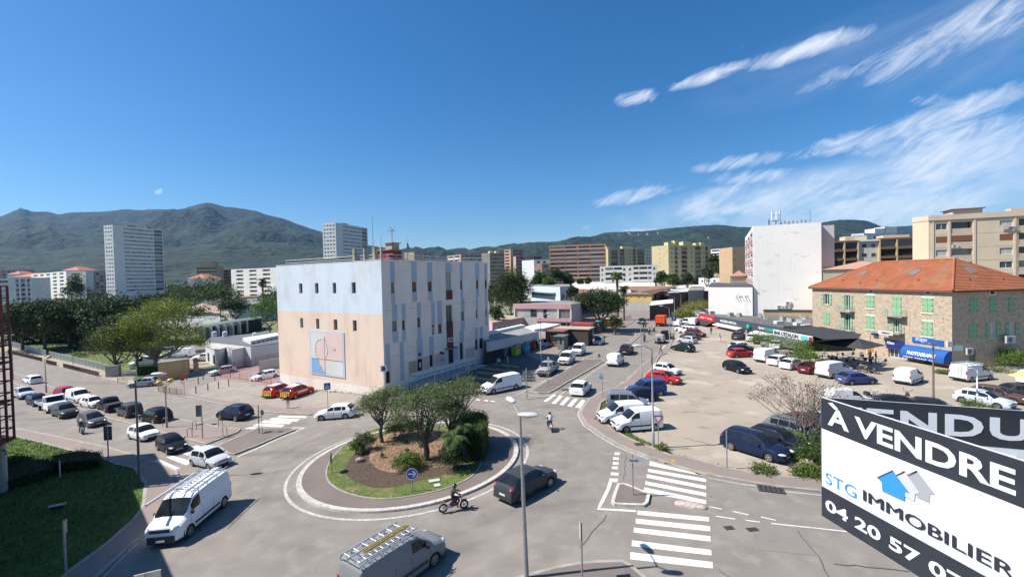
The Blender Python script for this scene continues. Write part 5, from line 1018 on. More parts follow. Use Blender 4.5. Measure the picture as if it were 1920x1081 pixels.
mb=MB();B.wall(mb,'L',0,LL,0,EV,Lw.values(),.28);B.wall(mb,'R',0,WX,0,EV,Rw.values(),.28);mb.quad((WX,0,0),(WX,LL,0),(WX,LL,EV),(WX,0,EV));mb.quad((0,LL,0),(WX,LL,0),(WX,LL,EV),(0,LL,EV));part('wall',mb,m_stone,B.o)
# roof: courses of tiles as real steps
m_tl=mat('orange_tiles',(.37,.125,.055),.8,col2=(.3,.098,.042),scale=.8,bump=.35,bscale=12,coord='pos',dirt=[((.46,.19,.09),1.2,.6,.74),((.2,.07,.04),4,.6,.72),((.3,.16,.09),.35,.55,.7)])
RH=15.05+.1;ov=.45;ax,ay,ay2=7.2,5.6,LL-6.5
cor=[(-ov,-ov),(WX+ov,-ov),(WX+ov,LL+ov),(-ov,LL+ov)];rid=[(ax,ay),(ax,ay2)]
def slope(a,b,c,d,n,nm):
 a,b,c,d=(Vector(v)for v in(a,b,c,d));nrm=(b-a).cross(d-a).normalized();nrm=nrm if nrm.z>0 else-nrm;mb=MB()
 for k in range(n):
  t0,t1=k/n,min(1,(k+1.12)/n);p=[a.lerp(d,t0),b.lerp(c,t0),b.lerp(c,t1),a.lerp(d,t1)]
  up=nrm*.075;q=[p[0]+up,p[1]+up,p[2]+nrm*.012,p[3]+nrm*.012];mb.quad(*q);mb.quad(p[0]-up*.3,p[1]-up*.3,q[1],q[0])
 part(nm,mb,m_tl,B.o)
E3=lambda p,z:(p[0],p[1],z)
slope(E3(cor[3],EV),E3(cor[0],EV),E3(rid[0],RH),E3(rid[1],RH),26,'roof_slope');slope(E3(cor[0],EV),E3(cor[1],EV),E3(rid[0],RH),E3(rid[0],RH),22,'roof_slope')
slope(E3(cor[1],EV),E3(cor[2],EV),E3(rid[1],RH),E3(rid[0],RH),26,'roof_slope');slope(E3(cor[2],EV),E3(cor[3],EV),E3(rid[1],RH),E3(rid[1],RH),22,'roof_slope')
for a,b in((cor[0],rid[0]),(cor[1],rid[0]),(rid[0],rid[1]),(cor[3],rid[1])):
 mb=MB();A=Vector(E3(a,EV if a in cor else RH));C=Vector(E3(b,RH));nk=40
 for k in range(nk):mb.tube([A.lerp(C,k/nk)+Vector((0,0,.07)),A.lerp(C,(k+.96)/nk)+Vector((0,0,.1))],.13,6,cap=False)
 part('ridge_tiles',mb,m_tl,B.o)
mb=MB();[mb.box(*v)for v in((-ov,-ov,EV-.25,WX+ov,-ov+.06,EV),(-ov,-ov+.06,EV-.25,-ov+.06,LL+ov,EV),(-ov+.06,-ov+.06,EV-.06,0,LL+ov,EV-.02),(-ov+.06,-ov+.06,EV-.05,WX+ov,0,EV-.03))];part('eaves_board',mb,mat('brown_eaves',(.16,.06,.04),.7),B.o)
def on_slope(px,py):
 A=Vector(E3(cor[3],EV));Bc=Vector(E3(cor[0],EV));D=Vector(E3(rid[1],RH));n=(Bc-A).cross(D-A).normalized()
 Mx=Matrix.Translation(B.K)@Matrix.Rotation(B.yaw,4,'Z');Mi=Mx.inverted();o=Mi@Vector((0,0,H0));d=Mi.to_3x3()@rayd(px,py);t=(A-o).dot(n)/d.dot(n);return o+d*t,(n if n.z>0 else-n)
def on_slope2(px,py):
 A=Vector(E3(cor[0],EV));Bc=Vector(E3(cor[1],EV));D=Vector(E3(rid[0],RH));n=(Bc-A).cross(D-A).normalized()
 Mx=Matrix.Translation(B.K)@Matrix.Rotation(B.yaw,4,'Z');Mi=Mx.inverted();o=Mi@Vector((0,0,H0));d=Mi.to_3x3()@rayd(px,py);t=(A-o).dot(n)/d.dot(n);return o+d*t,(n if n.z>0 else-n)
for f,x,y,w,l in((on_slope,1620,512.5,.9,1.3),(on_slope,1716,511.5,1.0,1.5),(on_slope2,1821,508,1.0,1.2)):
 p,n=f(x,y);ex=Vector((0,1,0))if f is on_slope else Vector((1,0,0));ez=n.cross(ex).normalized();mb=MB();C=[p+ex*a*w/2+ez*b*l/2+n*.12 for a,b in((-1,-1),(1,-1),(1,1),(-1,1))];lo=[v-n*.12 for v in C]
 mb.quad(*C);[mb.quad(lo[i],lo[(i+1)%4],C[(i+1)%4],C[i])for i in range(4)];o=part('roof_window',mb,m_gframe,B.o);g=MB();g.quad(*[p+(v-p)*.82+n*.02 for v in C]);part('pane',g,mat('sky_pane',(.12,.15,.19),.1),o)
for f,x,y in((on_slope,1613,531),(on_slope,1644,526.5),(on_slope,1722,526.5),(on_slope,1580,526),(on_slope2,1817,525),(on_slope2,1880,524)):
 p,n=f(x,y);mb=MB();mb.lathe([(.16,-.1),(.18,.16),(.1,.24),(.001,.24)],8,Matrix.Translation(p));part('roof_vent',mb,mat('brown_eaves',(.16,.06,.04)),B.o)
m_fr=mat('lime_surround',(.6,.57,.5),.85)
def surround(B,face,h,w=.18,m=None):
 mb=MB()
 for r in((h[0]-w,h[3],h[2]+w,h[3]+w),(h[0]-w,h[1]-w,h[2]+w,h[1]),(h[0]-w,h[1],h[0],h[3]),(h[2],h[1],h[2]+w,h[3])):B.bx(mb,face,*r,-.05,.03)
 part('surround',mb,m or m_fr,B.o)
def shutter_pair(B,face,h,closed,m):
 w=(h[2]-h[0])/2
 for s in(0,1):
  mb=MB()
  if closed:a,b=(h[0]+.01,h[0]+w-.015)if s==0 else(h[0]+w+.015,h[2]-.01);B.bx(mb,face,a,h[1],b,h[3],.0,.05)
  else:a,b=(h[0]-w*.95,h[0]-.02)if s==0 else(h[2]+.02,h[2]+w*.95);B.bx(mb,face,a,h[1],b,h[3],.02,.07)
  n=3;q=.055 if closed else.075
  for k in range(n):z=h[1]+(h[3]-h[1])*(.12+.38*k);B.bx(mb,face,a+.03,z,b-.03,z+.09,q-.01,q+.025)
  o=part('shutter',mb,m,B.o);g=MB()
  for k in range(n):z=h[1]+(h[3]-h[1])*(.12+.38*k);aa=a if s==0 else b-.14;B.bx(g,face,aa,z,aa+.14,z+.1,q+.026,q+.035)
  part('hinge',g,m_seam,o)
for k in('v1','v2','v3'):surround(B,'L',Lw[k],.14,m_wframe);B.window('L',Lw[k],m_gframe,m_glass,.05,.2,0)
surround(B,'R',Rw['v1'],.14,m_wframe);B.window('R',Rw['v1'],m_gframe,m_glass,.05,.2,0)
for k in('a3','a4','a5','b1','b3','b5'):shutter_pair(B,'L',Lw[k],True,m_shut)
for k in('a1','a2','b2','b4'):shutter_pair(B,'L',Lw[k],False,m_shut);B.window('L',Lw[k],m_wframe,m_glass,.09,.16,1,sill=k=='a1')
for k in('a1','a2','a3','b1'):shutter_pair(B,'R',Rw[k],True,m_shut)
for k in('b2','b3'):shutter_pair(B,'R',Rw[k],False,m_shut);B.window('R',Rw[k],m_wframe,m_curt,.1,.12,1,sill=True)
for k in('a3','a5','b3','b5'):mb=MB();h=Lw[k];B.bx(mb,'L',h[0]-.2,h[1]-.16,h[2]+.2,h[1],-.1,.1);B.bx(mb,'L',h[0]-.15,h[3]+.02,h[2]+.15,h[3]+.25,-.1,.02);part('sill',mb,m_fr,B.o)
m_gr=mat('pale_green_rail',(.35,.45,.36),.6)
def balcony(h,w,rail_m=m_gr):
 mb=MB();B.bx(mb,'L',h[0]-w,h[1]-.22,h[2]+w,h[1]-.04,0,1.0);[B.bx(mb,'L',a,h[1]-.6,a+.15,h[1]-.22,0,.6)for a in(h[0]-.4,h[2]+.25)];o=part('balcony_slab',mb,plas('stained_slab',(.3,.28,.24)),B.o)
 g=MB();z=h[1]-.04;c=[(h[0]-w+.05,.95),(h[2]+w-.05,.95)]
 pts=[B.pt('L',c[0][0],z,.02),B.pt('L',c[0][0],z,.95),B.pt('L',c[1][0],z,.95),B.pt('L',c[1][0],z,.02)]
 for a,b in zip(pts,pts[1:]):
  n=int((b-a).length/.13)
  for k in range(n+1):p=a.lerp(b,k/n);g.tube([p,p+Vector((0,0,.95))],.011,3,cap=False)
  g.tube([a+Vector((0,0,.95)),b+Vector((0,0,.95))],.025,5)
 part('railing',g,rail_m,o)
balcony(Lw['a2'],.9);balcony(Lw['a4'],.9);balcony(Lw['b2'],.9);balcony(Lw['b4'],.9)
# ground floor
B.window('L',Lw['g1'],m_wframe,mat('orange_door',(.45,.16,.03),.6),.12,.1,0,name='door');B.window('L',Lw['g2'],m_wframe,m_glass,.1,.3,3,name='shop_window')
h=Lw['g3'];B.window('L',h,mat('pale_shop_frame',(.5,.48,.44),.6),m_glass,.12,.35,3,name='shop_window')
mb=MB();B.bx(mb,'L',h[0],h[1],h[0]+(h[2]-h[0])*.44,h[1]+.75,-.3,.03);B.bx(mb,'L',h[0]+(h[2]-h[0])*.62,h[1],h[2],h[1]+.75,-.3,.03);part('tiled_plinth',mb,mat('orange_plinth',(.5,.17,.07),.6),B.o)
mb=MB();B.bx(mb,'L',h[0]+.1,h[1]+.76,h[0]+(h[2]-h[0])*.42,h[1]+1.2,-.34,-.31);B.bx(mb,'L',h[0]+(h[2]-h[0])*.64,h[1]+.76,h[2]-.1,h[1]+1.2,-.34,-.31);part('window_display',mb,mat('green_display',(.1,.35,.2),.7),B.o)
mb=MB();h4=Rw['g1'];B.panes(mb,'R',[h4],.2);part('door',mb,m_gframe,B.o)
def sign(B,face,r,m,out0=.02,out1=.12,name='sign_board',txt=None,tm=None,box=None,bold=.02,par=None):
 h=getattr(B,face).rect(*r);mb=MB();B.bx(mb,face,*h,out0,out1);o=part(name,mb,m,par or B.o)
 if txt:
  bx_=box or(.08,.2,.92,.8);W_,H_=h[2]-h[0],h[3]-h[1]
  if face=='L':org=B.pt(face,h[2]-W_*bx_[0],h[1]+H_*bx_[1],out1+.02);u=-B.fr['L'][1]
  else:org=B.pt(face,h[0]+W_*bx_[0],h[1]+H_*bx_[1],out1+.02);u=B.fr['R'][1]
  text_on(o,txt,tm or m_white2,org,u,(0,0,1),W_*(bx_[2]-bx_[0]),H_*(bx_[3]-bx_[1]),bold)
 return o,h
m_white2=mat('white_lettering',(.75,.75,.75),.6);m_sblue=mat('shop_blue',(.01,.1,.38),.5);m_snavy=mat('shop_navy',(.015,.03,.16),.5)
s_,h=sign(B,'L',c6(966,250,1236,296),m_sblue,txt='STUDIO',box=(.12,.42,.5,.92));text_on(s_,'Photo  -  Identite',m_white2,B.pt('L',h[2]-(h[2]-h[0])*.3,h[1]+.12,.14),(0,-1,0),(0,0,1),(h[2]-h[0])*.35,.18)
sign(B,'L',c6(735,268,900,312),m_snavy,txt='Allianz',box=(.1,.25,.5,.8));sign(B,'L',c6(752,318,880,340),m_snavy,.0,.3,name='lower_sign');sign(B,'L',c6(718,182,845,214),m_wframe,.95,1.0,name='banner',txt='Allianz',tm=m_snavy,box=(.2,.25,.75,.75));sign(B,'L',c6(632,200,676,218),m_snavy,.0,.5)
sign(B,'L',c6(1302,270,1316,318),m_wframe,.1,.9,name='projecting_sign');mb=MB();mb.box(.1,-.1,2.5,1.6,-.04,3.2);part('projecting_sign',mb,mat('pale_cyan_sign',(.5,.68,.7),.5),B.o)
ac_unit(B.o,B,'R',*B.R.px(1883,641.5),w=1.5,hh=1.0,out=.5);ac_unit(B.o,B,'R',*B.R.px(1815,664),w=1.0,hh=.9)
mb=MB();a,z=B.R.px(1877,655);mb.tube([(a,-.4,0),(a,-.4,z)],.04,5);part('drain_pipe',mb,m_gframe,B.o)
# rounded blue awning: a quarter barrel with closed ends
h=B.L.rect(*c6(925,300,1296,420));z_hi=B.L.px(1705,646)[1];z_lo=h[1]-.15;a0,a1=h[0]-.1,h[2]+.1;mb=MB();prof=[(0,z_hi)]+[(1.3*sin(q),z_lo+.35+(z_hi-z_lo-.35)*cos(q))for q in[pi/2*k/8 for k in range(9)]]+[(1.3,z_lo)]
for(o0,zz0),(o1,zz1)in zip(prof,prof[1:]):mb.quad(B.pt('L',a0,zz0,o0),B.pt('L',a1,zz0,o0),B.pt('L',a1,zz1,o1),B.pt('L',a0,zz1,o1))
for a in(a0,a1):mb.poly([B.pt('L',a,z,o)for o,z in prof]+[B.pt('L',a,z_lo,0)])
aw=part('awning',mb,mat('awning_blue',(.008,.085,.32),.7),B.o)
q0=pi/2*.62;o0,zz0=1.3*sin(q0),z_lo+.35+(z_hi-z_lo-.35)*cos(q0);q1=pi/2*.92;o1,zz1=1.3*sin(q1),z_lo+.35+(z_hi-z_lo-.35)*cos(q1)
pa,pb=B.pt('L',a1-(a1-a0)*.18,zz1,o1+.06),B.pt('L',a1-(a1-a0)*.18,zz0,o0+.06);text_on(aw,'PHOTOGRAPHE',m_white2,pa,(0,-1,0),(pb-pa),(a1-a0)*.64,(pb-pa).length*.85,.035,.03)
mb=MB()
for k in range(16):
 if k in(5,12):continue
 a=a1-(a1-a0)*(.1+.045*k);B.bx(mb,'L',a-(a1-a0)*.032,z_lo+.1,a,z_lo+.2,1.3,1.315)
part('small_lettering',mb,m_white2,aw)
# ---------------- shop strip with signs along the parking lot
p0=P(1400,626);YS=radians(2.2);dS=Vector((-sin(YS),cos(YS),0));tmp=Face(p0,dS)
aN=tmp.px(1548,660)[0];Kc=p0+dS*aN;B=Bld('shop_row','low dark fronted shop row with pharmacy and medical shop beside the parking lot',(Kc.x,Kc.y),YS,0);SHOP=B
aF=B.L.px(1311.7,600)[0];FT=B.L.px(1311.7,589)[1];FT=(B.L.px(1341,593)[1]+B.L.px(1469,615.5)[1])/2;FB=(B.L.px(1345,605)[1]+B.L.px(1450,624)[1])/2;SD=20
print('shop row',Kc,'len',aF,'fascia',FB,FT)
a46=B.L.px(1469,620)[0]
hs_px=[(1359,605,1378,620),(1380,608,1398,624),(1400,612,1407,625),(1408,620,1430,633),(1432,622,1440,632),(1444,622,1458,640)]
holes=[B.L.rect(*r)for r in hs_px];holes=[(h[0],.15,h[2],FB-.15)for h in holes]+[(B.L.px(1352,610)[0],.1,B.L.px(1327,610)[0],FB-.1)]
m_dw=plas('grey_shop_wall',(.3,.29,.28))
mb=MB();B.wall(mb,'L',a46,aF,0,FB,holes,.3);mb.quad((0,a46,0),(SD,a46,0),(SD,a46,FB),(0,a46,FB));mb.quad((0,aF,0),(SD,aF,0),(SD,aF,FT),(0,aF,FT));part('wall',mb,m_dw,B.o)
mb=MB();mb.quad((0.02,a46,FT-.15),(SD,a46,FT-.15),(SD,aF,FT-.15),(.02,aF,FT-.15));part('roof',mb,mat('bitumen_roof',(.13,.125,.12),.9,col2=(.09,.088,.085),scale=.3,dirt=[((.2,.19,.17),.5,.57,.7)]),B.o)
for h in holes[:6]:B.window('L',h,m_gframe,m_glassb,.07,.2,1,name='shop_window')
B.window('L',holes[6],mat('red_frame',(.4,.03,.03),.6),m_glass,.25,.25,2,name='shop_window')
def fascia(x0,x1,m,name,txt=None,tm=None,box=None,bold=.02):
 a1,a0=B.L.px(x0,605)[0],B.L.px(x1,605)[0];mb=MB();B.bx(mb,'L',a0,FB-.1,a1,FT+.08,-.1,.25);o=part(name,mb,m,B.o)
 if txt:W_,H_=a1-a0,FT-FB;bx_=box;text_on(o,txt,tm or m_white2,B.pt('L',a1-W_*bx_[0],FB+H_*bx_[1],.27),(0,-1,0),(0,0,1),W_*(bx_[2]-bx_[0]),H_*(bx_[3]-bx_[1]),bold)
 return o
m_slate=mat('slate_fascia',(.05,.06,.075),.6)
fascia(1311.7,1341,mat('red_fascia',(.55,.02,.02),.5),'fascia','ooo ^ ooo',box=(.12,.3,.85,.7));fascia(1341.2,1406,m_slate,'fascia','MATERIEL MEDICAL',box=(.2,.3,.68,.68));f3=fascia(1406.2,1500,m_slate,'fascia','Aprium',box=(.22,.25,.35,.75))
W_=B.L.px(1406.2,605)[0]-B.L.px(1500,605)[0];a1=B.L.px(1406.2,605)[0]
text_on(f3,'PHARMACIE',mat('teal_lettering',(.02,.4,.36),.6),B.pt('L',a1-W_*.37,FB+.25*(FT-FB),.27),(0,-1,0),(0,0,1),W_*.28,.5*(FT-FB),.02)
a,z=B.L.px(1409,606);mb=MB();B.bx(mb,'L',a-.5,FT-.9,a+.5,FT-.55,.27,.9);B.bx(mb,'L',a-.18,FT-1.2,a+.18,FT-.2,.3,.87);part('pharmacy_cross',mb,mat('teal_cross',(.02,.45,.38),.5),B.o)
for x0,x1 in((1346,1394),(1418,1466)):
 a1,a0=B.L.px(x0,610)[0],B.L.px(x1,610)[0];mb=MB();z=FB-.05;mb.quad(B.pt('L',a0,z,.25),B.pt('L',a1,z,.25),B.pt('L',a1,z-.35,1.5),B.pt('L',a0,z-.35,1.5));B.bx(mb,'L',a0,z-.5,a1,z-.34,1.48,1.5);part('awning',mb,mat('pale_awning',(.55,.54,.5),.8),B.o)
a1,a0=B.L.px(1309,605)[0],B.L.px(1340,605)[0];mb=MB();mb.quad(B.pt('L',a0,FB,.25),B.pt('L',a1,FB,.25),B.pt('L',a1,FB-.9,2.4),B.pt('L',a0,FB-.9,2.4));part('awning',mb,mat('black_awning',(.03,.03,.035),.8),B.o)
# bar front, its sign and the dark canopies
a1,a0=B.L.px(1469,625)[0],B.L.px(1545,640)[0];bz=B.L.px(1507,628)[1];print('bar sign',a0,a1,bz)
mb=MB();B.wall(mb,'L',0,a46,0,3.2,[(1,.1,a46-1,2.8)],.3);mb.quad((0,0,0),(SD,0,0),(SD,0,3.2),(0,0,3.2));mb.quad((0,0,3.2),(SD,0,3.2),(SD,a46,3.2),(0,a46,3.2));part('bar_wall',mb,m_dark,B.o)
m_canv=mat('charcoal_canvas',(.045,.045,.048),.85,col2=(.035,.035,.038),scale=.6);m_canv2=mat('grey_canvas',(.12,.12,.12),.85)
zb0=FT-.1
mb=MB();B.bx(mb,'L',a0,zb0-1.05,a1,zb0,1.9,2.05);o=part('bar_sign',mb,mat('bar_sign_white',(.6,.62,.62),.6),B.o)
text_on(o,"BAR L'ETALON",mat('black_lettering',(.02,.02,.02),.6),B.pt('L',a1-(a1-a0)*.03,zb0-.88,2.07),(0,-1,0),(0,0,1),(a1-a0)*.64,.7,.05)
mb=MB();B.bx(mb,'L',a0+(a1-a0)*.1,zb0-.95,a0+(a1-a0)*.26,zb0-.15,2.06,2.075);part('sign_patch',mb,mat('teal_patch',(.1,.5,.48),.6),o);mb=MB();B.bx(mb,'L',a0+.02,zb0-.95,a0+(a1-a0)*.08,zb0-.2,2.06,2.075);part('sign_patch',mb,m_tail,o)
mb=MB();mb.quad(B.pt('L',a0,zb0-1.1,2),B.pt('L',a1+1,zb0-1.1,2),B.pt('L',a1+1,zb0-1.9,5.2),B.pt('L',a0,zb0-1.9,5.2));mb.quad(B.pt('L',a0,zb0-1.9,5.2),B.pt('L',a1+1,zb0-1.9,5.2),B.pt('L',a1+1,zb0-2.15,5.2),B.pt('L',a0,zb0-2.15,5.2));part('terrace_awning',mb,m_canv2,B.o)
mb=MB();mb.quad(B.pt('L',a0-.3,zb0+.2,2),B.pt('L',a1,zb0+.1,1.9),B.pt('L',a1,zb0+.3,-4),B.pt('L',a0-.3,zb0+.5,-4));part('canopy_roof',mb,m_canv,B.o)
# second canopy between bar and stone house
c=thing('terrace_canopy','wide black canvas canopy between the bar and the stone house','canopy')
def zq(px,z):return PZ(px[0],px[1],z)
mb=MB();T_=[zq((1546,632),4.4),zq((1617,622),4.6),zq((1612,633),4.2),zq((1590,642),3.6),zq((1540,648),3.8)]
mb.poly([zq((1480,617),4.9),zq((1540,612),5.0),zq((1616,626),4.6),zq((1610,634),4.2),zq((1546,636),4.4)]);mb.poly([zq((1546,636),4.4),zq((1610,634),4.2),zq((1662,647),3.3),zq((1620,655),3.1),zq((1520,642),3.2)]);part('canvas',mb,m_canv,c)
for x,y in((1545,665),(1570,674),(1600,664),(1632,668)):p=P(x,y);mb=MB();mb.tube([p,p+Vector((0,0,3.3))],.05,6);part('post',mb,m_gframe,c)
for i,(x,y)in enumerate([(1335,586),(1370,589),(1386,590),(1425,591),(1436,595),(1468,597),(1482,600),(1500,602),(1505,596),(1513,603),(1412,585)]):
 p=PZ(x,y+3,FT-.15);mb=MB();mb.cbox(0,0,.45,1.3,.8,.8);mb.cbox(0,0,.02,1.5,1,.06);o=link('air_conditioner',mb.mesh('air_conditioner',mat('ac_grey',(.36,.36,.35),.5)),B.o);Mi=(Matrix.Translation(B.K)@Matrix.Rotation(B.yaw,4,'Z')).inverted();o.location=Mi@p;o.rotation_euler=(0,0,i*.3)
 g=MB();g.lathe([(.001,.87),(.3,.87),(.3,.9),(.001,.9)],12);part('fan',g,m_seam,o)
for x,y in((1460,605),(1497,608),(1512,612),(1504,601)):p=PZ(x,y+2,FT-.15);mb=MB();mb.cbox(0,0,.35,1.6,1.2,.6);o=link('roof_light',mb.mesh('roof_light',m_wframe),B.o);o.location=Mi@p
# ---------------- generic apartment blocks
def block(name,label,kx,ky,Y,yaw,endR,endL,storeys,wm,colsR,colsL,sh=None,wfrac=(.32,.82),bm_=None,slabm=None,big=False,z0=-6,depthL=None,pane=None,roofm=None,parapet=.5,lang=pi/2,gm_=None,recess=.35):
 """corner at pixel column kx, top at row ky, forward distance Y; endR/endL pixel columns where the faces end"""
 k=at(kx,ky,Y);top=k.z-z0;B=Bld(name,label,(k.x,k.y),yaw,z0,lang=lang)
 WR=B.R.px(endR,ky+20)[0]if endR else 10;WL=depthL or(B.L.px(endL,ky+20)[0]if endL else 12)
 if not.5<WL<110:WL=12
 sh=sh or 2.9;holes={'R':[],'L':[]};mbp=MB();bal=MB();inner=MB()
 walls=MB()
 for face,W,cols in(('R',WR,colsR),('L',WL,colsL)):
  for si in range(storeys):
   zt=top-parapet-si*sh
   if zt-sh<0:break
   for(f0,f1,kd)in cols:
    a0,a1=W*f0,W*f1
    if kd=='w':h=(a0,zt-sh*wfrac[1],a1,zt-sh*wfrac[0]);holes[face].append(h);(B.window(face,h,m_wframe,random.choice([m_glass,m_glass,m_curt,m_glassb]),.08,.15,1)if big else B.panes(mbp,face,[h],.15,random.choice([0,0,0,1])))
    elif kd=='s':h=(a0,zt-sh*.62,a1,zt-sh*.38);holes[face].append(h);B.panes(mbp,face,[h],.15,0)
    elif kd=='r':h=(a0,zt-sh*wfrac[1],a1,zt-sh*wfrac[0]);holes[face].append(h);B.panes(mbp,face,[h],.12,1 if random.random()<.8 else 0)
    elif kd=='R':
     for q_ in range(14):h=(a0+(a1-a0)*q_/14,zt-sh*wfrac[1],a0+(a1-a0)*(q_+.93)/14,zt-sh*wfrac[0]);holes[face].append(h);B.panes(mbp,face,[h],.12,0 if random.random()<.13 else 2)
    elif kd in 'bB':
     h=(a0,zt-sh*.98,a1,zt-sh*.12);holes[face].append(h);B.panes(mbp,face,[h],1.15,random.choice([0,0,1]))
     ph=.38;q=MB();B.bx(q,face,a0+.02,h[1]+.02,a1-.02,h[1]+sh*ph,recess-.5,recess-.38);B.bx(q,face,a0+.02,h[1]-.0,a1-.02,h[1]+.15,-1.1,recess-.36)
     if big or(kd=='B'):
      part('balcony',q,bm_ or wm,B.o)
     else:
      n=len(bal.v);bal.v+=q.v;bal.f+=[tuple(i+n for i in f)for f in q.f];bal.m+=q.m
  B.wall(walls,face,0,W,0,top,holes[face],1.2 if any(c[2]in 'bB' for c in cols)else.2,0,1)
 uL=B.fr['L'][1];pR=Vector((WR,0,0));pL=uL*WL;pRL=pR+pL
 for a,b in((pR,pRL),(pL,pRL)):walls.quad(a,b,b+Vector((0,0,top)),a+Vector((0,0,top)))
 part('wall',walls,[wm,gm_ or wm],B.o)
 mb=MB();mb.quad(*[p+Vector((0,0,top-.3))for p in(Vector((0,0,0)),pR,pRL,pL)]);part('roof',mb,roofm or m_roofg,B.o)
 if mbp.v:part('window_panes',mbp,[pane or m_glass,m_curt,mat('closed_shutter',(.27,.28,.29),.7)],B.o,kind='stuff')
 if bal.v:part('balconies',bal,bm_ or wm,B.o,kind='stuff')
 if slabm:
  mb=MB()
  for si in range(storeys+1):
   zt=top-parapet-si*sh
   if zt>0:
    B.bx(mb,'R',0,zt-.18,WR,zt+.18,-.1,.12)
    if slabm[1]:B.bx(mb,'L',0,zt-.18,WL,zt+.18,-.1,.12)
  part('floor_band',mb,slabm[0],B.o)
 B.top=top;B.WR=WR;B.WL=WL;return B
def topbox(B,items,m=None,name='roof_housing'):
 for(a,b,w,d,h)in items:
  mb=MB();x,y=B.WR*a,B.WL*b;mb.box(x,y,B.top-.3,x+w,y+d,B.top+h);part(name,mb,m or m_roofg,B.o)
def cols(n,a=.05,b=.95,w=.55,k='w'):s=(b-a)/n;return[(a+i*s+s*(1-w)/2,a+i*s+s*(1+w)/2,k)for i in range(n)]
wht=plas('white_render',(.72,.7,.66),.88);wht2=plas('cool_white_render',(.62,.63,.63),.92);crm=plas('cream_render',(.62,.52,.37),.88);ylw=plas('yellow_render',(.66,.55,.27),.88);pnk=plas('salmon_render',(.52,.3,.2),.85)
tan=plas('tan_render2',(.45,.34,.22));brn=mat('brown_parapet',(.24,.095,.06),.8);gry=plas('grey_render',(.34,.35,.36));blu_w=plas('bluish_render',(.5,.58,.68),.92);blind=mat('pale_band',(.36,.38,.4),.7)
T1=block('tower_block','tallest pale tower block standing left against the mountain',211,421.5,325,radians(76),305.5,195,17,plas('tower_pale',(.66,.67,.66),.94),[(.2,.78,'R'),(.8,.985,'b')],cols(3,.08,.92,.62),sh=2.82,wfrac=(.35,.72),big=False,gm_=plas('tower_side',(.7,.7,.68),.94),bm_=gry);topbox(T1,[(.3,.2,6,5,1.2),(.7,.2,3,3,1.6)])
T2=block('tower_block','second pale tower block rising behind the mural wall building',629,417,340,radians(75),689,605,17,plas('tower_pale',(.66,.67,.66),.94),[(.2,.78,'R'),(.8,.985,'b')],cols(4,.04,.96,.62),sh=2.85,wfrac=(.35,.72),bm_=gry);topbox(T2,[(.3,.2,6,5,1.2)])
B1=block('apartment_block','white balcony block with orange roof behind the left pines',123.8,508,318,radians(82),161.5,59,9,wht,[(.46,.54,'s')],[(f0,f1,'b')for f0,f1 in((.07,.17),(.25,.35),(.43,.53),(.61,.71),(.79,.93))],sh=2.6,bm_=wht,lang=radians(65))
B2=block('apartment_block','white balcony block behind the school beside the mural building',433,505,300,radians(-26),545,431,10,wht,cols(4,.04,.96,.55,'b'),[(.3,.6,'s')],sh=2.6,bm_=wht,depthL=10)
B3=block('apartment_block','long grey white block at far left behind the red scaffold',-30,522,290,radians(8),60,-32,6,wht2,[(.1,.5,'r'),(.66,.72,'b'),(.76,.86,'b'),(.9,.96,'b')],[],sh=3.0,bm_=gry,depthL=14)
B4=block('apartment_block','ochre and grey block between the white one and the tall left tower',175,508,360,radians(12),230,162,8,plas('dull_grey',(.27,.25,.22)),cols(6,.05,.95,.6),[(.4,.6,'s')],sh=2.7,gm_=tan,lang=radians(120))
B5=block('apartment_block','brick brown low block right of the tall left tower',345,528,330,radians(12),400,306,4,plas('dark_brown_render',(.2,.12,.09)),cols(5,.05,.95,.6),cols(5,.05,.95,.6),sh=2.9,lang=radians(110))
B6=block('apartment_block','stepped balcony residence below the mountain right of the left tower',368,500,420,radians(8),408,358,5,tan,[(.03,.97,'b')],[(.1,.9,'b')],sh=3.2,bm_=plas('cream_parapet',(.5,.42,.33)));topbox(B6,[(.15,.1,12,8,3.4),(.3,.15,8,6,5)],tan)
B7=block('apartment_block','brown terraced block below the mountain near the trees',405,506,440,radians(10),470,400,5,plas('dark_brown_render',(.2,.12,.09)),cols(6,.04,.96,.6,'b'),[],sh=3,bm_=tan,depthL=12)
B8=block('apartment_block','pale distant block at the far left edge below the mountain',-40,507,450,radians(5),45,-42,4,plas('dull_pink',(.38,.3,.27)),cols(8,.03,.97,.6,'b'),[],sh=3,depthL=12)
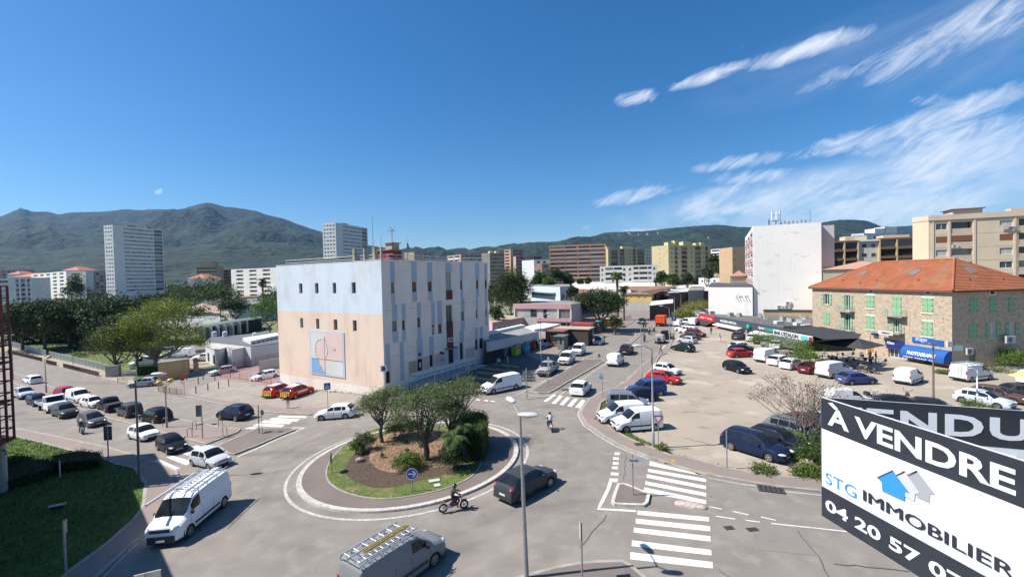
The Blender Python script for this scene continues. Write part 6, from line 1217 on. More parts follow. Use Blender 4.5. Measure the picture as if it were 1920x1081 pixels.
# orange tiled roofs behind
def hip(name,label,pts,z,rise,m,wallm,hgt=4,ridge=.35,cat='house'):
 """pitched roof over four world corners at eaves height z"""
 c=sum(pts,Vector())/4;o=thing(name,label,cat,(c.x,c.y,0));P4=[Vector((p.x-c.x,p.y-c.y,0))for p in pts]
 l0,l1=(P4[1]-P4[0]).length,(P4[2]-P4[1]).length
 if l0>l1:a,b=(P4[0]+P4[3])/2,(P4[1]+P4[2])/2
 else:a,b=(P4[0]+P4[1])/2,(P4[3]+P4[2])/2
 ra,rb_=a.lerp(b,ridge),a.lerp(b,1-ridge);ra.z=rb_.z=z+rise
 E=[p*1.04+Vector((0,0,z))for p in P4];mb=MB()
 if l0>l1:mb.quad(E[0],E[1],rb_,ra);mb.quad(E[2],E[3],ra,rb_);mb.poly([E[1],E[2],rb_]);mb.poly([E[3],E[0],ra])
 else:mb.quad(E[1],E[2],rb_,ra);mb.quad(E[3],E[0],ra,rb_);mb.poly([E[0],E[1],ra]);mb.poly([E[2],E[3],rb_])
 part('roof',mb,m,o);mb=MB()
 for i in range(4):p,q=P4[i],P4[(i+1)%4];mb.quad((p.x,p.y,min(z-hgt,-5)),(q.x,q.y,min(z-hgt,-5)),(q.x,q.y,z),(p.x,p.y,z))
 part('wall',mb,wallm,o);return o
m_or=mat('far_orange_tiles',(.5,.17,.08),.8,col2=(.4,.13,.07),scale=.2);m_or2=mat('old_brown_tiles',(.3,.17,.11),.85,col2=(.2,.12,.09),scale=.4)
def quadat(x0,x1,y,Y,dep):a,b=at(x0,y,Y),at(x1,y,Y);return[Vector((a.x,Y,0)),Vector((b.x,Y,0)),Vector((b.x+.1*dep,Y+dep,0)),Vector((a.x+.1*dep,Y+dep,0))],a.z
for x0,x1,y,Y,dep,rise,lb in[(22,75,519,370,25,3.2,'orange tiled roof house left of the white balcony block'),(116,148,507,380,16,3.2,'raised orange tiled house behind the white balcony block'),(352,385,522,300,14,3,'small orange roofed house right of the tall left tower'),(14,38,514,430,14,3,'distant pink roofed house at the far left')]:
 q,z=quadat(x0,x1,y,Y,dep);hip('tiled_house',lb,q,z,rise,m_or,wht,9,.3)
# low school buildings at the left
def low(name,label,px,z,wm,rm,cat='building',hgt=None,ov=0):
 w=[PZ(x,y,z)for x,y in px];c=sum(w,Vector())/len(w);o=thing(name,label,cat,(c.x,c.y,z));L_=[p-Vector((c.x,c.y,z))for p in w];mb=MB()
 if area_ccw([Vector((p.x,p.y))for p in L_])<0:L_=L_[::-1]
 h=hgt if hgt else z+3.2
 for i in range(len(L_)):a,b=L_[i],L_[(i+1)%len(L_)];mb.quad(a-Vector((0,0,h)),b-Vector((0,0,h)),b,a)
 part('wall',mb,wm,o);mb=MB();q=[p*(1+ov)for p in L_];mb.poly([p+Vector((0,0,.12))for p in q])
 for i in range(len(q)):a,b=q[i],q[(i+1)%len(q)];mb.quad(a,b,b+Vector((0,0,.12)),a+Vector((0,0,.12)))
 part('roof',mb,rm,o);return o,L_,c
def strip(o,a,b,z0,z1,n,m,w=.6,out=.05,name='window',piers=False,t0=.02,t1=.98):
 """separate windows (or piers) standing proud along the wall a-b"""
 d=(b-a);L_=d.length;d.normalize();nrm=Vector((d.y,-d.x,0));s=(t1-t0)/n
 for i in range(n):
  f0,f1=t0+s*(i+(1-w)/2),t0+s*(i+(1+w)/2);p,q=a+d*L_*f0,a+d*L_*f1;mb=MB()
  c=[p-nrm*.03,q-nrm*.03,q+nrm*out,p+nrm*out];mb.prism([(v.x,v.y)for v in c],z0,z1);part(name,mb,m,o)
m_wsh=plas('white_shed',(.58,.59,.6),.88);m_gsh=plas('grey_green_roof',(.2,.23,.21));m_pale=plas('pale_shed_roof',(.5,.47,.42),.85)
o,L_,c=low('shed','nearest white shed with pale flat roof and black doors in the school yard',[(385,649),(407,657),(434,648),(412,641)],.5,m_wsh,m_pale,ov=.04);strip(o,*((L_[0],L_[1])),-2.9,-1.2,2,m_dark,.3,name='door')
low('shed','second white shed right of the shed with black doors',[(412,641),(435,656),(470,649),(447,636)],.8,m_wsh,m_pale,ov=.03);low('shed','white shed with a grey door frame behind the second shed',[(447,640),(474,651),(480,642),(460,634)],.9,plas('grey_shed',(.4,.42,.44)),m_pale)
o,L_,c=low('warehouse','long white low warehouse with dark flat roof beside the mural building',[(470,650),(540,641),(540,620),(395,633),(385,640)],1.1,m_wsh,plas('dark_roof',(.13,.14,.15)))
for x,y in((402,631),(422,631),(478,634)):p=PZ(x,y,1.2)-Vector((c.x,c.y,1.1));mb=MB();mb.lathe([(.55,0),(.55,1.2),(.001,1.4)],10,Matrix.Translation((p.x,p.y,.1)));part('roof_vent',mb,m_wsh,o)
o,L_,c=low('canopy_shed','white roofed annex behind the long warehouse',[(455,634),(520,624),(522,629),(470,640)],1.8,m_wsh,wht);strip(o,L_[0],L_[1],-1.2,-.4,6,m_dark,.4)
o,L_,c=low('school_building','long single storey school with green roof and white piers by the dry lawn',[(376,609),(428,601),(488,593),(490,597),(430,606),(378,616)],1.2,m_dark,mat('green_roof',(.1,.16,.1),.9,col2=(.16,.19,.15),scale=.3),ov=.02)
p0_,p1_=P(377,622),P(489,602)
for i in range(9):
 f=i/8;p=PZ(379+(487-379)*f,617-(617-597.5)*f,1.0);mb=MB();mb.cbox(p.x-c.x,p.y-c.y,-1.9,1.6,.5,3.8);part('pier',mb,wht2,o)
mb=MB();a,b=PZ(376,615,1.2),PZ(490,596,1.2);d=Vector((c.x,c.y,1.2));mb.tube([a-d+Vector((0,-.3,-.5)),b-d+Vector((0,-.3,-.5))],.8,4);part('fascia',mb,gry,o)
q=[PZ(x,y,3.5)for x,y in((352,580),(393,574),(392,568),(352,570))];hip('school_hall','white gabled hall with pale orange roof beyond the large tree',[PZ(350,585,3.5),PZ(412,586,3.5),PZ(404,574,3.5),PZ(352,576,3.5)],3.5,1.8,mat('pale_tiles',(.5,.33,.24),.85),wht2,7,.05,'building')
o,L_,c=low('white_hall','white hall with slanted wall beyond the school lawn',[(420,573),(432,562),(530,556),(530,566),(440,573)],4.8,wht,m_gsh,hgt=8);strip(o,L_[0],L_[-1],-5,-3.4,6,m_dark,.4)
low('wall_building','pale long building behind the school trees left of the mural block',[(440,552),(530,545),(530,552),(445,558)],6,crm,m_or2,hgt=9)
o,L_,c=low('transformer_hut','sand coloured graffiti hut under the large tree',[(296,681),(352,674),(355,668),(305,672)],.2,plas('sandy_render',(.42,.33,.17),.75),m_roofg,cat='hut',ov=.05)
a,b=L_[0],L_[1];mb=MB()
for(x,y,w_,h_)in((308,690,1.6,.6),(325,688,1.0,.8),(342,683,2.2,.4)):
 p=PZ(x,y-3,-1.4)-Vector((c.x,c.y,.2));mb.tube([p+Vector((-w_/2,-.3,0)),p+Vector((-w_/4,-.3,h_)),p+Vector((0,-.3,0)),p+Vector((w_/4,-.3,h_*.8)),p+Vector((w_/2,-.3,0))],.06,4)
part('graffiti',mb,mat('graffiti_red',(.2,.05,.04),.8),o)
low('utility_cabinet','pink and grey utility cabinet right of the sandy hut',[(362,678),(372,677),(372,674),(363,675)],-.8,plas('pinkish_render',(.5,.36,.3)),m_roofg,cat='cabinet')
# ---------------- centre: pink school, walkway, kiosks
mp1=plas('rose_band',(.55,.33,.33),.9);mpw=plas('pale_panel_wall',(.5,.49,.45),.9)
o,L_,c=low('pink_school','two storey white and rose banded school building up the street',[(964,570.5),(1071.7,571),(1088,569),(1093,566),(1060,564),(980,565)],7.2,mpw,m_roofg,hgt=7.4)
ZT=7.2
def onface(px0,px1,y,z):return PZ(px0,y,z),PZ(px1,y,z)
a_,b_=L_[0],L_[1]
for k in range(len(L_)):
 if(L_[k]-(PZ(964,570.5,7.2)-Vector((c.x,c.y,7.2)))).length<.1:ia=L_[k]
 if(L_[k]-(PZ(1071.7,571,7.2)-Vector((c.x,c.y,7.2)))).length<.1:ib=L_[k]
nr_=(ib-ia).normalized();nn2=Vector((nr_.y,-nr_.x,0));LEN=(ib-ia).length
def bandf(f0,f1,z0,z1,out,m,name):
 mb=MB();p,q=ia+nr_*LEN*f0,ia+nr_*LEN*f1;cc=[p-nn2*.05,q-nn2*.05,q+nn2*out,p+nn2*out];mb.prism([(v.x,v.y)for v in cc],z0-ZT,z1-ZT);part(name,mb,m,o)
bandf(-.01,1.0,6.2,7.35,.35,mp1,'rose_band');bandf(.4,1.0,3.2,3.95,.35,mp1,'rose_band');bandf(0,.02,3.2,6.2,.35,wht,'pier')
bandf(.3,.4,4.3,6.0,.06,m_glass,'window');bandf(.52,.58,4.0,6.1,.06,m_glass,'window');bandf(.79,.97,4.1,6.1,.05,m_gframe,'window');bandf(.77,.79,4,6.2,.3,wht,'pier');bandf(.98,1.0,3.9,6.2,.3,wht,'pier');bandf(.03,.29,4.3,5.9,.04,plas('blank_panel',(.42,.42,.4)),'wall_panel')
for k in range(4):
 for j in range(3):bandf(.595+.042*k,.633+.042*k,4.05+j*.68,4.7+j*.68,.05,mpw,'wall_panel')
bandf(.45,.62,1.6,2.8,.05,m_glass,'window');bandf(.82,.96,.3,2.9,.05,m_dark,'doorway')
o,L_,c=low('school_wing','low rose banded school wing with a long strip of windows beside the walkway',[(923,605.5),(1008,590.5),(1000,586),(955,588),(917,597)],4.0,mp1,mat('sandy_flat_roof',(.36,.3,.22),.95),hgt=4.3)
e0=PZ(923,605.5,4)-Vector((c.x,c.y,4));e1=PZ(1008,590.5,4)-Vector((c.x,c.y,4));dd_=(e1-e0).normalized();nn3=Vector((dd_.y,-dd_.x,0));mb=MB();q=[e0+dd_*1.2+nn3*.02,e1+nn3*.02,e1+nn3*.05,e0+dd_*1.2+nn3*.05];mb.prism([(v.x,v.y)for v in q],-3.6,-.8);part('pale_wall',mb,mpw,o)
strip(o,e0+nn3*.06,e1+nn3*.06,-2.4,-1.2,9,m_glass,.55,.03,t0=.08,t1=.97)
o,L_,c=low('ribbon_window_block','blue white modern block with a dark ribbon window behind the pink school',[(995,536),(1050,538),(1068,537),(1068,533),(1000,532)],10.5,blu_w,m_roofg,hgt=12)
e0,e1=PZ(995,536,10.5)-Vector((c.x,c.y,10.5)),PZ(1050,538,10.5)-Vector((c.x,c.y,10.5));strip(o,e0,e1,-4.2,-2.4,1,m_glassb,.9,.1,t0=0,t1=.9);strip(o,e0,e1,-2.2,-1.9,1,m_gsh,.9,.8,name='sun_shade',t0=0,t1=.92);strip(o,e0,e1,-7.2,-6.6,1,m_gsh,1,.8,name='sun_shade',t0=0,t1=.92)
strip(o,PZ(1052,538,10.5)-Vector((c.x,c.y,10.5)),PZ(1068,537,10.5)-Vector((c.x,c.y,10.5)),-5,-2.5,2,m_glassb,.5)
# covered walkway with corrugated roof
wk=thing('covered_walkway','long grey corrugated walkway roof on a white wall beside the tall building','walkway')
zc=3.3;A0,A1,A2,A3=PZ(912,641.5,zc),PZ(1010,621,zc),PZ(984,612.5,zc+.3),PZ(905,631,zc+.3)
ncor=15
for k in range(ncor):
 f0,f1=k/ncor,(k+.9)/ncor;mb=MB();p,q,r,s_=A0.lerp(A1,f0),A0.lerp(A1,f1),A3.lerp(A2,f1),A3.lerp(A2,f0);mb.quad(p,q,r,s_);mb.tube([p,s_],.07,4);part('roof_sheet',mb,mat('corrugated_sheet',(.3,.3,.28),.7,col2=(.2,.2,.19),scale=.6),wk)
mb=MB();mb.quad(A0-Vector((0,0,1.6)),A1-Vector((0,0,1.6)),A1,A0);part('fascia',mb,plas('pale_cladding',(.48,.5,.52)),wk);mb=MB();mb.quad(A0-Vector((0,0,4)),A1-Vector((0,0,4)),A1-Vector((0,0,1.6))+Vector((-.3,.5,0)),A0-Vector((0,0,1.6))+Vector((-.3,.5,0)));part('back_wall',mb,m_dark,wk)
mb=MB();mb.quad(A3,A2,A2+Vector((0,0,.5)),A3+Vector((0,0,.5)));mb.quad(A3+Vector((0,0,.5)),A2+Vector((0,0,.5)),A2+Vector((-.8,.4,.55)),A3+Vector((-.8,.4,.55)));part('white_gutter',mb,wht,wk)
low('tent_roof','bright white flat canopy roof between the walkway and the kiosks',[(984,613),(1018,606),(1050,608),(1020,616),(1002,618)],3.6,wht,plas('bright_white_sheet',(.75,.75,.73),.95),cat='canopy',hgt=.4)
def kiosk(label,px,py,w,d,h,rz,cm_,rm,cat='kiosk',front=m_dark):
 p=P(px,py);o=thing('kiosk',label,cat,(p.x,p.y,gz(p.x)+.12),rz);mb=MB();mb.box(-w/2,0,0,w/2,d,h);part('body',mb,cm_,o);mb=MB();mb.box(-w/2-.3,-.8,h,w/2+.3,d+.2,h+.15);part('roof',mb,rm,o)
 mb=MB();mb.box(-w/2+.2,-.04,.9,w/2-.2,.01,h-.35);part('counter_opening',mb,front,o);mb=MB();mb.box(-w/2,-.5,.8,w/2,0,.9);part('counter',mb,m_gframe,o);mb=MB();mb.box(-w/2-.02,.4,1.1,-w/2+.01,d-.4,h-.4);mb.box(w/2-.01,.4,1.1,w/2+.02,d-.4,h-.4);part('side_panel',mb,front,o);return o
YK=ST-pi/2
kiosk('rust brown snack kiosk beside the parked silver hatchback',1031,648,3.2,3.4,3.0,ST-pi,plas('rusty_cladding',(.16,.1,.085)),mat('brown_roof',(.22,.11,.08),.8))
kiosk('dark grey glazed bus shelter in front of the rusty kiosk',1050,655,2.4,1.2,2.5,ST-pi,plas('shelter_grey',(.17,.19,.19)),m_gframe,'bus shelter')
kiosk('long dark market stall with tan roof along the left pavement',1072,642,9,3.4,3.1,YK+pi,plas('dark_stall',(.07,.055,.05)),plas('tan_sheet',(.45,.36,.26)),'stall')
kiosk('white rounded food truck stall with red awning',1096,631,4.2,3,3.0,YK+pi,plas('off_white_panel',(.6,.6,.58)),mat('red_awning',(.45,.03,.03),.8),'food stall',mat('brown_stock',(.15,.07,.06),.8))
kiosk('small stall under a turquoise awning',1117,622,3,2.4,2.7,YK+pi,plas('stall_wood',(.2,.15,.12)),mat('turquoise_awning',(.1,.42,.52),.8),'stall')
kiosk('cluttered plant stall beyond the turquoise stall',1131,617,2.2,2,1.8,YK+pi,plas('stall_pink',(.32,.22,.2)),mat('dull_green_sheet',(.12,.16,.12),.8),'stall')
kiosk('white topped market stall with red crates near the far kerb',1148,612,3.4,2,2.1,YK+pi,mat('red_crates',(.28,.05,.05),.8),wht,'stall')
def bank(px,py,w,c,label):
 p=P(px,py);o=thing('recycling_container',label,'recycling container',(p.x,p.y,gz(p.x)+.12),YM+.12);mb=MB();mb.box(-w/2,-.8,.1,w/2,.8,1.75);part('body',mb,c,o);mb=MB();mb.box(-w/2-.05,-.85,1.75,w/2+.05,.85,1.9);mb.cbox(0,-.1,1.95,w*.6,.7,.12);part('lid',mb,m_gframe,o)
 for s in(-1,1):mb=MB();mb.lathe([(.001,0),(.17,0),(.17,.04)],10,Matrix.Translation((s*w*.22,-.82,1.35))@Matrix.Rotation(pi/2,4,'X'));part('filling_hole',mb,m_seam,o)
bank(943,671,1.8,mat('blue_grey_steel',(.1,.17,.25),.6),'blue grey clothes container nearest the tall building');bank(965,666.5,2.1,mat('yellow_green_plastic',(.38,.4,.03),.6),'bright yellow green recycling container between the blue ones');bank(983,660.5,1.9,mat('sky_blue_plastic',(.08,.3,.5),.6),'sky blue recycling container right of the yellow one');bank(996,656.5,1.2,mat('dull_red_plastic',(.25,.06,.05),.6),'small dull red bin beside the sky blue container')
# yellow house with grey base
k=P(1222,582);B=Bld('yellow_house','yellow and white two storey house at the far end of the street',(k.x,k.y),radians(62),0)
WR,WL,TP=B.R.px(1253,560)[0],B.L.px(1165,560)[0],B.R.px(1222,551)[1];zm=B.R.px(1222,566)[1]
B=Bld('yellow_house_',None,(k.x,k.y),radians(62),0)if 0 else B
LWd=[B.L.rect(*r)for r in((1197,550,1200.5,560),(1207.5,550,1211,560),(1182,551,1185,559))];RWd=[B.R.rect(*r)for r in((1226,551,1231,563),(1240,551,1246,563))]
mb=MB();B.wall(mb,'L',0,WL,zm,TP,LWd,.2);B.wall(mb,'R',0,WR,zm,TP,RWd,.2,1);B.wall(mb,'L',0,WL,0,zm,(),0,2);B.wall(mb,'R',0,WR,0,zm,(),0,2);part('wall',mb,[plas('house_yellow',(.68,.46,.14),.92),plas('house_cream',(.6,.55,.45)),plas('house_grey',(.46,.45,.42))],B.o)
for f,L_ in(('L',LWd),('R',RWd)):
 for h in L_:B.window(f,h,m_wframe,m_glass if f=='R' else m_curt,.1,.15,1)
mb=MB();E_=[(-.5,-.5),(WR+.5,-.5),(WR+.5,WL+.5),(-.5,WL+.5)];r0,r1=(WR/2,WR/2),(WR/2,WL-WR/2);z2=TP+2.6
mb.quad((*E_[3],TP),(*E_[0],TP),(*r0,z2),(*r1,z2));mb.poly([(*E_[0],TP),(*E_[1],TP),(*r0,z2)]);mb.quad((*E_[1],TP),(*E_[2],TP),(*r1,z2),(*r0,z2));mb.poly([(*E_[2],TP),(*E_[3],TP),(*r1,z2)]);part('roof',mb,m_or2,B.o)
mb=MB();B.bx(mb,'R',0,zm-.2,WR,zm,0,1.2);B.bx(mb,'R',0,zm,WR,zm+.9,1.12,1.2);part('balcony',mb,m_gframe,B.o)
low('shop_canopy_building','low building with white curved canopy right of the yellow house',[(1218,573),(1262,568),(1262,561),(1222,565)],4.2,m_dark,wht,hgt=4.4)
low('dark_red_store','dark store building with red band beyond the street bend',[(1252,549),(1300,546),(1330,545),(1330,538),(1262,538)],6.6,mat('dark_red_cladding',(.05,.045,.05),.7,col2=(.16,.02,.02),scale=.05),wht,hgt=7)
low('grey_store','grey cube store left of the blank lower wall',[(1290,545),(1319,544),(1319,537),(1296,537)],7.2,plas('store_grey',(.27,.26,.25)),m_roofg,hgt=9.6)
low('yellow_hoarding','yellow walled yard behind the pine at the street bend',[(1085,600),(1146,594),(1146,592),(1088,597)],2.5,mat('hoarding_yellow',(.62,.4,.05),.8),m_or2,hgt=2.6)
# ---------------- blank white gable building and neighbours
B=block('white_gable_building','tall white building with a huge blank cracked gable wall',1411.5,424,117,radians(-25),1540,1397,9,mat('cracked_white_render',(.84,.81,.75),.9,coord='pos',col2=(.79,.76,.7),scale=.12,bump=.2,bscale=3,dirt=[((.62,.57,.5),.35,.62,.76,(1,1,2.6)),((.34,.32,.3),.5,.69,.72,(1,1,3.5)),((.66,.6,.52),1.3,.62,.78,(2.5,2.5,.12)),((.36,.35,.35),1.1,.71,.735,(.6,.6,5))]),[],[(.04,.34,'b'),(.37,.66,'b'),(.69,.97,'b')],sh=2.78,bm_=plas('rose_parapet',(.5,.3,.3)),big=True,z0=0,parapet=.9,recess=.55)
GB=B
mb=MB();mb.box(B.WR,2,0,B.WR+3,10,B.top-.7);part('set_back_wall',mb,plas('rose_side',(.55,.48,.46)),B.o)
a,z=B.R.px(1413.5,540);mb=MB();B.bx(mb,'R',B.R.px(1431,582)[0],B.R.px(1440,592)[1],B.WR,B.R.px(1440,581)[1],0,.06);part('tan_cladding',mb,mat('tan_boards',(.4,.3,.17),.8,col2=(.5,.42,.3),scale=.4),B.o)
mb=MB();B.bx(mb,'R',B.R.px(1431,582)[0],B.R.px(1440,581.5)[1],B.WR,B.R.px(1440,580)[1],0,.3);part('ledge',mb,m_seam,B.o)
for x,y in((1462,578),(1476,578),(1478,571)):a,z=B.R.px(x,y);ac_unit(B.o,B,'R',a,z,1.2,.8)
# phone mast
p=at(1455,421,121);o=thing('phone_mast','cluster of white phone antennas on the roof of the blank white building','antenna',(p.x,p.y,p.z-1));mb=MB();mb.tube([(0,0,0),(0,0,4.4)],.12,8);[mb.tube([(0,0,z),(cos(q)*.95,sin(q)*.95,z)],.05,5)for z in(2.1,3.6)for q in[2*pi*k/6 for k in range(6)]];part('pole',mb,m_gframe,o)
for k in range(6):q=2*pi*k/6;mb=MB();mb.cbox(cos(q)*1.0,sin(q)*1.0,3.3,.22,.4,2.4,rz=q);part('antenna_panel',mb,mat('antenna_white',(.7,.7,.7),.4),o)
topbox(B,[(.42,.2,3.2,2.5,1.0)],wht);mb=MB();mb.tube([(B.WR*.25,.5,B.top),(B.WR*.25,.5,B.top+1.5)],.12,6);mb.tube([(B.WR*.85,.5,B.top),(B.WR*.85,.5,B.top+3.2)],.04,6);mb.tube([(B.WR*.25,.5,B.top+1),(B.WR*.45,.5,B.top+1.1)],.03,5);part('roof_pipes',mb,m_seam,B.o)
for k in range(14):a=B.WR*(.4+.03*k);mb=MB();mb.cbox(a,1.0,B.top+.35+.3*random.random(),.3,.5,.7);part('roof_stub',mb,plas('stub',(.34,.26,.2)),B.o)if k%2 else None
o,L_,c=low('blank_lower_wall','lower white blank building with dark roof edge and graffiti beside the tall gable',[(1328,536),(1411,536),(1413,528),(1335,530)],10.25,mat('stained_white_wall',(.68,.66,.62),.9,col2=(.62,.6,.57),scale=.2,dirt=[((.5,.49,.5),.4,.6,.75,(1,1,.5)),((.4,.4,.42),1.2,.7,.76)]),mat('dark_roof_edge',(.08,.08,.08),.8),hgt=10.3,ov=.01)
p=PZ(1390,551,7.6);q0_=PZ(1328,536,10.25)
gm2=MB()
f_=Face((q0_.x,q0_.y),(PZ(1411,536,10.25)-q0_));
for i,(x,y)in enumerate([(1384,561),(1389,561),(1394,560),(1400,560),(1405,561)]):
 s_,z=f_.px(x,y);pp=f_.K+f_.u*s_+f_.n*.06-Vector((c.x,c.y,0));u=f_.u
 for dx,dz in(((-.5,.9),(.3,-.7)),((-.4,.5),(.4,.8)))[:1+i%2]:gm2.tube([pp+u*dx[0]+Vector((0,0,z+(dx[1])-10.25)),pp+u*dz[0]+Vector((0,0,z+dz[1]-10.25))],.045,4)
part('graffiti',gm2,m_seam,o)
# ---------------- right: cream block and brown balcony block
B=block('apartment_block','large cream apartment block above the orange roof at the right edge',1741,404.5,100,radians(-21.7),2080,1711,5,crm,[(.045,.115,'w'),(.14,.265,'b'),(.42,.495,'w'),(.525,.66,'b'),(.8,.87,'w')],[],sh=2.88,wfrac=(.16,.64),big=True,z0=0,bm_=plas('cream_light',(.5,.42,.32)),parapet=1.35,lang=radians(125),recess=.3)
CB=B;mb=MB()
for si in range(6):z=B.top-1.35-si*2.88;B.bx(mb,'R',0,z-.04,B.WR,z+.04,-.05,.03)
B.bx(mb,'R',-.1,B.top-1.1,B.WR,B.top,-.1,.25);B.bx(mb,'L',-.1,B.top-1.1,B.WL,B.top,-.1,.1);[B.bx(mb,'R',B.WR*f,0,B.WR*f+.35,B.top-1.1,0,.12)for f in(.02,.12,.27,.5,.67)];part('pale_trim',mb,plas('pale_peach',(.62,.5,.39),.92),B.o)
topbox(B,[(.16,.3,5,4,1.1),(.5,.3,2,2,.7),(.62,.3,1.4,2,.9)],plas('pale_peach',()));mb=MB();mb.box(B.WR*.16-.4,B.WL*.3-.4,B.top+1.1,B.WR*.16+5.4,B.WL*.3+4.4,B.top+1.25);part('housing_roof',mb,brn,B.o)
for f0,f1,si,m in((.045,.115,1,m_blindr),(.14,.265,1,m_blindr),(.42,.495,1,m_blindr),(.42,.495,4,m_blindr)):
 zt=B.top-1.35-si*2.88;mb=MB();B.bx(mb,'R',B.WR*f0,zt-2.88*(.64 if f1-f0<.1 else.55),B.WR*f1,zt-2.88*.13,-.1,-.02);part('roller_blind',mb,m,B.o)
a,z=B.R.px(1790,461);ac_unit(B.o,B,'R',a,z-.4,1.1,.7)
for x,y,c_ in((1783,484,(.6,.62,.6)),(1791,485,(.1,.3,.4)),(1799,486,(.6,.45,.3)),(1885,425,(.5,.4,.42)),(1893,427,(.12,.1,.14)),(1900,427,(.3,.2,.25)),(1878,424,(.55,.5,.5))):
 a,z=B.R.px(x,y);mb=MB();B.bx(mb,'R',a-.35,z-.4,a+.35,z+.25,.35,.4);o=part('washing',mb,mat('washing_%d'%int(x),c_,.9),B.o)
B=block('apartment_block','brown balcony apartment block between the blank gable and the cream block',1561,452,150,radians(-18),1700,1555,6,plas('warm_white',(.6,.55,.46),.9),[],[(.2,.8,'s')],sh=2.85,z0=0,depthL=14,parapet=.3)
def chunk(B,x0,x1,ytop,rows,sh,m_par,ncol,wide=True,out=1.0,wincols=None):
 a0,a1=B.R.px(x0,ytop+10)[0],B.R.px(x1,ytop+10)[0];zt=B.R.px((x0+x1)/2,ytop)[1]
 mb=MB();B.bx(mb,'R',a0,0,a1,zt,-8,out*.4);part('bay',mb,plas('warm_white',())if wincols else tan,B.o)
 for r in range(rows):
  z=zt-.35-r*sh
  if wincols:
   for f in wincols:
    mb=MB();aa=a0+(a1-a0)*f;B.bx(mb,'R',aa-.7,z-sh*.72,aa+.7,z-sh*.28,out*.4,out*.4+.06);w_=part('window',mb,m_wframe,B.o);g=MB();B.bx(g,'R',aa-.6,z-sh*.68,aa+.6,z-sh*.32,out*.4+.05,out*.4+.08);part('pane',g,m_glass,w_)
   continue
  for k in range(ncol):
   b0,b1=a0+(a1-a0)*(k+.04)/ncol,a0+(a1-a0)*(k+.96)/ncol
   mb=MB();B.bx(mb,'R',b0,z-sh+.1,b1,z-.25,out*.4,out*.4+.03);part('balcony_window',mb,random.choice([m_glass,m_dark,m_glassb]),B.o)
   mb=MB();B.bx(mb,'R',b0-.2,z-sh-.1,b1+.2,z-sh+.6,out*.9,out);B.bx(mb,'R',b0-.2,z-sh-.1,b1+.2,z-sh,out*.3,out*.9);part('balcony',mb,m_par,B.o)
 for k in range(ncol+1):
  if not wincols:mb=MB();b=a0+(a1-a0)*k/ncol;B.bx(mb,'R',b-.2,0,b+.2,zt,0,out*1.05);part('fin_wall',mb,plas('warm_cream',(.6,.45,.25)),B.o)
 mb=MB();B.bx(mb,'R',a0-.3,zt-.4,a1+.3,zt+.1,-8,out*1.1);part('roof_edge',mb,m_par if not wincols else wht,B.o)
chunk(B,1556,1607,452,5,2.95,brn,2);chunk(B,1608,1646,450,5,2.95,brn,2,wincols=(.3,.75));chunk(B,1647,1712,446,5,2.95,brn,2);topbox(B,[(.2,.1,6,5,1.5),(.72,.1,7,5,1.3)],crm)
B=block('apartment_block','bluish white terraced block on the slope behind the brown balconies',1620,437,230,radians(5),1680,1596,5,blu_w,[(.3,.42,'w'),(.68,.8,'w')],[(.1,.5,'b'),(.55,.9,'b')],sh=3.3,z0=0,lang=radians(120));topbox(B,[(.4,.2,6,6,2.4),(.7,.2,7,6,3.2)],wht)
hip('tiled_house','long pink tiled low house directly behind the stone house',[at(1543,508,105),at(1690,500,100),at(1700,500,112),at(1552,508,117)],at(1560,505,105).z,1.8,mat('pink_tiles',(.5,.27,.2),.85),crm,12,.1)
# centre skyline
block('apartment_block','wide salmon slab block with long balconies in the middle skyline',1030,461,322,radians(-12),1136,1029.5,12,pnk,[(.01,.27,'B'),(.285,.49,'B'),(.52,.72,'B'),(.735,.97,'B')],[],sh=2.85,z0=-2,depthL=14,bm_=plas('grey_pink_parapet',(.4,.3,.28)),slabm=(plas('orange_band',(.55,.27,.13)),0),gm_=pnk,recess=.9)
B=block('apartment_block','cream five storey block behind the palm tree',1124.5,499,250,radians(-12),1233,1123.5,4,plas('light_render',(.62,.59,.54),.9),[(.03,.06,'w'),(.1,.24,'b'),(.25,.39,'b'),(.41,.45,'w'),(.51,.55,'w'),(.59,.68,'b'),(.69,.83,'b'),(.84,.9,'b'),(.93,.96,'w')],[],sh=2.75,z0=-2,depthL=12,bm_=plas('light_render',()),big=False)
B=block('apartment_block','bright yellow tower pair right of the skyline centre',1253,459.5,280,radians(18),1333,1222,13,plas('dull_yellow',(.5,.42,.24),.85),[(.06,.1,'s'),(.14,.22,'b'),(.3,.44,'b'),(.52,.55,'s'),(.62,.76,'b'),(.8,.83,'s'),(.86,.94,'b'),(.96,.985,'s')],[(.5,.54,'s')],sh=2.85,z0=-2,bm_=plas('brown_parapets',(.2,.15,.1)),gm_=ylw,lang=radians(112));topbox(B,[(.05,.2,4,4,2),(.2,.2,2,3,3),(.4,.2,6,4,2.4),(.7,.2,3,3,1.6),(.85,.3,3,3,2)],ylw)
B=block('apartment_block','shaded yellow brown block between the salmon slab and the yellow towers',1140,466,400,radians(8),1212,1136,10,plas('dull_yellow',()),[(.08,.25,'b'),(.3,.42,'b'),(.55,.6,'s'),(.64,.72,'b'),(.76,.94,'b')],[],sh=2.9,z0=-2,depthL=14,bm_=plas('brown_parapets',()));topbox(B,[(.4,.2,10,5,2),(.0,.2,3,5,2)],ylw)
block('apartment_block','pale narrow block between two yellow brown towers',1211,468,420,radians(4),1224,1210,8,wht2,cols(3,.05,.95,.6,'b'),[],sh=3,z0=-2,depthL=10)
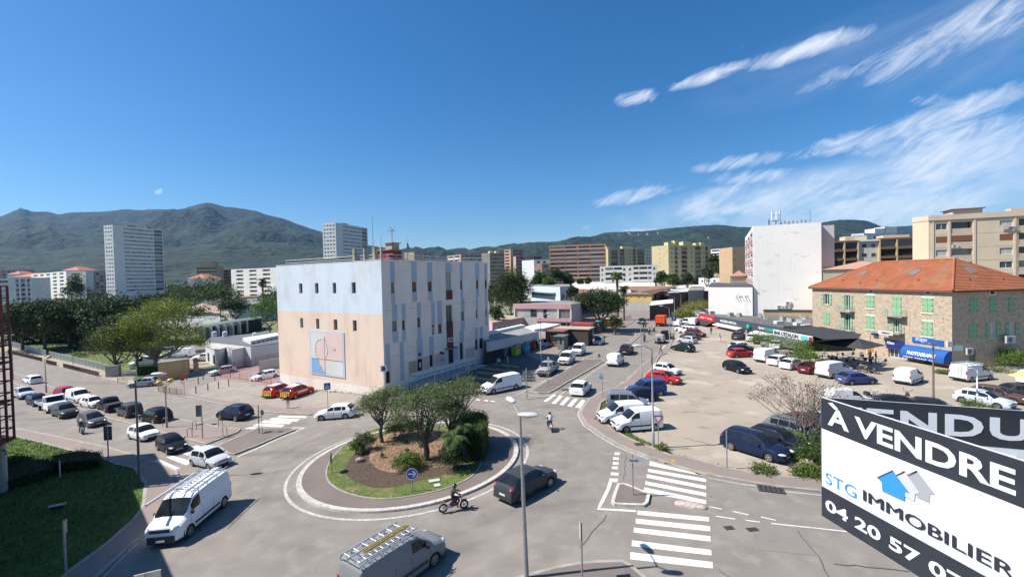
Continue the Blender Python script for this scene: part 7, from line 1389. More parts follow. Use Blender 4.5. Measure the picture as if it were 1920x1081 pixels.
B=block('apartment_block','cream fronted balcony block at the left of the middle skyline',918,474,340,radians(30),946,903.5,11,plas('shaded_grey',(.25,.23,.21)),cols(6,.03,.97,.7,'b'),cols(3,.1,.9,.25),sh=2.85,z0=-2,bm_=gry,gm_=plas('pale_yellow',(.62,.56,.4)),lang=radians(110));topbox(B,[(.1,.2,3,3,1.5),(.5,.2,3,3,1.5)],ylw)
B=block('apartment_block','salmon round cornered block with a yellow fin in the middle skyline',957,467.5,420,radians(20),982,946,12,pnk,[(.05,.9,'b')],[(.2,.9,'b')],sh=2.9,z0=-2,bm_=plas('rose_parapet',()),lang=radians(110));mb=MB();B.bx(mb,'R',-.5,0,2.2,B.top+.5,0,1.0);part('yellow_fin',mb,ylw,B.o)
block('apartment_block','rose balcony block stepping down behind the tree',967,480,390,radians(10),1018,960,8,plas('rose_render',(.5,.33,.29)),[(.02,.3,'b'),(.34,.62,'b'),(.66,.96,'b')],[],sh=2.8,z0=-2,depthL=12,bm_=plas('rose_parapet',()))
block('apartment_block','white cube block before the rose balcony block',1001,487,300,radians(20),1030,984,6,wht2,[(.2,.4,'b'),(.6,.8,'b')],[],sh=2.8,z0=-2,depthL=12,lang=radians(110),gm_=wht)
block('apartment_block','small cream block with brown side left of the salmon slab',1016,494,270,radians(28),1030,1004,7,plas('brown_side',(.26,.17,.12)),[(.2,.8,'b')],[(.3,.36,'s'),(.6,.66,'s')],sh=2.8,z0=-2,gm_=plas('pale_yellow',()),lang=radians(105))
block('apartment_block','pink white low block left of the middle skyline seen above the tall building',864,477,380,radians(12),905,839,7,plas('rose_render',()),cols(5,.04,.96,.7,'b'),[(.1,.45,'b'),(.55,.9,'b')],sh=3,z0=-2,gm_=wht,lang=radians(115),bm_=wht)
block('apartment_block','tan block peeking out left of the blank white gable',1373,463,190,radians(0),1400,1372,8,plas('tan_orange',(.48,.33,.2),.95),[(.15,.22,'s')],[],sh=3.2,z0=0,depthL=12)
B=block('apartment_block','white terraced building on the hillside right of the yellow towers',1350,466,420,radians(3),1392,1333,6,wht2,[(.02,.96,'b')],[(.1,.9,'b')],sh=3.0,z0=-2,bm_=wht,lang=radians(110))
block('apartment_block','orange balcony block below the white hillside terraces',1352,478,330,radians(2),1376,1350,3,plas('orange_render',(.55,.35,.18)),[(.05,.95,'b')],[],sh=3.0,z0=0,depthL=10,bm_=plas('orange_parapet',(.6,.42,.25)))
B=block('apartment_block','brown balcony house with tiled roof left of the blank gable',1371,517,150,radians(-3),1399,1370,3,tan,[(.08,.9,'b')],[],sh=3.1,z0=0,depthL=9,bm_=brn,big=True)
hip('tiled_house','pink tiled roof above the brown balcony house',[at(1369,517,149.5),at(1400,517,149),at(1401,517,160),at(1371,517,160)],B.top-.1,1.8,mat('pink_tiles',()),crm,1,.1)
o,L_,c=low('flat_white_building','long white flat building behind the dark store',[(1310,521),(1370,520),(1372,517),(1314,518)],11.2,wht,m_roofg,hgt=11.2);strip(o,L_[0],L_[1],-2.2,-1.2,5,m_glass,.3)
low('flat_white_building','white shed roofs in front of the cream five storey block',[(1072,533),(1160,533),(1228,533),(1228,528),(1075,529)],9.5,wht,wht,hgt=9.5);low('tiled_annex','old brown tiled annex behind the large pine',[(1076,550),(1130,549),(1128,541),(1080,542)],7,plas('dull_pink',()),m_or2,hgt=7)
low('white_industrial_roof','long white warehouse roof behind the yellow house',[(1225,541),(1330,539),(1330,534),(1235,535)],6.9,plas('white_metal',(.62,.64,.66)),wht,hgt=7)
# ================================================================ OFF-FRAME BUILDING AND RED STEEL BAY (left edge)
o=thing('corner_building','grey building at the left edge carrying a tall red steel bay on a pale column','building',(-47,41,-3));cb_=o
pf=[(0,0),(20.4,-19.2),(12,-28),(-12,-8)];pn=[(0,0),(7.4,-7),(-4.6,-15.6),(-12,-8)];ps=[(7.45,-7.05),(20.4,-19.2),(12,-28),(-4.5,-15.7)]
for q_,h_ in((pn,16.2),(ps,12.4)):mb=MB();mb.prism(q_,0,h_);part('wall',mb,plas('grey_render',()),o);mb=MB();mb.prism(q_,h_,h_+.25);part('roof',mb,m_roofg,o)
m_rs=mat('red_steel',(.2,.035,.03),.6,col2=(.13,.03,.03),scale=2);m_rs2=mat('dark_red_infill',(.1,.025,.025),.8)
c0=at(-6,700,33.5);cR=at(21,700,35.0);zb_,zt_=at(20,822,35).z,at(12,536,35).z;org=Vector((-47,41,-3))
u=(cR-c0);u.z=0;Wd=u.length;u.normalize();v_=Vector((-u.y,u.x,0))
def rs(name,a,b,r,m=None):mb=MB();mb.tube([a-org,b-org],r,4);part(name,mb,m or m_rs,cb_)
Q=lambda s,d,z:Vector((c0.x,c0.y,0))+u*s+v_*d+Vector((0,0,z))
for s in(0,Wd*.5,Wd):
 for d in(0,1.3):rs('column',Q(s,d,zb_),Q(s,d,zt_),.11)
nl=13
for k in range(nl+1):
 z=zb_+(zt_-zb_)*k/nl;rs('crossbar',Q(0,0,z),Q(Wd,0,z),.05);rs('crossbar',Q(Wd,0,z),Q(Wd,1.3,z),.05);rs('crossbar',Q(0,1.3,z),Q(Wd,1.3,z),.05)
 if k<nl:rs('brace',Q(0,.7,z),Q(Wd,.7,z+(zt_-zb_)/nl),.03)
mb=MB();mb.quad(*[Q(s,.7,z)-org for s,z in((.1,zb_),(Wd-.12,zb_),(Wd-.12,zt_),(.1,zt_))]);part('infill_mesh',mb,m_rs2,cb_)
for k in range(4):z=zb_+(zt_-zb_)*k/4;mb=MB();mb.box(0,0,0,Wd,1.3,.15);ob_=part('deck',mb,m_rs2,cb_);ob_.location=Q(0,0,z)-org;ob_.rotation_euler=(0,0,atan2(u.y,u.x))
mb=MB();p=P(6,925);mb.tube([p-org-Vector((0,0,.4)),Vector((p.x,p.y,zb_+.2))-org],.3,10);part('support_column',mb,plas('pale_column',(.42,.4,.37)),cb_)
# ================================================================ VEGETATION
def leafmat(name,c,c2,c3=None,rough=.6):
 m=bpy.data.materials.new(name);m.use_nodes=True;t=m.node_tree;MATS[name]=m;b=t.nodes['Principled BSDF'];b.inputs['Roughness'].default_value=rough;b.inputs['Specular IOR Level'].default_value=.25
 g=N(t,'ShaderNodeNewGeometry');r=N(t,'ShaderNodeValToRGB');e=r.color_ramp.elements;e[0].color=(*c,1);e[1].color=(*c2,1)
 if c3:e[1].position=.75;e.new(1.0).color=(*c3,1)
 n=N(t,'ShaderNodeTexNoise');n.inputs['Scale'].default_value=.7;t.links.new(g.outputs['Position'],n.inputs['Vector'])
 v=math_(t,'ADD',math_(t,'MULTIPLY',g.outputs['Random Per Island'],.55),math_(t,'MULTIPLY',math_(t,'SUBTRACT',n.outputs[0],.28),1.0),clamp=True);t.links.new(v,r.inputs[0]);t.links.new(r.outputs[0],b.inputs['Base Color'])
 tr_=N(t,'ShaderNodeBsdfTranslucent');t.links.new(r.outputs[0],tr_.inputs[0]);mxs=N(t,'ShaderNodeMixShader');mxs.inputs[0].default_value=.22;t.links.new(b.outputs[0],mxs.inputs[1]);t.links.new(tr_.outputs[0],mxs.inputs[2]);t.links.new(mxs.outputs[0],t.nodes['Material Output'].inputs[0])
 return m
m_bark=mat('bark',(.1,.08,.065),.95,col2=(.16,.13,.1),scale=6,bump=.6,bscale=25);m_bark2=mat('pale_bark',(.17,.14,.12),.95,col2=(.11,.09,.075),scale=5,bump=.4)
L_olive=leafmat('olive_leaves',(.06,.09,.034),(.18,.23,.095),(.27,.31,.16));L_pine=leafmat('pine_needles',(.02,.04,.014),(.065,.1,.03));L_rust=leafmat('rusty_green_leaves',(.08,.12,.02),(.25,.29,.055),(.26,.2,.06))
L_green=leafmat('fresh_leaves',(.045,.09,.015),(.14,.23,.035));L_dark=leafmat('dark_leaves',(.022,.04,.015),(.075,.105,.032));L_mid=leafmat('mid_leaves',(.03,.06,.016),(.09,.14,.035));L_hedge=leafmat('hedge_leaves',(.025,.055,.008),(.13,.19,.02))
L_dry=leafmat('reddish_dry_leaves',(.06,.036,.026),(.15,.09,.062));L_grass=leafmat('grass_blades',(.05,.085,.016),(.14,.19,.04),(.24,.22,.09));L_tama=leafmat('tamarisk_leaves',(.13,.15,.04),(.27,.27,.08));L_palm=leafmat('palm_leaves',(.03,.06,.014),(.13,.18,.05))
rng=np.random.default_rng(5)
def leaf_verts(C,size,aspect=.5,droop=0):
 n=len(C);a=rng.normal(size=(n,3));a[:,2]*=.7;a[:,2]-=droop;a/=np.linalg.norm(a,axis=1,keepdims=True);b=rng.normal(size=(n,3));b-=(b*a).sum(1,keepdims=True)*a;b/=np.linalg.norm(b,axis=1,keepdims=True)
 s=size*rng.uniform(.6,1.3,(n,1));a=a*s/2;b=b*s*aspect/2
 return np.stack([C-a,C+b,C+a,C-b],1).reshape(-1,3)
def blob_points(blobs,n,shell=.55,hollow_bottom=True):
 w=np.array([b[1][0]*b[1][1]*b[1][2]for b in blobs])**.75;w/=w.sum();idx=rng.choice(len(blobs),n,p=w);d=rng.normal(size=(n,3));d/=np.linalg.norm(d,axis=1,keepdims=True)
 if hollow_bottom:d[:,2]=np.where(d[:,2]<-.35,-d[:,2]*.6,d[:,2])
 r=rng.uniform(shell**3,1,n)**(1/3);c=np.array([b[0]for b in blobs])[idx];R=np.array([b[1]for b in blobs])[idx];return c+d*R*r[:,None]
def tree(name,label,base,blobs,lm,ncl,per,lsize,sig,trunk_r=.2,fork=.35,limbs=12,bark=None,lean=(0,0),group=None,cat='tree',shell=.55,aspect=.5,droop=0,multi=1,hb=True,trunk=True):
 o=thing(name,label,cat,base,0,group);cl=blob_points(blobs,ncl,shell,hb);P_=np.repeat(cl,per,0)+rng.normal(size=(ncl*per,3))*sig*np.array([1,1,.7])
 link('crown',fastmesh('crown',leaf_verts(P_,lsize,aspect,droop),4,lm),o)
 if trunk:
  mb=MB();zc=min(b[0][2]-b[1][2]*.5 for b in blobs);zf=max(.3,zc*fork*2 if zc>1 else.4)
  for k in range(multi):
   off=Vector((random.uniform(-.4,.4),random.uniform(-.4,.4),0))*(multi>1);f=Vector((lean[0]+off.x*2,lean[1]+off.y*2,zf));mb.tube([off-Vector((0,0,.4)),off+Vector((0,0,.15)),off*1.3+Vector((lean[0]*.5+random.uniform(-.1,.1),lean[1]*.5,zf*.55)),f],[trunk_r*1.45,trunk_r*1.1,trunk_r*.92,trunk_r*.8],9)
   for i in range(limbs):
    t=Vector(cl[rng.integers(len(cl))]);m=f.lerp(t,.45)+Vector((0,0,-.08*(t-f).length))+Vector([random.uniform(-.12,.12)*(t-f).length for _ in range(3)]);mb.tube([f-Vector((0,0,.1)),m,t],[trunk_r*.5,trunk_r*.26,.012],5,cap=False)
    for j in range(2):
     t2=Vector(cl[rng.integers(len(cl))]);
     if(t2-m).length<(t-f).length:mb.tube([m,m.lerp(t2,.5)+Vector((0,0,.06)),t2],[trunk_r*.22,trunk_r*.12,.008],4,cap=False)
  part('trunk',mb,bark or m_bark,o,50)
 return o
def gp(x,y,l=0):p=P(x,y);return Vector((p.x,p.y,gz(p.x)+l))
# roundabout planting
def ol(label,bx,by,blobs,ncl,lean=(0,0),r=.17,**k):return tree('olive_tree',label,gp(bx,by,.15),blobs,L_olive,int(ncl*1.2),48,.17,.27,r,.3,16,lean=lean,aspect=.3,**k)
ol('leftmost olive tree of the roundabout with an open branching trunk',716,832,[((-.6,.2,3.5),(1.5,1.5,.95)),((.7,.5,4.0),(1.5,1.5,.9)),((-1.3,-.2,2.9),(.9,1.0,.6)),((1.6,0,3.2),(.9,.9,.7))],165)
ol('central olive tree of the roundabout with the thickest dark trunk',799,865,[((-1.2,.2,4.1),(1.6,1.6,1.15)),((.4,.3,4.8),(1.8,1.7,1.1)),((1.3,-.3,3.7),(1.2,1.3,.9)),((-1.9,-.5,3.2),(1.0,1.0,.8)),((-.6,-.3,2.6),(.9,.8,.6))],250,r=.24)
ol('right olive tree of the roundabout leaning over the palm',838,850,[((.2,.6,4.4),(1.5,1.5,1.2)),((1.3,1.0,5.0),(1.3,1.3,.9)),((.6,-.1,3.3),(1.2,1.1,1.0)),((2.1,1.4,4.5),(.9,.9,.7))],190,lean=(.3,.2),r=.2)
def palm(label,base,h,R,n=26,tr=.22,leaf=None,skirt=True,group=None):
 o=thing('palm_tree',label,'palm tree',base,0,group);mb=MB();mb.lathe([(tr*1.4,-.3),(tr,.3)]+[(tr*(1+.12*(i%2)),.3+(h-.3)*i/14)for i in range(1,15)]+[(.02,h+.2)],9);part('trunk',mb,m_bark,o,60);V_=[]
 for i in range(n):
  q=2*pi*i*.381966;el=random.uniform(-.5,1.2);d=Vector((cos(q),sin(q),0));L_=R*random.uniform(.8,1.1);pts=[];p=Vector((0,0,h));e=el
  for k in range(9):pts.append(p.copy());p=p+(d*cos(e)+Vector((0,0,sin(e))))*L_/8;e-=.22
  for k in range(1,9):
   a,b=pts[k-1],pts[k];s=(b-a).cross(Vector((0,0,1))).normalized();ll=R*.26*sin(pi*(k+.5)/10)+.05
   for sg in(-1,1):
    for f in(.15,.6):
     c=a.lerp(b,f);tip=c+s*sg*ll+(b-a)*.8-Vector((0,0,ll*.35));w_=(b-a)*.3;V_+=[c-w_,c+w_,tip+w_*.2,tip-w_*.2]
  V_+=[pts[0],pts[4],pts[8],pts[4]+Vector((0,0,.03))]
 link('fronds',fastmesh('fronds',np.array([tuple(v)for v in V_]),4,leaf or L_palm),o)
 if skirt:
  C=rng.normal(size=(220,3))*np.array([.28,.28,.5])*R*.45;C[:,2]+=h-.8;link('dead_fronds',fastmesh('dead_fronds',leaf_verts(C,.5,.2,1.5),4,L_dry),o)
 return o
palm('short bushy palm at the right side of the roundabout bed',gp(852,882,.15),2.3,1.35,20,.16,L_mid)
palm('smaller palm tucked behind the bushy one on the roundabout',gp(868,868,.15),2.7,1.2,16,.15,L_mid)
def bush(label,x,y,r,lm,n=60,per=22,ls=.13,h=None,name='bush',cat='bush',base=None,lift=.12,**k):
 h=h or r;return tree(name,label,base or gp(x,y,lift),[((0,0,h*.55),(r,r,h*.6)),((r*.35,r*.2,h*.45),(r*.7,r*.7,h*.5)),((-r*.4,0,h*.4),(r*.6,r*.6,h*.45))],lm,n,per,ls,r*.16,.04,.3,4,cat=cat,shell=.35,hb=True,**k)
bush('dark shrub mass around the palm trunks of the roundabout',850,885,1.0,L_dark,110,26,.17,2.0);bush('dark purple green bush at the left of the roundabout bed',684,847,.95,L_dark,90,28,.12,1.5);bush('bright leafy bush beside the dark one on the roundabout',668,855,.6,L_green,50,24,.15,1.1)
bush('rounded green bush in front of the roundabout behind the blue arrow sign',764,884,1.1,L_green,130,26,.13,1.15);bush('light green shrub behind the leftmost olive trunk',741,822,.9,L_green,90,24,.14,1.4);bush('green shrub behind the central olive trunk',768,818,.9,L_mid,80,24,.14,1.4)
bush('small dry tuft in the middle of the chip bed',718,861,.28,L_grass,16,16,.1,.4);bush('small tuft of grey plant near the arrow bush',763,853,.25,L_olive,14,16,.1,.45);bush('tiny green seedling in the chip bed',761,834,.25,L_green,14,16,.1,.35);bush('yellow green tuft by the central trunk',789,840,.35,L_hedge,20,20,.1,.4)
# clipped hedge block
def hedge(label,pts,z0,h,lm,dens=130,ls=.12,dark=None,base=None):
 w=[P(*p)for p in pts];c=sum(w,Vector())/len(w);o=thing('hedge',label,'hedge',(c.x,c.y,gz(c.x)+z0));L_=[Vector((p.x-c.x,p.y-c.y))for p in w]
 if area_ccw(L_)<0:L_=L_[::-1]
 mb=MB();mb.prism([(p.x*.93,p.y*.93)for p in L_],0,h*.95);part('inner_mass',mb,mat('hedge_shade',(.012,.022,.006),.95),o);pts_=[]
 per=[(L_[i],L_[(i+1)%len(L_)])for i in range(len(L_))]
 for a,b in per:
  n=int((b-a).length*h*dens);t=rng.uniform(0,1,n);z=rng.uniform(0,h,n);pts_.append(np.stack([a.x+(b.x-a.x)*t,a.y+(b.y-a.y)*t,z],1)*np.array([.97,.97,1]))
 xs_,ys_=[p.x for p in L_],[p.y for p in L_];n=int((max(xs_)-min(xs_))*(max(ys_)-min(ys_))*dens);X=rng.uniform(min(xs_),max(xs_),n);Y=rng.uniform(min(ys_),max(ys_),n);ok=np.ones(n,bool)
 for a,b in per:ok&=((b.x-a.x)*(Y-a.y)-(b.y-a.y)*(X-a.x))>0
 pts_.append(np.stack([X[ok],Y[ok],np.full(ok.sum(),h)],1));A=np.concatenate(pts_);A+=rng.normal(size=A.shape)*.09;link('foliage',fastmesh('foliage',leaf_verts(A,ls),4,lm),o);return o
hedge('tall clipped hedge block on the right of the roundabout',[(866,866),(906,868),(916,840),(908,826),(880,824),(864,836)],.15,2.5,L_hedge,170,.13)
hedge('long dark clipped hedge in the shade at lower left',[(100,892),(190,880),(192,868),(150,866),(98,878)],.1,1.0,L_dark,120,.14);hedge('second dark hedge running left to the pale column',[(14,925),(100,896),(97,880),(40,884),(-40,905)],.1,1.0,L_dark,110,.14)
bush('large rounded dark bush beside the pale column at lower left',22,888,1.3,L_dark,120,24,.18,1.4)
# left park
def pine(label,x,y,Y,ytop,R,th,n=150,ls=.42,tr=.35,sq=1.0,lm=None,name='stone_pine',lean=(0,0)):
 p=at(x,y,Y);zb=gz(p.x);zt=at(x,ytop,Y).z;h=zt-zb
 bl=[((R*.55*cos(a+x),R*.55*sin(a+x)*sq,h-th*(.75+.12*(i%2))),(R*.5,R*.5,th*.55))for i,a in enumerate([k*pi/3 for k in range(6)])]+[((0,0,h-th*.55),(R*.6,R*.6*sq,th*.55))]
 return tree(name,label,(p.x,p.y,zb),bl,lm or L_pine,int(n*1.3),40,ls*1.4,R*.085,tr,.3,10,lean=lean,aspect=.55,shell=.4)
pine('stone pine at the far left of the dark pine group',40,600,122,566,8.5,6.5,230);pine('stone pine with bare trunk standing clear in the dark pine group',82,600,121,560,9,6.5,260);pine('stone pine at the middle of the dark pine group',128,600,128,555,10,7,290,tr=.4)
pine('tall stone pine of the dark group beside the white block',172,600,132,552,10.5,8,320,tr=.4);pine('stone pine at the right end of the dark pine group',212,600,128,551,9.5,8,300);pine('low stone pine behind the weeping bush',60,600,140,574,8,7,180);pine('shaded pine filling the back of the dark group',150,610,142,560,11,11,300)
for x_,y_,Y_,R_,lb in[(30,620,136,7,'dark understorey thicket at the far left under the pines'),(75,622,140,7,'dark thicket behind the bare pine trunk'),(120,625,138,7.5,'dark thicket under the middle pines'),(165,630,134,7.5,'dark thicket left of the light green shrub'),(205,632,120,6.5,'dark thicket behind the dense dark tree'),(240,620,118,7,'dark thicket behind the rusty green tree'),(185,600,150,8,'back row dark thicket below the white block')]:
 p=at(x_,y_,Y_);tree('evergreen_thicket',lb,(p.x,Y_,-3),[((0,0,4.5),(R_,3.5,4.5)),((R_*.5,0,7),(R_*.6,3,3)),((-R_*.5,0,6.4),(R_*.6,3,3))],L_pine,150,26,.75,.8,.25,.3,5,shell=.2,hb=False)
pine('dark pine peeking above the big rusty green tree',285,600,130,545,7,7,200)
b0_=at(215,620,88)
tree('dark_tree','dense dark tree left of the big rusty green tree',gp(218,703,.1),[((-1,1,6.2),(4.6,4,3.2)),((-3,0,4.4),(2.8,2.8,2)),((2,0,4.8),(3,3,2.6)),((0,0,8),(3,3,1.8))],L_dark,240,26,.3,.5,.35,.3,10,shell=.3)
tree('plane_tree','big rusty green tree with pale limbs over the sandy hut',gp(293,697,.1),[((0,0,9.8),(5.5,5,3)),((-5.5,-1,7.2),(4.2,4,2.4)),((5.5,0,7.0),(4.6,4,2.2)),((-2.5,-2,5.2),(3.4,3,1.6)),((2,1,12),(4,4,2)),((8.2,0,5.4),(2.4,2.4,1.2)),((3.5,-2,5.6),(3,3,1.4)),((-7.5,-1,5),(2.4,2.4,1.2)),((-1,0,7.4),(3.5,3,2))],L_rust,720,26,.32,.55,.42,.28,26,bark=mat('plane_bark',(.17,.15,.13),.9,col2=(.25,.23,.2),scale=1.5),shell=.35)
tree('plane_tree','slender tree with dark trunk just left of the big rusty tree trunk',gp(258,701,.1),[((0,0,7.5),(2.6,2.6,2.6)),((-1.5,0,5.4),(1.6,1.6,1.3))],L_rust,130,24,.3,.5,.25,.3,8,shell=.3)
tree('leafy_tree','brighter green tree top rising behind the big rusty tree',(at(330,600,112).x,112,-2.9),[((0,0,11),(6,5,3)),((5,0,9),(4,4,2.4)),((-5,0,10),(4,4,2.6))],L_mid,260,24,.42,.7,.4,.3,10,shell=.35)
bush('weeping pale green bush by the park fence',60,640,3.0,L_tama,110,24,.3,3.2,lift=0);bush('light green spreading shrub on the park lawn',165,641,3.6,L_green,150,24,.3,2.2,lift=0);bush('dark grey green shrub in the middle of the park lawn',146,656,1.8,L_dark,70,20,.28,1.6,lift=0);bush('bright green shrub beside the dark trunk on the park lawn',190,655,2.4,L_green,90,20,.3,1.6,lift=0);bush('low brown green shrub right behind the park fence',148,669,1.5,L_rust,50,18,.24,1.0,lift=0);bush('light shrub under the pines near the white gate',100,634,2.4,L_mid,70,20,.3,1.8,lift=0)
hedge('low ivy hedge under the sandy hut',[(262,705),(330,700),(352,690),(300,693),(258,700)],.12,.9,L_hedge,40,.24)
tree('conifer','dark conifer beside the white balcony block at far left',(at(140,540,290).x,290,-3),[((0,0,14),(5,5,7)),((1,0,20),(3,3,6))],L_dark,120,18,1.2,1.2,.4,.3,6)
for x,y,Y,R,lm,lb in[(440,572,185,5.5,L_dark,'dark bushy conifer in front of the slanted white hall'),(505,580,150,6,L_green,'fresh green tree close left of the mural building'),(520,560,165,6,L_mid,'green tree touching the left edge of the mural building'),(395,545,240,10,L_dark,'dark trees right of the tall left tower beside the brick brown block'),(412,552,230,9,L_mid,'mid green tree left of the white balcony block by the lamp mast'),(370,552,235,9,L_dark,'dark tree in front of the brick brown low block'),(340,560,210,8,L_mid,'green tree top between the big tree and the brown block')]:
 p=at(x,y,Y);tree('leafy_tree',lb,(p.x,Y,-3),[((0,0,p.z+3),(R,R,R*.8)),((R*.5,0,p.z+1),(R*.6,R*.6,R*.6)),((-R*.5,0,p.z+1.5),(R*.6,R*.6,R*.6))],lm,150,20,Y/260,R*.12,.3,.3,6,shell=.3)
for x,y,Y,h,R,lb in[(492,527,215,1,3.4,'tall palm in front of the white balcony block beside the mural building')]:
 p=at(x,y,Y);palm(lb,(p.x,Y,-3),p.z+3,R,24,.4)
# centre trees
def ct(lb,x,ytop,ybot,Y,wpx,lm,n=200,name='leafy_tree',ls=None,per=24,lobes=5,tr=.35):
 p=at(x,ytop,Y);q=at(x,ybot,Y);R=wpx/2*Y/847;h=p.z-q.z;zc=(p.z+q.z)/2;bl=[((0,0,zc+h*.12),(R*.7,R*.7,h*.4))]+[((R*.5*cos(i*2.4+x),R*.5*sin(i*2.4),zc+h*(.2*sin(i*1.7)-.08)),(R*.5,R*.5,h*.3))for i in range(lobes)]
 return tree(name,lb,(p.x,Y,0),bl,lm,n,per,ls or Y/300,R*.1,tr,.3,8,shell=.3)
ct('large dark bushy tree right behind the tall mural building',958,500,592,118,82,L_dark,800,ls=.36,lobes=8);ct('dark cypress like tree beside the rose school wing',931,572,606,104,34,L_dark,120);ct('small dark tree behind the tall building corner',921,525,580,150,20,L_dark,80)
ct('umbrella shaped dark pine at the street bend',1125,541,596,112,90,L_pine,900,'stone_pine',.4,lobes=10,tr=.4)
for a in[('round green tree below the salmon slab, leftmost',1010,508,548,200,36,L_mid),('dark pine right of the small cream block',1040,502,545,210,40,L_pine),('light green tree below the salmon slab',1028,520,548,180,30,L_green),('dark tree at the foot of the salmon slab',1062,510,540,215,30,L_dark),('small tree at the corner of the salmon slab',1088,522,536,240,12,L_dark),('small round tree right of the salmon slab corner',1103,520,536,240,12,L_dark),('green tree below the bright yellow towers, left',1240,508,535,220,26,L_mid),('green tree below the bright yellow towers, centre',1262,513,538,210,30,L_mid),('green tree below the bright yellow towers, right',1290,512,538,220,30,L_dark),('dark hillside pine beside the yellow tower',1340,472,520,260,26,L_pine),('dark pine above the flat white building',1355,488,518,240,40,L_dark),('green tree between hillside pines',1325,500,525,230,26,L_mid),('dark bushy tree behind the blank gable on its right',1553,468,505,140,26,L_dark),('dark tree behind the ribbon window block',1072,536,560,140,24,L_dark),('trees behind the hillside villas',1375,492,520,220,30,L_dark),('small green tree beside the blue car park fence at the street bend',1152,592,617,105,34,L_mid,120)]:ct(*a)
p=at(1157,515,138);palm('tall thick palm in front of the cream five storey block',(p.x,138,0),p.z,2.8,34,.36);p=at(1169,540,136);palm('shorter dark palm right of the tall thick palm',(p.x,136,0),p.z,2.2,30,.3,L_dark)
for x,y,r,h,lb in[(1283,602,3.2,3.4,'pale yellow green feathery shrub at the top end of the parking lot'),(1297,588,3.4,3.4,'second feathery shrub behind the first one'),(1315,581,3.6,3.2,'third feathery shrub nearest the blank wall')]:
 bush(lb,x,y,r,L_tama,170,24,.4,h,lift=0)
# parking lot bushes
tree('bare_shrub_tree','tall leggy shrub with pinkish dry leaves beside the diagonal row of cars',gp(1505,832),[((-1.6,1,3.7),(1.9,1.9,1.1)),((.6,0,4.3),(1.9,1.6,1.2)),((-3.2,.6,3.5),(1.0,1.0,.5)),((1.5,0,3.0),(1.1,1.1,.9)),((-.8,2,4.7),(1.4,1.4,.7)),((2.6,.5,4.0),(1.4,1.3,1.1))],L_dry,200,8,.12,.2,.07,.34,9,bark=m_bark2,multi=4,shell=.25)
tree('bare_shrub_tree','second leggy dry shrub with pale stems right behind the first',gp(1522,845),[((.5,.4,3.4),(1.6,1.6,1.4)),((2.0,.8,3.4),(1.4,1.4,1.2)),((0,2.5,4.4),(1.8,1.8,1.0))],L_dry,90,8,.12,.2,.055,.3,6,bark=m_bark2,multi=3,shell=.2)
bush('green shrub at the foot of the leggy dry shrubs',1494,838,.8,L_grass,60,22,.14,.9);bush('green bush left of the for sale sign under the dry shrubs',1525,866,1.3,L_mid,120,22,.15,1.3,lift=0);bush('large green bush hidden partly by the for sale sign',1560,850,1.5,L_mid,120,22,.16,1.7,lift=0);bush('weedy clump with rocks at the lot corner',1515,892,1.1,L_grass,90,22,.16,.6,lift=0);bush('weeds at the pavement edge by the short post',1432,888,.8,L_grass,50,22,.14,.5,lift=.1);bush('reddish weeds beside the navy people carrier nose',1500,862,.8,L_rust,40,20,.12,.35,lift=0)
bush('small weeds at the base of the tall lamp by the lot',1243,845,.5,L_grass,30,20,.12,.4);bush('tuft of weeds left of the dry shrubs',1488,790,.9,L_mid,40,20,.14,.8,lift=0);bush('dark shrub among the far diagonal cars',1535,800,1.2,L_dark,60,20,.18,1.4,lift=0)
def rock(label,x,y,r,m=None,lift=0):
 p=gp(x,y,lift);mb=MB();mb.ell((0,0,r*.35),(r,r*.75,r*.6),9,6);
 mb.v=[(a+random.uniform(-.12,.12)*r,b+random.uniform(-.12,.12)*r,c+random.uniform(-.1,.1)*r)for a,b,c in mb.v];link('rock',mb.mesh('rock',m or mat('rock_stone',(.36,.29,.23),.9,col2=(.25,.2,.17),scale=4,bump=.5),30),None,p,random.random()*3,label,'rock')
rock('pinkish boulder in the weeds by the for sale sign',1514,872,.5);rock('pale boulder lower right in the weeds by the for sale sign',1531,888,.45);rock('rock at the foot of the dry shrub stems',1530,862,.4);rock('upright stone beside the dark bush on the roundabout',675,868,.38,lift=.15)
for i,(x,y)in enumerate([(810,906),(819,904.5),(820,914)]):p=gp(x,y,.17);mb=MB();mb.cbox(0,0,.02,.42,.42,.06);link('paving_slab',mb.mesh('paving_slab',plas('slab_white',(.5,.5,.46))),None,p,.3,['left small pale slab in the roundabout lawn near the red motorcycle','top right small pale slab in the roundabout lawn','lowest small pale slab in the roundabout lawn'][i],'slab')
p=gp(676,862,.2);mb=MB();mb.tube([(0,0,0),(0,0,.9)],.05,6);link('wooden_stake',mb.mesh('wooden_stake',m_bark2),None,p,0,'short wooden stake beside the upright stone on the roundabout','stake')
for x,y,r,h,lb in[(1895,676,2.6,3.8,'large green shrub at the right edge by the stone house'),(1868,683,1.6,2.6,'smaller green shrub left of the one at the right edge'),(1915,690,2.4,2.4,'low green shrub at the extreme right of the lot')]:bush(lb,x,y,r,L_green,170,24,.2,h,lift=0)
for x,y,r,h,lb in[(1870,697,1.8,.5,'dry grass strip below the right shrubs'),(1770,700,1.0,.4,'small weeds at the corner of the stone house'),(1835,762,1.3,.5,'dry weeds under the short white lamp')]:bush(lb,x,y,r,L_grass,60,20,.16,h,lift=0)
def yt(lb,x,y,h,R):tree('young_tree',lb,gp(x,y),[((0,0,h-R*.4),(R,R,R*.45)),((R*.6,0,h-R*.6),(R*.6,R*.6,R*.3)),((-R*.7,0,h-R*.5),(R*.6,R*.6,R*.3))],L_green,70,22,.2,.3,.07,.4,8,bark=m_bark2,shell=.3)
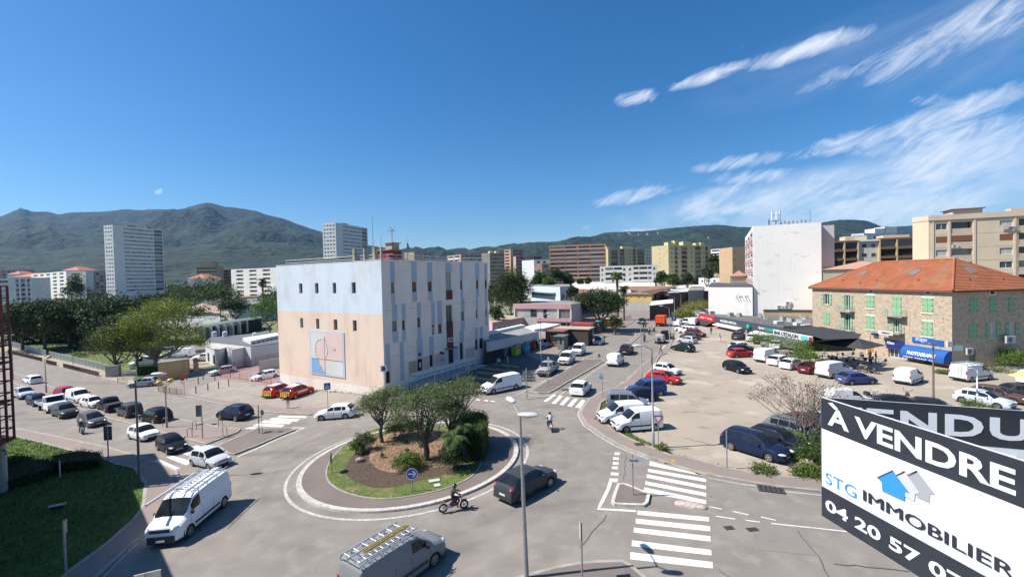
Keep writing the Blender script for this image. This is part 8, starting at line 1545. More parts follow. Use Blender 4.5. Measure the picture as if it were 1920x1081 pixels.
yt('young green tree before the pharmacy end of the bar',1431,660,3.4,2.6);yt('young green tree in the middle of the bar terrace',1475,668,3.2,3.0);yt('young green tree at the right of the bar terrace by the graffiti van',1518,680,3.4,2.4);yt('young green tree peeking behind the dark red car',1508,698,3.0,1.6)
tree('street_tree','off frame tree whose shade falls at the lower left of the road',(-27.5,20.6,-1.5),[((0,0,7),(2.2,2.2,1.5)),((1,0,8),(1.5,1.5,1))],L_mid,60,22,.25,.4,.2,.3,8)
# long grass, as stuff
def tufts(name,pts,n,h,lm,lift=.1,w=.035):
 W_=[P(*p)for p in pts];L_=[Vector((p.x,p.y))for p in W_]
 if area_ccw(L_)<0:L_=L_[::-1]
 xs_,ys_=[p.x for p in L_],[p.y for p in L_];X=rng.uniform(min(xs_),max(xs_),n);Y=rng.uniform(min(ys_),max(ys_),n);ok=np.zeros(n,bool)
 for i in range(len(L_)):
  a,b=L_[i],L_[(i+1)%len(L_)]
  if a.y==b.y:continue
  c=((a.y>Y)!=(b.y>Y))&(X<(b.x-a.x)*(Y-a.y)/(b.y-a.y)+a.x);ok^=c
 X,Y=X[ok],Y[ok];Z_=np.array([gz(x)for x in X])+lift;m=len(X);B0=np.stack([X,Y,Z_],1);q=rng.uniform(0,2*pi,m);d=np.stack([np.cos(q),np.sin(q),0*q],1)*w;hh=h*rng.uniform(.5,1.3,(m,1));tip=B0+rng.normal(size=(m,3))*h*.45*np.array([1,1,0])+np.array([0,0,1])*hh
 link(name,fastmesh(name,np.stack([B0-d,B0+d,tip+d*.2,tip-d*.2],1).reshape(-1,3),4,lm),kind='stuff')
tufts('long_grass',lawnL[:11]+[(27,820),(-60,806),(-300,900),(-200,1150),(30,1180)],60000,.2,L_grass,.1,.03);tufts('roundabout_grass',gpx,9000,.07,L_grass,.14,.02)
tufts('verge_grass',[(1127,757),(1124,771),(1131,789),(1153,807),(1175,820),(1209,835),(1233,843),(1255,853),(1262,850),(1244,838),(1210,827),(1178,810),(1160,797),(1139,782),(1133,771),(1136,760),(1175,742),(1168,735)],6000,.16,L_grass,.02,.03)
tufts('park_grass',[(20,648),(87,667),(137,679),(212,698),(236,703),(262,698),(240,660),(200,640),(100,625),(0,620)],14000,.22,L_grass,.0,.08)
tufts('lot_weeds',[(1488,860),(1540,905),(1620,905),(1600,820),(1530,800),(1495,815)],5000,.35,L_grass,.0,.04);tufts('kerb_weeds',[(1255,850),(1303,859),(1359,875),(1435,890),(1538,897),(1540,902),(1435,894),(1359,879),(1303,863),(1255,855)],2200,.14,L_grass,.02,.03)
tufts('wall_weeds',[(570,731),(600,733),(650,737),(700,741),(702,745),(650,740),(600,736),(570,734)],1500,.25,L_grass,.1,.04)
# chips strewn on the bed
cp=wp([(690,865),(705,882),(775,890),(835,878),(838,830),(760,808),(697,838)]);cx_=[p.x for p in cp];cy_=[p.y for p in cp];C=np.stack([rng.uniform(min(cx_)+1,max(cx_)-.6,5000),rng.uniform(min(cy_)+1,max(cy_)-1,5000),np.zeros(5000)],1);C[:,2]=np.array([gz(x)for x in C[:,0]])+.18;link('wood_chips',fastmesh('wood_chips',leaf_verts(C,.09,.5),4,m_chips),kind='stuff')
# ================================================================ STREET FURNITURE
m_gal=mat('galvanised_steel',(.36,.37,.38),.5,metal=.5,col2=(.28,.28,.29),scale=6,coord='obj');m_lampb=mat('lamp_body',(.5,.51,.52),.45);m_dpole=mat('dark_pole',(.1,.1,.1),.6);m_brown=mat('brown_pole',(.13,.09,.07),.7)
def hpx(base,top):
 g=P(*base);d=rayd(*top);return H0+d.z*g.y/d.y-g.z,(d.x*g.y/d.y-g.x)
def lamp(label,base,top,heads,m=None,r=.075,head=.75,group='street lamps',h=None,hm=None,lift=0):
 """heads: list of (pixel x, pixel y) of each luminaire in the photo, taken at the pole's own depth"""
 g=P(*base);hh=h or hpx(base,top)[0];o=thing('street_lamp',label,'street lamp',(g.x,g.y,g.z+lift),0,group);mb=MB();mb.tube([(0,0,0),(0,0,1.2),(0,0,1.22),(0,0,hh)],[r*1.3,r*1.25,r,r*.7],10);part('pole',mb,m or m_gal,o,50)
 for hx,hy in heads:
  d=rayd(hx,hy);t=g.y/d.y;e=Vector((d.x*t-g.x,0,H0+d.z*t-g.z));
  if abs(e.x)<.2:e.x+=.1
  s=1 if e.x>0 else-1;j=e-Vector((s*head*.5,0,0));mb=MB();mb.tube([(0,0,hh-.02),j],.035,6);part('arm',mb,m or m_gal,o)
  mb=MB();mb.ell(tuple(e),(head/2,head*.2,head*.13),12,6);hd_=part('lamp_head',mb,hm or m_lampb,o,50);mb=MB();mb.ell((e.x,0,e.z-head*.06),(head*.35,head*.15,head*.11),10,6);part('lamp_glass',mb,m_head,hd_,50)
 return o
# big foreground double lamp: built explicitly
g=Vector((.38,20.6,gz(.38)));hh=H0+rayd(975,780).z*20.6/rayd(975,780).y-g.z;o=thing('street_lamp','tall double headed lamp post in the foreground right of the roundabout','street lamp',g,0,'street lamps')
e0=Vector((rayd(975,780).x/rayd(975,780).y*20.6-.38,0,hh));mb=MB();mb.tube([(0,0,0),e0*.5,e0],[.11,.085,.055],12);mb.tube([e0*.52,e0*.55],.09,12);part('pole',mb,m_gal,o,50)
for(x,y,Y,rz_)in((958,749,22.0,1.9),(991,777,20.1,-.15)):
 a=at(x,y,Y)-g;mb=MB();mb.tube([e0,e0.lerp(a,.6)],.035,6);part('arm',mb,m_gal,o);mb=MB();Mx=Matrix.Translation(a)@Matrix.Rotation(rz_,4,'Z');mb.lathe([(.001,-.5),(.1,-.48),(.17,-.3),(.2,.0),(.19,.25),(.13,.42),(.001,.46)],12,Mx@Matrix.Rotation(pi/2,4,'Y')@Matrix.Diagonal((.55,1,1,1)));hd_=part('lamp_head',mb,m_lampb,o,50);mb=MB();mb.ell((0,0,-.06),(.3,.15,.1),10,6,M=Mx);part('lamp_glass',mb,m_head,hd_,50)
lamp('tall dark lamp pole at left before the small black hatchback',(262,909),(255,715),[(296,703)],m_dpole,.09,1.1,lift=.1)
lamp('tall lamp post at the parking lot kerb with a large head to the left',(1225,840),(1221,657),[(1196,650)],None,.09,.9,lift=.1);lamp('slim double lamp post left of the tall one by the lot',(1203,713),(1200,605),[(1197,602),(1205,603)],None,.07,.5)
lamp('lamp post on the pavement by the dark green hatchback',(1256,660),(1253,578),[(1240,573)]);lamp('lamp post before the feathery shrubs',(1265,597),(1264.5,557.5),[(1252,552.5)]);lamp('lamp post behind the feathery shrubs',(1277,580),(1276,551.5),[(1269,548.5)]);lamp('lamp post at the foot of the lower blank wall',(1311,574),(1310,547),[(1305,543)])
lamp('double armed lamp post in front of the umbrella pine',(1123.5,604),(1124,560),[(1110.5,555.5),(1138,555.5)]);lamp('slim lamp post beside the dark stalls',(1063,643),(1062,575),[(1065,575)],None,.06,.3);lamp('lamp post by the silver parked hatchback',(1014.5,684),(1014,594),[(1028,587)]);lamp('lamp post in front of the tall building terrace',(815,732),(812,616),[(809,614),(812,621)],None,.06,.45)
lamp('brown lamp post with a flat top in front of the blue awning',(1750,764),(1747,645),[(1738,641),(1757,642)],m_brown,.1,.5,hm=m_brown);lamp('short white curved lamp by the silver hatchback at right',(1832,760),(1828,693),[(1820,690)],mat('white_pole',(.7,.7,.68),.5),.07,.5)
lamp('thin pole at far left beyond the red steel bay',(25,712),(24,627),[(26,627)],None,.07,.3);lamp('pole with lamp arm in the school yard left of the mural building',(502,664),(500,610),[(496,607)],None,.06,.4);lamp('tall floodlight mast among dark trees left of the white block',(391,572),(390,530),[(389,530),(392,530)],None,.12,1.0)
def globe_lamp(label,base,topz_px,globes):
 g=P(*base);o=thing('globe_lamp',label,'street lamp',g,0,'yellow globe lamps');ht=hpx(base,topz_px)[0];mb=MB();mb.tube([(0,0,0),(0,0,ht)],[.09,.05],8);mb.tube([(0,0,0),(0,0,1.3)],.11,8);part('pole',mb,m_gal,o)
 for x,y in globes:
  d=rayd(x,y);t=g.y/d.y;e=Vector((d.x*t-g.x,0,H0+d.z*t-g.z));mb=MB();mb.tube([(0,0,min(ht,e.z)-.3),(e.x,0,e.z-.2)],.03,6);part('arm',mb,m_gal,o);mb=MB();mb.ell(tuple(e),(.34,.34,.27),14,8);part('globe',mb,mat('yellow_globe',(.55,.36,.06),.35,coat=.5),o,80)
globe_lamp('pole with two yellow globes on the left median by the bike hoops',(313,803),(311,722),[(298.5,717),(319.5,713)]);globe_lamp('pole with one yellow globe beside the white estate car',(87,737),(86,672),[(92,669)])
for i,(b,t,lb,m)in enumerate([((1363,879),(1362,806),'short grey post at the lot pavement beside the navy people carrier',m_gal),((486,814),(484.5,759),'brown post on the splitter island at left',m_brown),((113,897),(110,863),'thin white stake standing in the shaded grass',mat('white_pole',(.7,.7,.68))),((137,690),(136,655),'thin grey post in front of the white park fence',m_gal)]):
 g=P(*b);h=hpx(b,t)[0];mb=MB();mb.tube([(0,0,0),(0,0,h)],.045,8);link('post',mb.mesh('post',m),None,g,0,lb,'post')
def signpost(label,base,top,plates,cat='road sign',m=None,r=.035,lift=.1,tilt=0,name='road_sign'):
 """plates: (shape, centre px, width m, height m, facing heading, face material, back material, extras)"""
 g=P(*base);h=hpx(base,top)[0]-lift;o=thing(name,label,cat,(g.x,g.y,g.z+lift));mb=MB();mb.tube([(0,0,0),(0,0,h)],r,8);part('pole',mb,m or m_gal,o)
 for sh_,c,w,hh,face,mf,mbk,ex in plates:
  d=rayd(*c);t=g.y/d.y;z=H0+d.z*t-g.z-lift;x=(d.x*t-g.x)if abs(d.x*t-g.x)>.12 else 0;n=Vector((cos(face),sin(face),0));u=Vector((-n.y,n.x,0));cc=Vector((x,0,z))+n*.05
  if sh_=='rect':pts=[(-w/2,-hh/2),(w/2,-hh/2),(w/2,hh/2),(-w/2,hh/2)]
  elif sh_=='disc':pts=[(w/2*cos(q),hh/2*sin(q))for q in[2*pi*k/24 for k in range(24)]]
  elif sh_=='tri':pts=[(-w/2,hh/2),(0,-hh/2),(w/2,hh/2)][::-1]
  elif sh_=='arrow':pts=[(-w/2,-hh/2),(w/2-hh*.7,-hh/2),(w/2,0),(w/2-hh*.7,hh/2),(-w/2,hh/2)]
  elif sh_=='arrowl':pts=[(w/2,hh/2),(-w/2+hh*.7,hh/2),(-w/2,0),(-w/2+hh*.7,-hh/2),(w/2,-hh/2)]
  def P3_(a,b,o_):return cc+u*a+Vector((0,0,b))+n*o_
  mb=MB();F=[P3_(a,b,.012)for a,b in pts];Bk=[P3_(a,b,-.012)for a,b in pts];mb.poly(F,0);mb.poly(Bk[::-1],1)
  for i in range(len(pts)):j=(i+1)%len(pts);mb.quad(Bk[i],Bk[j],F[j],F[i],1)
  pl=part('sign_plate',mb,[mf,mbk],o)
  if ex:ex(pl,P3_,u,n,cc,w,hh)
 return o
FV=-pi/2
m_sw=mat('sign_white',(.72,.72,.7),.45);m_sb=mat('sign_blue',(.015,.07,.36),.4);m_sr=mat('sign_red',(.5,.02,.02),.4);m_sbk=mat('sign_back_grey',(.23,.235,.24),.5,metal=.3);m_sy=mat('sign_ochre',(.4,.28,.05),.5)
def ex_rarrow(pl,P3_,u,n,cc,w,h):
 mb=MB();s=w
 for k in range(24):q0,q1=2*pi*k/24,2*pi*(k+1)/24;mb.quad(P3_(w*.5*cos(q0),h*.5*sin(q0),.018),P3_(w*.5*cos(q1),h*.5*sin(q1),.018),P3_(w*.45*cos(q1),h*.45*sin(q1),.018),P3_(w*.45*cos(q0),h*.45*sin(q0),.018))
 mb.quad(*[P3_(a*s,b*s,.02)for a,b in((-.32,-.05),(.12,-.05),(.12,.05),(-.32,.05))]);mb.poly([P3_(a*s,b*s,.022)for a,b in((.02,-.27),(.16,-.27),(.36,0),(.16,.27),(.02,.27),(.2,0))]);part('white_arrow',mb,m_sw,pl)
def ex_ped(pl,P3_,u,n,cc,w,h):
 mb=MB();mb.poly([P3_(a*w,b*h,.018)for a,b in((-.34,-.3),(.34,-.3),(0,.36))]);t_=part('white_triangle',mb,m_sw,pl);mb=MB();[mb.poly([P3_(a*w,b*h,.022)for a,b in q_])for q_ in(((-.05,.02),(.05,.02),(.04,.16),(-.04,.16)),((-.14,-.24),(-.08,-.24),(.02,.03),(-.04,.03)),((.1,-.24),(.16,-.24),(.05,.03),(0,.03)))];part('walking_figure',mb,m_seam,t_)
def ex_yield(pl,P3_,u,n,cc,w,h):
 mb=MB();mb.poly([P3_(a*w,b*h,.02)for a,b in((.0,-.26),(.3,.34),(-.3,.34))]);part('white_triangle',mb,m_sw,pl)
def ex_bar(pl,P3_,u,n,cc,w,h):mb=MB();mb.quad(*[P3_(a*w,b*h,.02)for a,b in((-.36,-.09),(.36,-.09),(.36,.09),(-.36,.09))]);part('white_bar',mb,m_sw,pl)
def ex_30(pl,P3_,u,n,cc,w,h):
 mb=MB()
 for k in range(20):q0,q1=2*pi*k/20,2*pi*(k+1)/20;mb.quad(*[P3_(w*r*cos(q),w*r*sin(q)-h*.12,.018)for r,q in((.38,q0),(.38,q1),(.3,q1),(.3,q0))])
 part('grey_ring',mb,m_sbk,pl);text_on(pl,'30',m_seam,P3_(-w*.19,-h*.12-w*.12,.02),u,(0,0,1),w*.38,w*.26,.03);text_on(pl,'ZONE',m_seam,P3_(-w*.3,h*.28,.02),u,(0,0,1),w*.6,h*.1,.02)
def ex_txt(s,f=(.08,.25,.7,.75),m=None):
 def g_(pl,P3_,u,n,cc,w,h):text_on(pl,s,m or m_seam,P3_(-w/2+w*f[0],-h/2+h*f[1],.018),u,(0,0,1),w*(f[2]-f[0]),h*(f[3]-f[1]),.015)
 return g_
signpost('round blue right arrow sign on the roundabout lawn',(773.7,925),(772.5,878),[('disc',(772,887),.78,.78,FV+.05,m_sb,m_sbk,ex_rarrow)],lift=.15)
signpost('round sign seen edge on at the left of the roundabout',(622.5,889.5),(621,848),[('disc',(620.8,857),.78,.78,radians(-165),m_sbk,m_sbk,None)],lift=.15)
signpost('blue pedestrian crossing sign on a grey post before the mural wall',(615,766),(614.5,720),[('rect',(615,723.5),.72,.82,FV+.35,m_sb,m_sbk,ex_ped)])
signpost('give way triangle on a post beside the tall parking lot lamp',(1235,843),(1236,778),[('tri',(1236,786),.8,.7,FV-.15,m_sr,m_sbk,ex_yield)])
signpost('zone 30 sign on the pavement left of the grey blue van',(1130,747),(1127.5,700),[('rect',(1127,705),.62,.9,FV-.1,m_sw,m_sbk,ex_30)])
signpost('white arrow direction sign reading Pietralba on the small splitter island',(1187,931.5),(1184,851),[('arrow',(1195,862),1.15,.3,FV,m_sw,m_sbk,ex_txt('Pietralba',(.07,.28,.55,.8)))],r=.045,lift=.15,name='direction_sign')
signpost('no entry sign on a pole at the side street',(313,741),(309.5,695),[('disc',(309.7,699.5),.75,.75,FV-.3,m_sr,m_sbk,ex_bar)]);signpost('red no parking sign with white plate under it at the side street',(346,743),(342,701),[('disc',(342,707),.8,.9,FV,m_sr,m_sbk,None),('rect',(342.5,715),.6,.75,FV,m_sw,m_sbk,None)])
signpost('grey backed sign panel beside the bike hoops',(380,824),(377,758),[('rect',(372.5,770),.55,1.15,radians(105),m_sbk,m_sbk,None)],r=.05);signpost('tall narrow dark backed sign on the pavement above the long hedge',(204,872),(200,800),[('rect',(199,812),.65,1.25,radians(100),m_sbk,mat('sign_back_dark',(.12,.125,.13),.5),None)],r=.05)
signpost('small round dark backed sign beside the brown post',(492,815),(490.5,768),[('disc',(490.5,773),.6,.6,radians(60),m_sbk,mat('sign_back_blue',(.06,.08,.14),.5),None)],r=.03);signpost('tall pale sign post in the shaded grass at the bottom left',(124,1076),(113,975),[('rect',(122,988),.5,.7,radians(30),m_sbk,m_sbk,None)],r=.06)
signpost('small solar panel on a post at the corner of the tall building',(721,748),(718,688),[('rect',(717.5,690.5),.75,.8,FV,m_sw,m_sbk,lambda pl,P3_,u,n,cc,w,h:part('solar_cell',(lambda mb:(mb.quad(*[P3_(a*w,b*h,.02)for a,b in((-.32,-.35),(.32,-.35),(.32,.35),(-.32,.35))]),mb)[1])(MB()),mat('solar_blue',(.03,.06,.13),.3),pl))])
signpost('grey sign post with a folded white plate by the terrace',(879.5,729),(878,684),[('rect',(879,687),.5,.4,radians(160),m_sw,m_sbk,None)]);signpost('sign post with a pale narrow plate near the recycling containers',(953,700),(952,667),[('rect',(952.5,673),.35,.95,radians(-170),m_sw,m_sbk,None)]);signpost('grey sign on a thin post beside the walking man',(933,694),(931.5,671),[('rect',(932,677),.5,.9,radians(200),m_sbk,m_sbk,None)])
signpost('white marker post on the reddish median',(1029,724),(1029,672),[('rect',(1029,684),.22,2.1,FV,m_sw,m_sbk,None)],r=.05);signpost('post with a small ochre plate on the reddish median',(1026,730),(1026.5,694),[('rect',(1027.5,695.5),.62,.3,FV,m_sy,m_sbk,None)],r=.03)
signpost('stack of four grey arrow direction signs at the roundabout exit',(988,748),(987,690),[('arrow',(991,697),1.5,.3,radians(85),m_sbk,m_sbk,None),('arrowl',(991,702),1.5,.3,radians(85),m_sbk,m_sbk,None),('arrow',(991,707.5),1.6,.3,radians(85),m_sbk,m_sbk,None),('rect',(991,713),1.6,.3,radians(85),m_sbk,m_sbk,None)],r=.06,name='direction_sign')
signpost('narrow road sign seen edge on at the bottom centre',(1092,1097),(1088.5,979),[('rect',(1089.5,994),.5,.75,radians(176),m_sw,mat('sign_back_dark',()),None)],r=.04,lift=.14);signpost('blue parking sign on a post by the packed cars',(1264,640),(1263,594),[('rect',(1263,597),1.0,1.0,FV,m_sb,m_sbk,ex_txt('P',(.3,.2,.7,.8),m_sw))]);signpost('small round sign on the tip of the reddish median',(1123.5,677),(1123,664),[('disc',(1123,666),.5,.6,FV,m_sbk,m_sbk,None)])
p=P(296,1150);o=thing('shop_sign_top','top edge of a pale board sign poking up at the bottom left','sign board',(p.x,p.y,p.z));a,b=at(250,1079,18.2),at(301,1067,18.2);mb=MB();mb.quad(a-p,b-p,b-p-Vector((0,0,1.4)),a-p-Vector((0,0,1.4)));mb.quad(a-p+Vector((0,.05,0)),b-p+Vector((0,.05,0)),b-p+Vector((0,.05,-1.4)),a-p+Vector((0,.05,-1.4)));mb.quad(a-p,b-p,b-p+Vector((0,.05,0)),a-p+Vector((0,.05,0)));part('board',mb,mat('pale_board',(.45,.42,.33),.7),o);mb=MB();m_=(a+b)/2-p;mb.tube([(m_.x,m_.y-.1,0),(m_.x,m_.y-.1,m_.z+.05)],.04,6);part('post',mb,m_gal,o)
p=gp(108,957,.15);mb=MB();mb.cbox(0,0,.25,.9,.3,.08,0,.5);mb.cbox(0,0,.1,.7,.08,.2,1,.5);link('low_box',mb.mesh('low_box',[m_gal,m_seam]),None,p,0,'small dark low bench like box lying in the shaded grass','box')
# bollards, hoops
for i,(x,y0,y1)in enumerate([(367.5,728,739),(390,724,734),(410,719,729.5),(429,715,725),(372,711,721),(403,705,714.5),(350,705,714),(381,704,713)]):
 g=P(x,y1);mb=MB();mb.lathe([(.07,0),(.07,.95),(.09,.97),(.09,1.08),(.001,1.12)],8);o=link('bollard',mb.mesh('bollard',m_brown,40),None,(g.x,g.y,g.z+.12),0,['leftmost bollard in the front row of the fire service lot','second bollard of the front row of the fire service lot','third bollard of the front row of the fire service lot','rightmost bollard near the red railing corner','left bollard of the back row along the side street','bollard of the back row nearest the silver car','far left bollard behind the no parking sign','middle bollard of the back row along the side street'][i],'bollard','bollards round the side street corner')
for i,(x,y,hd_)in enumerate([(365,807,0),(356,821,.9),(413.5,801,1.2),(422,818,0),(309,801,0.2)]):
 g=P(x,y);mb=MB();w,h=.42,.95;mb.tube([(-w/2,0,0),(-w/2,0,h-.15),(-w/4,0,h),(w/4,0,h),(w/2,0,h-.15),(w/2,0,0)],.03,6);link('bike_hoop',mb.mesh('bike_hoop',m_dpole),None,(g.x,g.y,g.z+.1),hd_,['bike hoop in the middle of the left median','bike hoop seen edge on beside the small black hatchback','bike hoop at the far kerb of the left median','bike hoop at the tip of the left median','bike hoop at the foot of the yellow globe pole'][i],'bike hoop','bike hoops on the median')
# fences and railings
def fence(label,pts,h,m,style='bars',lift=.1,step=.14,name='railing',panel=2.0,cat='railing',pm=None):
 w=[P(*p)for p in pts];o=thing(name,label,cat,w[0]);base=w[0];W2=[Vector((p.x,p.y))for p in w];d=densify(W2,panel,False)
 for a,b in zip(d,d[1:]):
  A=Vector((a.x,a.y,gz(a.x)+lift))-base;Bv=Vector((b.x,b.y,gz(b.x)+lift))-base;L_=(Bv-A).length
  if L_<.2:continue
  mb=MB();mb.tube([A,A+Vector((0,0,h))],.045,5);part('post',mb,pm or m,o);mb=MB();U=Vector((0,0,1))
  for q in((.95,.12)if style!='mesh' else(.98,.7,.4,.1)):mb.tube([A+U*h*q,Bv+U*h*q],.022,4)
  n=max(2,int(L_/step))
  for k in range(1,n):p=A.lerp(Bv,k/n);mb.tube([p+U*h*.12,p+U*h*.95],.013 if style!='wide' else.03,3,cap=False)
  part('panel',mb,m,o)
 return o
m_wf=mat('white_fence_paint',(.6,.62,.6),.6);m_bf=mat('brown_rail_paint',(.16,.095,.08),.7);m_rf=mat('dark_red_rail',(.22,.03,.045),.6)
fence('white metal fence along the park, left run',[(-40,637),(19,649),(87.5,668.5)],1.5,m_wf,step=.3,panel=2.2,name='fence',cat='fence',style='wide');fence('white metal fence along the park, right run to the gate pillar',[(93,670),(137,681),(180,692),(213,701)],1.5,m_wf,step=.3,panel=2.2,name='fence',cat='fence',style='wide')
fence('brown kerb railing at far left beyond the white estate car',[(15,663),(48,671),(80,679)],1.0,m_bf,step=.2,panel=1.6,style='wide');fence('short brown kerb railing between two gaps',[(87,682.5),(107,687.5)],1.0,m_bf,step=.2,panel=1.6,style='wide');fence('long brown kerb railing before the gate pillar',[(119,690),(150,698),(187,707.5)],1.0,m_bf,step=.2,panel=1.6,style='wide');fence('brown railing panel before the white gate',[(221,719),(241,721)],1.0,m_bf,step=.18,panel=1.5);fence('brown railing around the fire service lot corner',[(297,736),(318,739.5),(344,743)],1.0,m_bf,step=.18,panel=1.5)
fence('dark red railing along the fire service lot',[(415,708.5),(450,712),(490,718),(528,725)],1.05,m_rf,step=.9,panel=2.6,style='mesh');fence('tall dark red mesh fence behind the white hatchback',[(414,707),(440,697.5),(480,688),(527,678)],1.9,m_rf,step=.16,panel=2.4,style='mesh',name='mesh_fence',cat='fence');fence('dark red rail fence with white posts by the school',[(430,690),(480,681),(527,673)],.9,m_rf,step=1.2,panel=3,style='mesh',pm=m_wf,name='fence',cat='fence')
g=P(213,706);mb=MB();mb.box(-1.0,-.5,0,1.0,.5,2.0);mb.box(-1.1,-.6,2.0,1.1,.6,2.12);link('gate_pillar',mb.mesh('gate_pillar',plas('pillar_grey',(.36,.35,.32))),None,(g.x,g.y,g.z),.3,'broad grey gate pillar at the end of the white fence','pillar')
g=P(243,710);o=thing('gate','open white metal gate beside the slender tree','gate',(g.x,g.y,g.z+.1),.6);mb=MB();[mb.tube([(x,0,0),(x,0,2.0)],.05,5)for x in(-1,1)];[mb.tube([(-1,0,z),(1,0,z)],.03,5)for z in(.2,1.0,1.95)];part('gate_frame',mb,m_wf,o);mb=MB();[mb.tube([(-1+k*.16,0,.2),(-1+k*.16,0,1.95)],.015,4)for k in range(1,13)];part('gate_bars',mb,m_wf,o)
fl_=fence('grey retaining wall with rail behind the white hatchback',[(487,693),(527,684)],.3,m_gal,step=2,panel=4,style='mesh',lift=1.9);mb=MB();a,b=P(486,697),P(529,689);mb.quad(a-a,b-a,b-a+Vector((0,0,2)),Vector((0,0,2)));mb.quad(Vector((0,.3,2)),b-a+Vector((0,.3,2)),b-a+Vector((0,0,2)),Vector((0,0,2)));link('low_wall',mb.mesh('low_wall',plas('stained_concrete',())),None,a,0,'grey concrete wall behind the white hatchback left of the mural building','wall')
fence('blue parked fence at the street bend',[(1148,604),(1165,601),(1185,597)],1.0,mat('blue_fence',(.06,.12,.25),.6),step=.3,panel=2,style='wide',name='fence',cat='fence')
# terrace tables and chairs under the bar canopy
m_chair=mat('dark_chair',(.02,.02,.022),.6);m_table=mat('table_top',(.3,.29,.28),.5)
def table_set(x,y,i):
 g=P(x,y);o=thing('terrace_table',TL[i],'table',(g.x,g.y,g.z),0,'bar terrace tables');mb=MB();mb.lathe([(.001,.74),(.42,.74),(.42,.77),(.001,.77)],12);part('table_top',mb,m_table,o);mb=MB();mb.tube([(0,0,0),(0,0,.74)],.03,6);mb.lathe([(.25,0),(.25,.03),(.001,.05)],10);part('leg',mb,m_chair,o)
 for k in range(2):
  q=i*.8+k*pi;cx,cy=g.x+cos(q)*.75,g.y+sin(q)*.75;c=thing('chair','dark chair at a table under the bar canopies','chair',(cx,cy,g.z),q+pi/2,'chairs on the bar terrace');mb=MB();mb.box(-.22,-.22,.43,.22,.22,.47);part('seat',mb,m_chair,c);mb=MB();mb.box(-.22,-.24,.47,.22,-.2,.85);part('backrest',mb,m_chair,c);mb=MB();[mb.tube([(a,b,0),(a,b,.44)],.018,4)for a in(-.19,.19)for b in(-.19,.19)];part('legs',mb,m_chair,c)
TLp=[(1470,668),(1487,668),(1504,672),(1528,672),(1543,676),(1560,678),(1578,681),(1595,678),(1612,681),(1632,681),(1500,660),(1560,668),(1590,670),(1616,672),(1648,681)]
TL=['round terrace table nearest the white hatchbacks','terrace table beside the bar tree trunk','terrace table left of the graffiti van roof','terrace table right behind the graffiti van','terrace table at the front canopy post','terrace table in the sun edge before the canopy','terrace table beside the parked motorbikes','terrace table behind the blue car','terrace table near the orange door','terrace table at the right canopy tip','terrace table deep under the grey awning','inner terrace table behind the front post','inner terrace table in the darkest shade','inner terrace table by the orange door','outermost terrace table by the shop window']
for i,(x,y)in enumerate(TLp):table_set(x,y,i)
p=gp(1935,745);o=thing('parasol','pale yellow parasol cut by the right edge','parasol',p);mb=MB();[mb.poly([(0,0,3.0),(1.7*cos(q),1.7*sin(q),2.2),(1.7*cos(q+pi/4),1.7*sin(q+pi/4),2.2)])for q in[pi/4*k for k in range(8)]];part('canopy',mb,mat('pale_yellow_cloth',(.65,.6,.2),.8),o);mb=MB();mb.tube([(0,0,0),(0,0,3)],.03,6);part('pole',mb,m_gal,o)
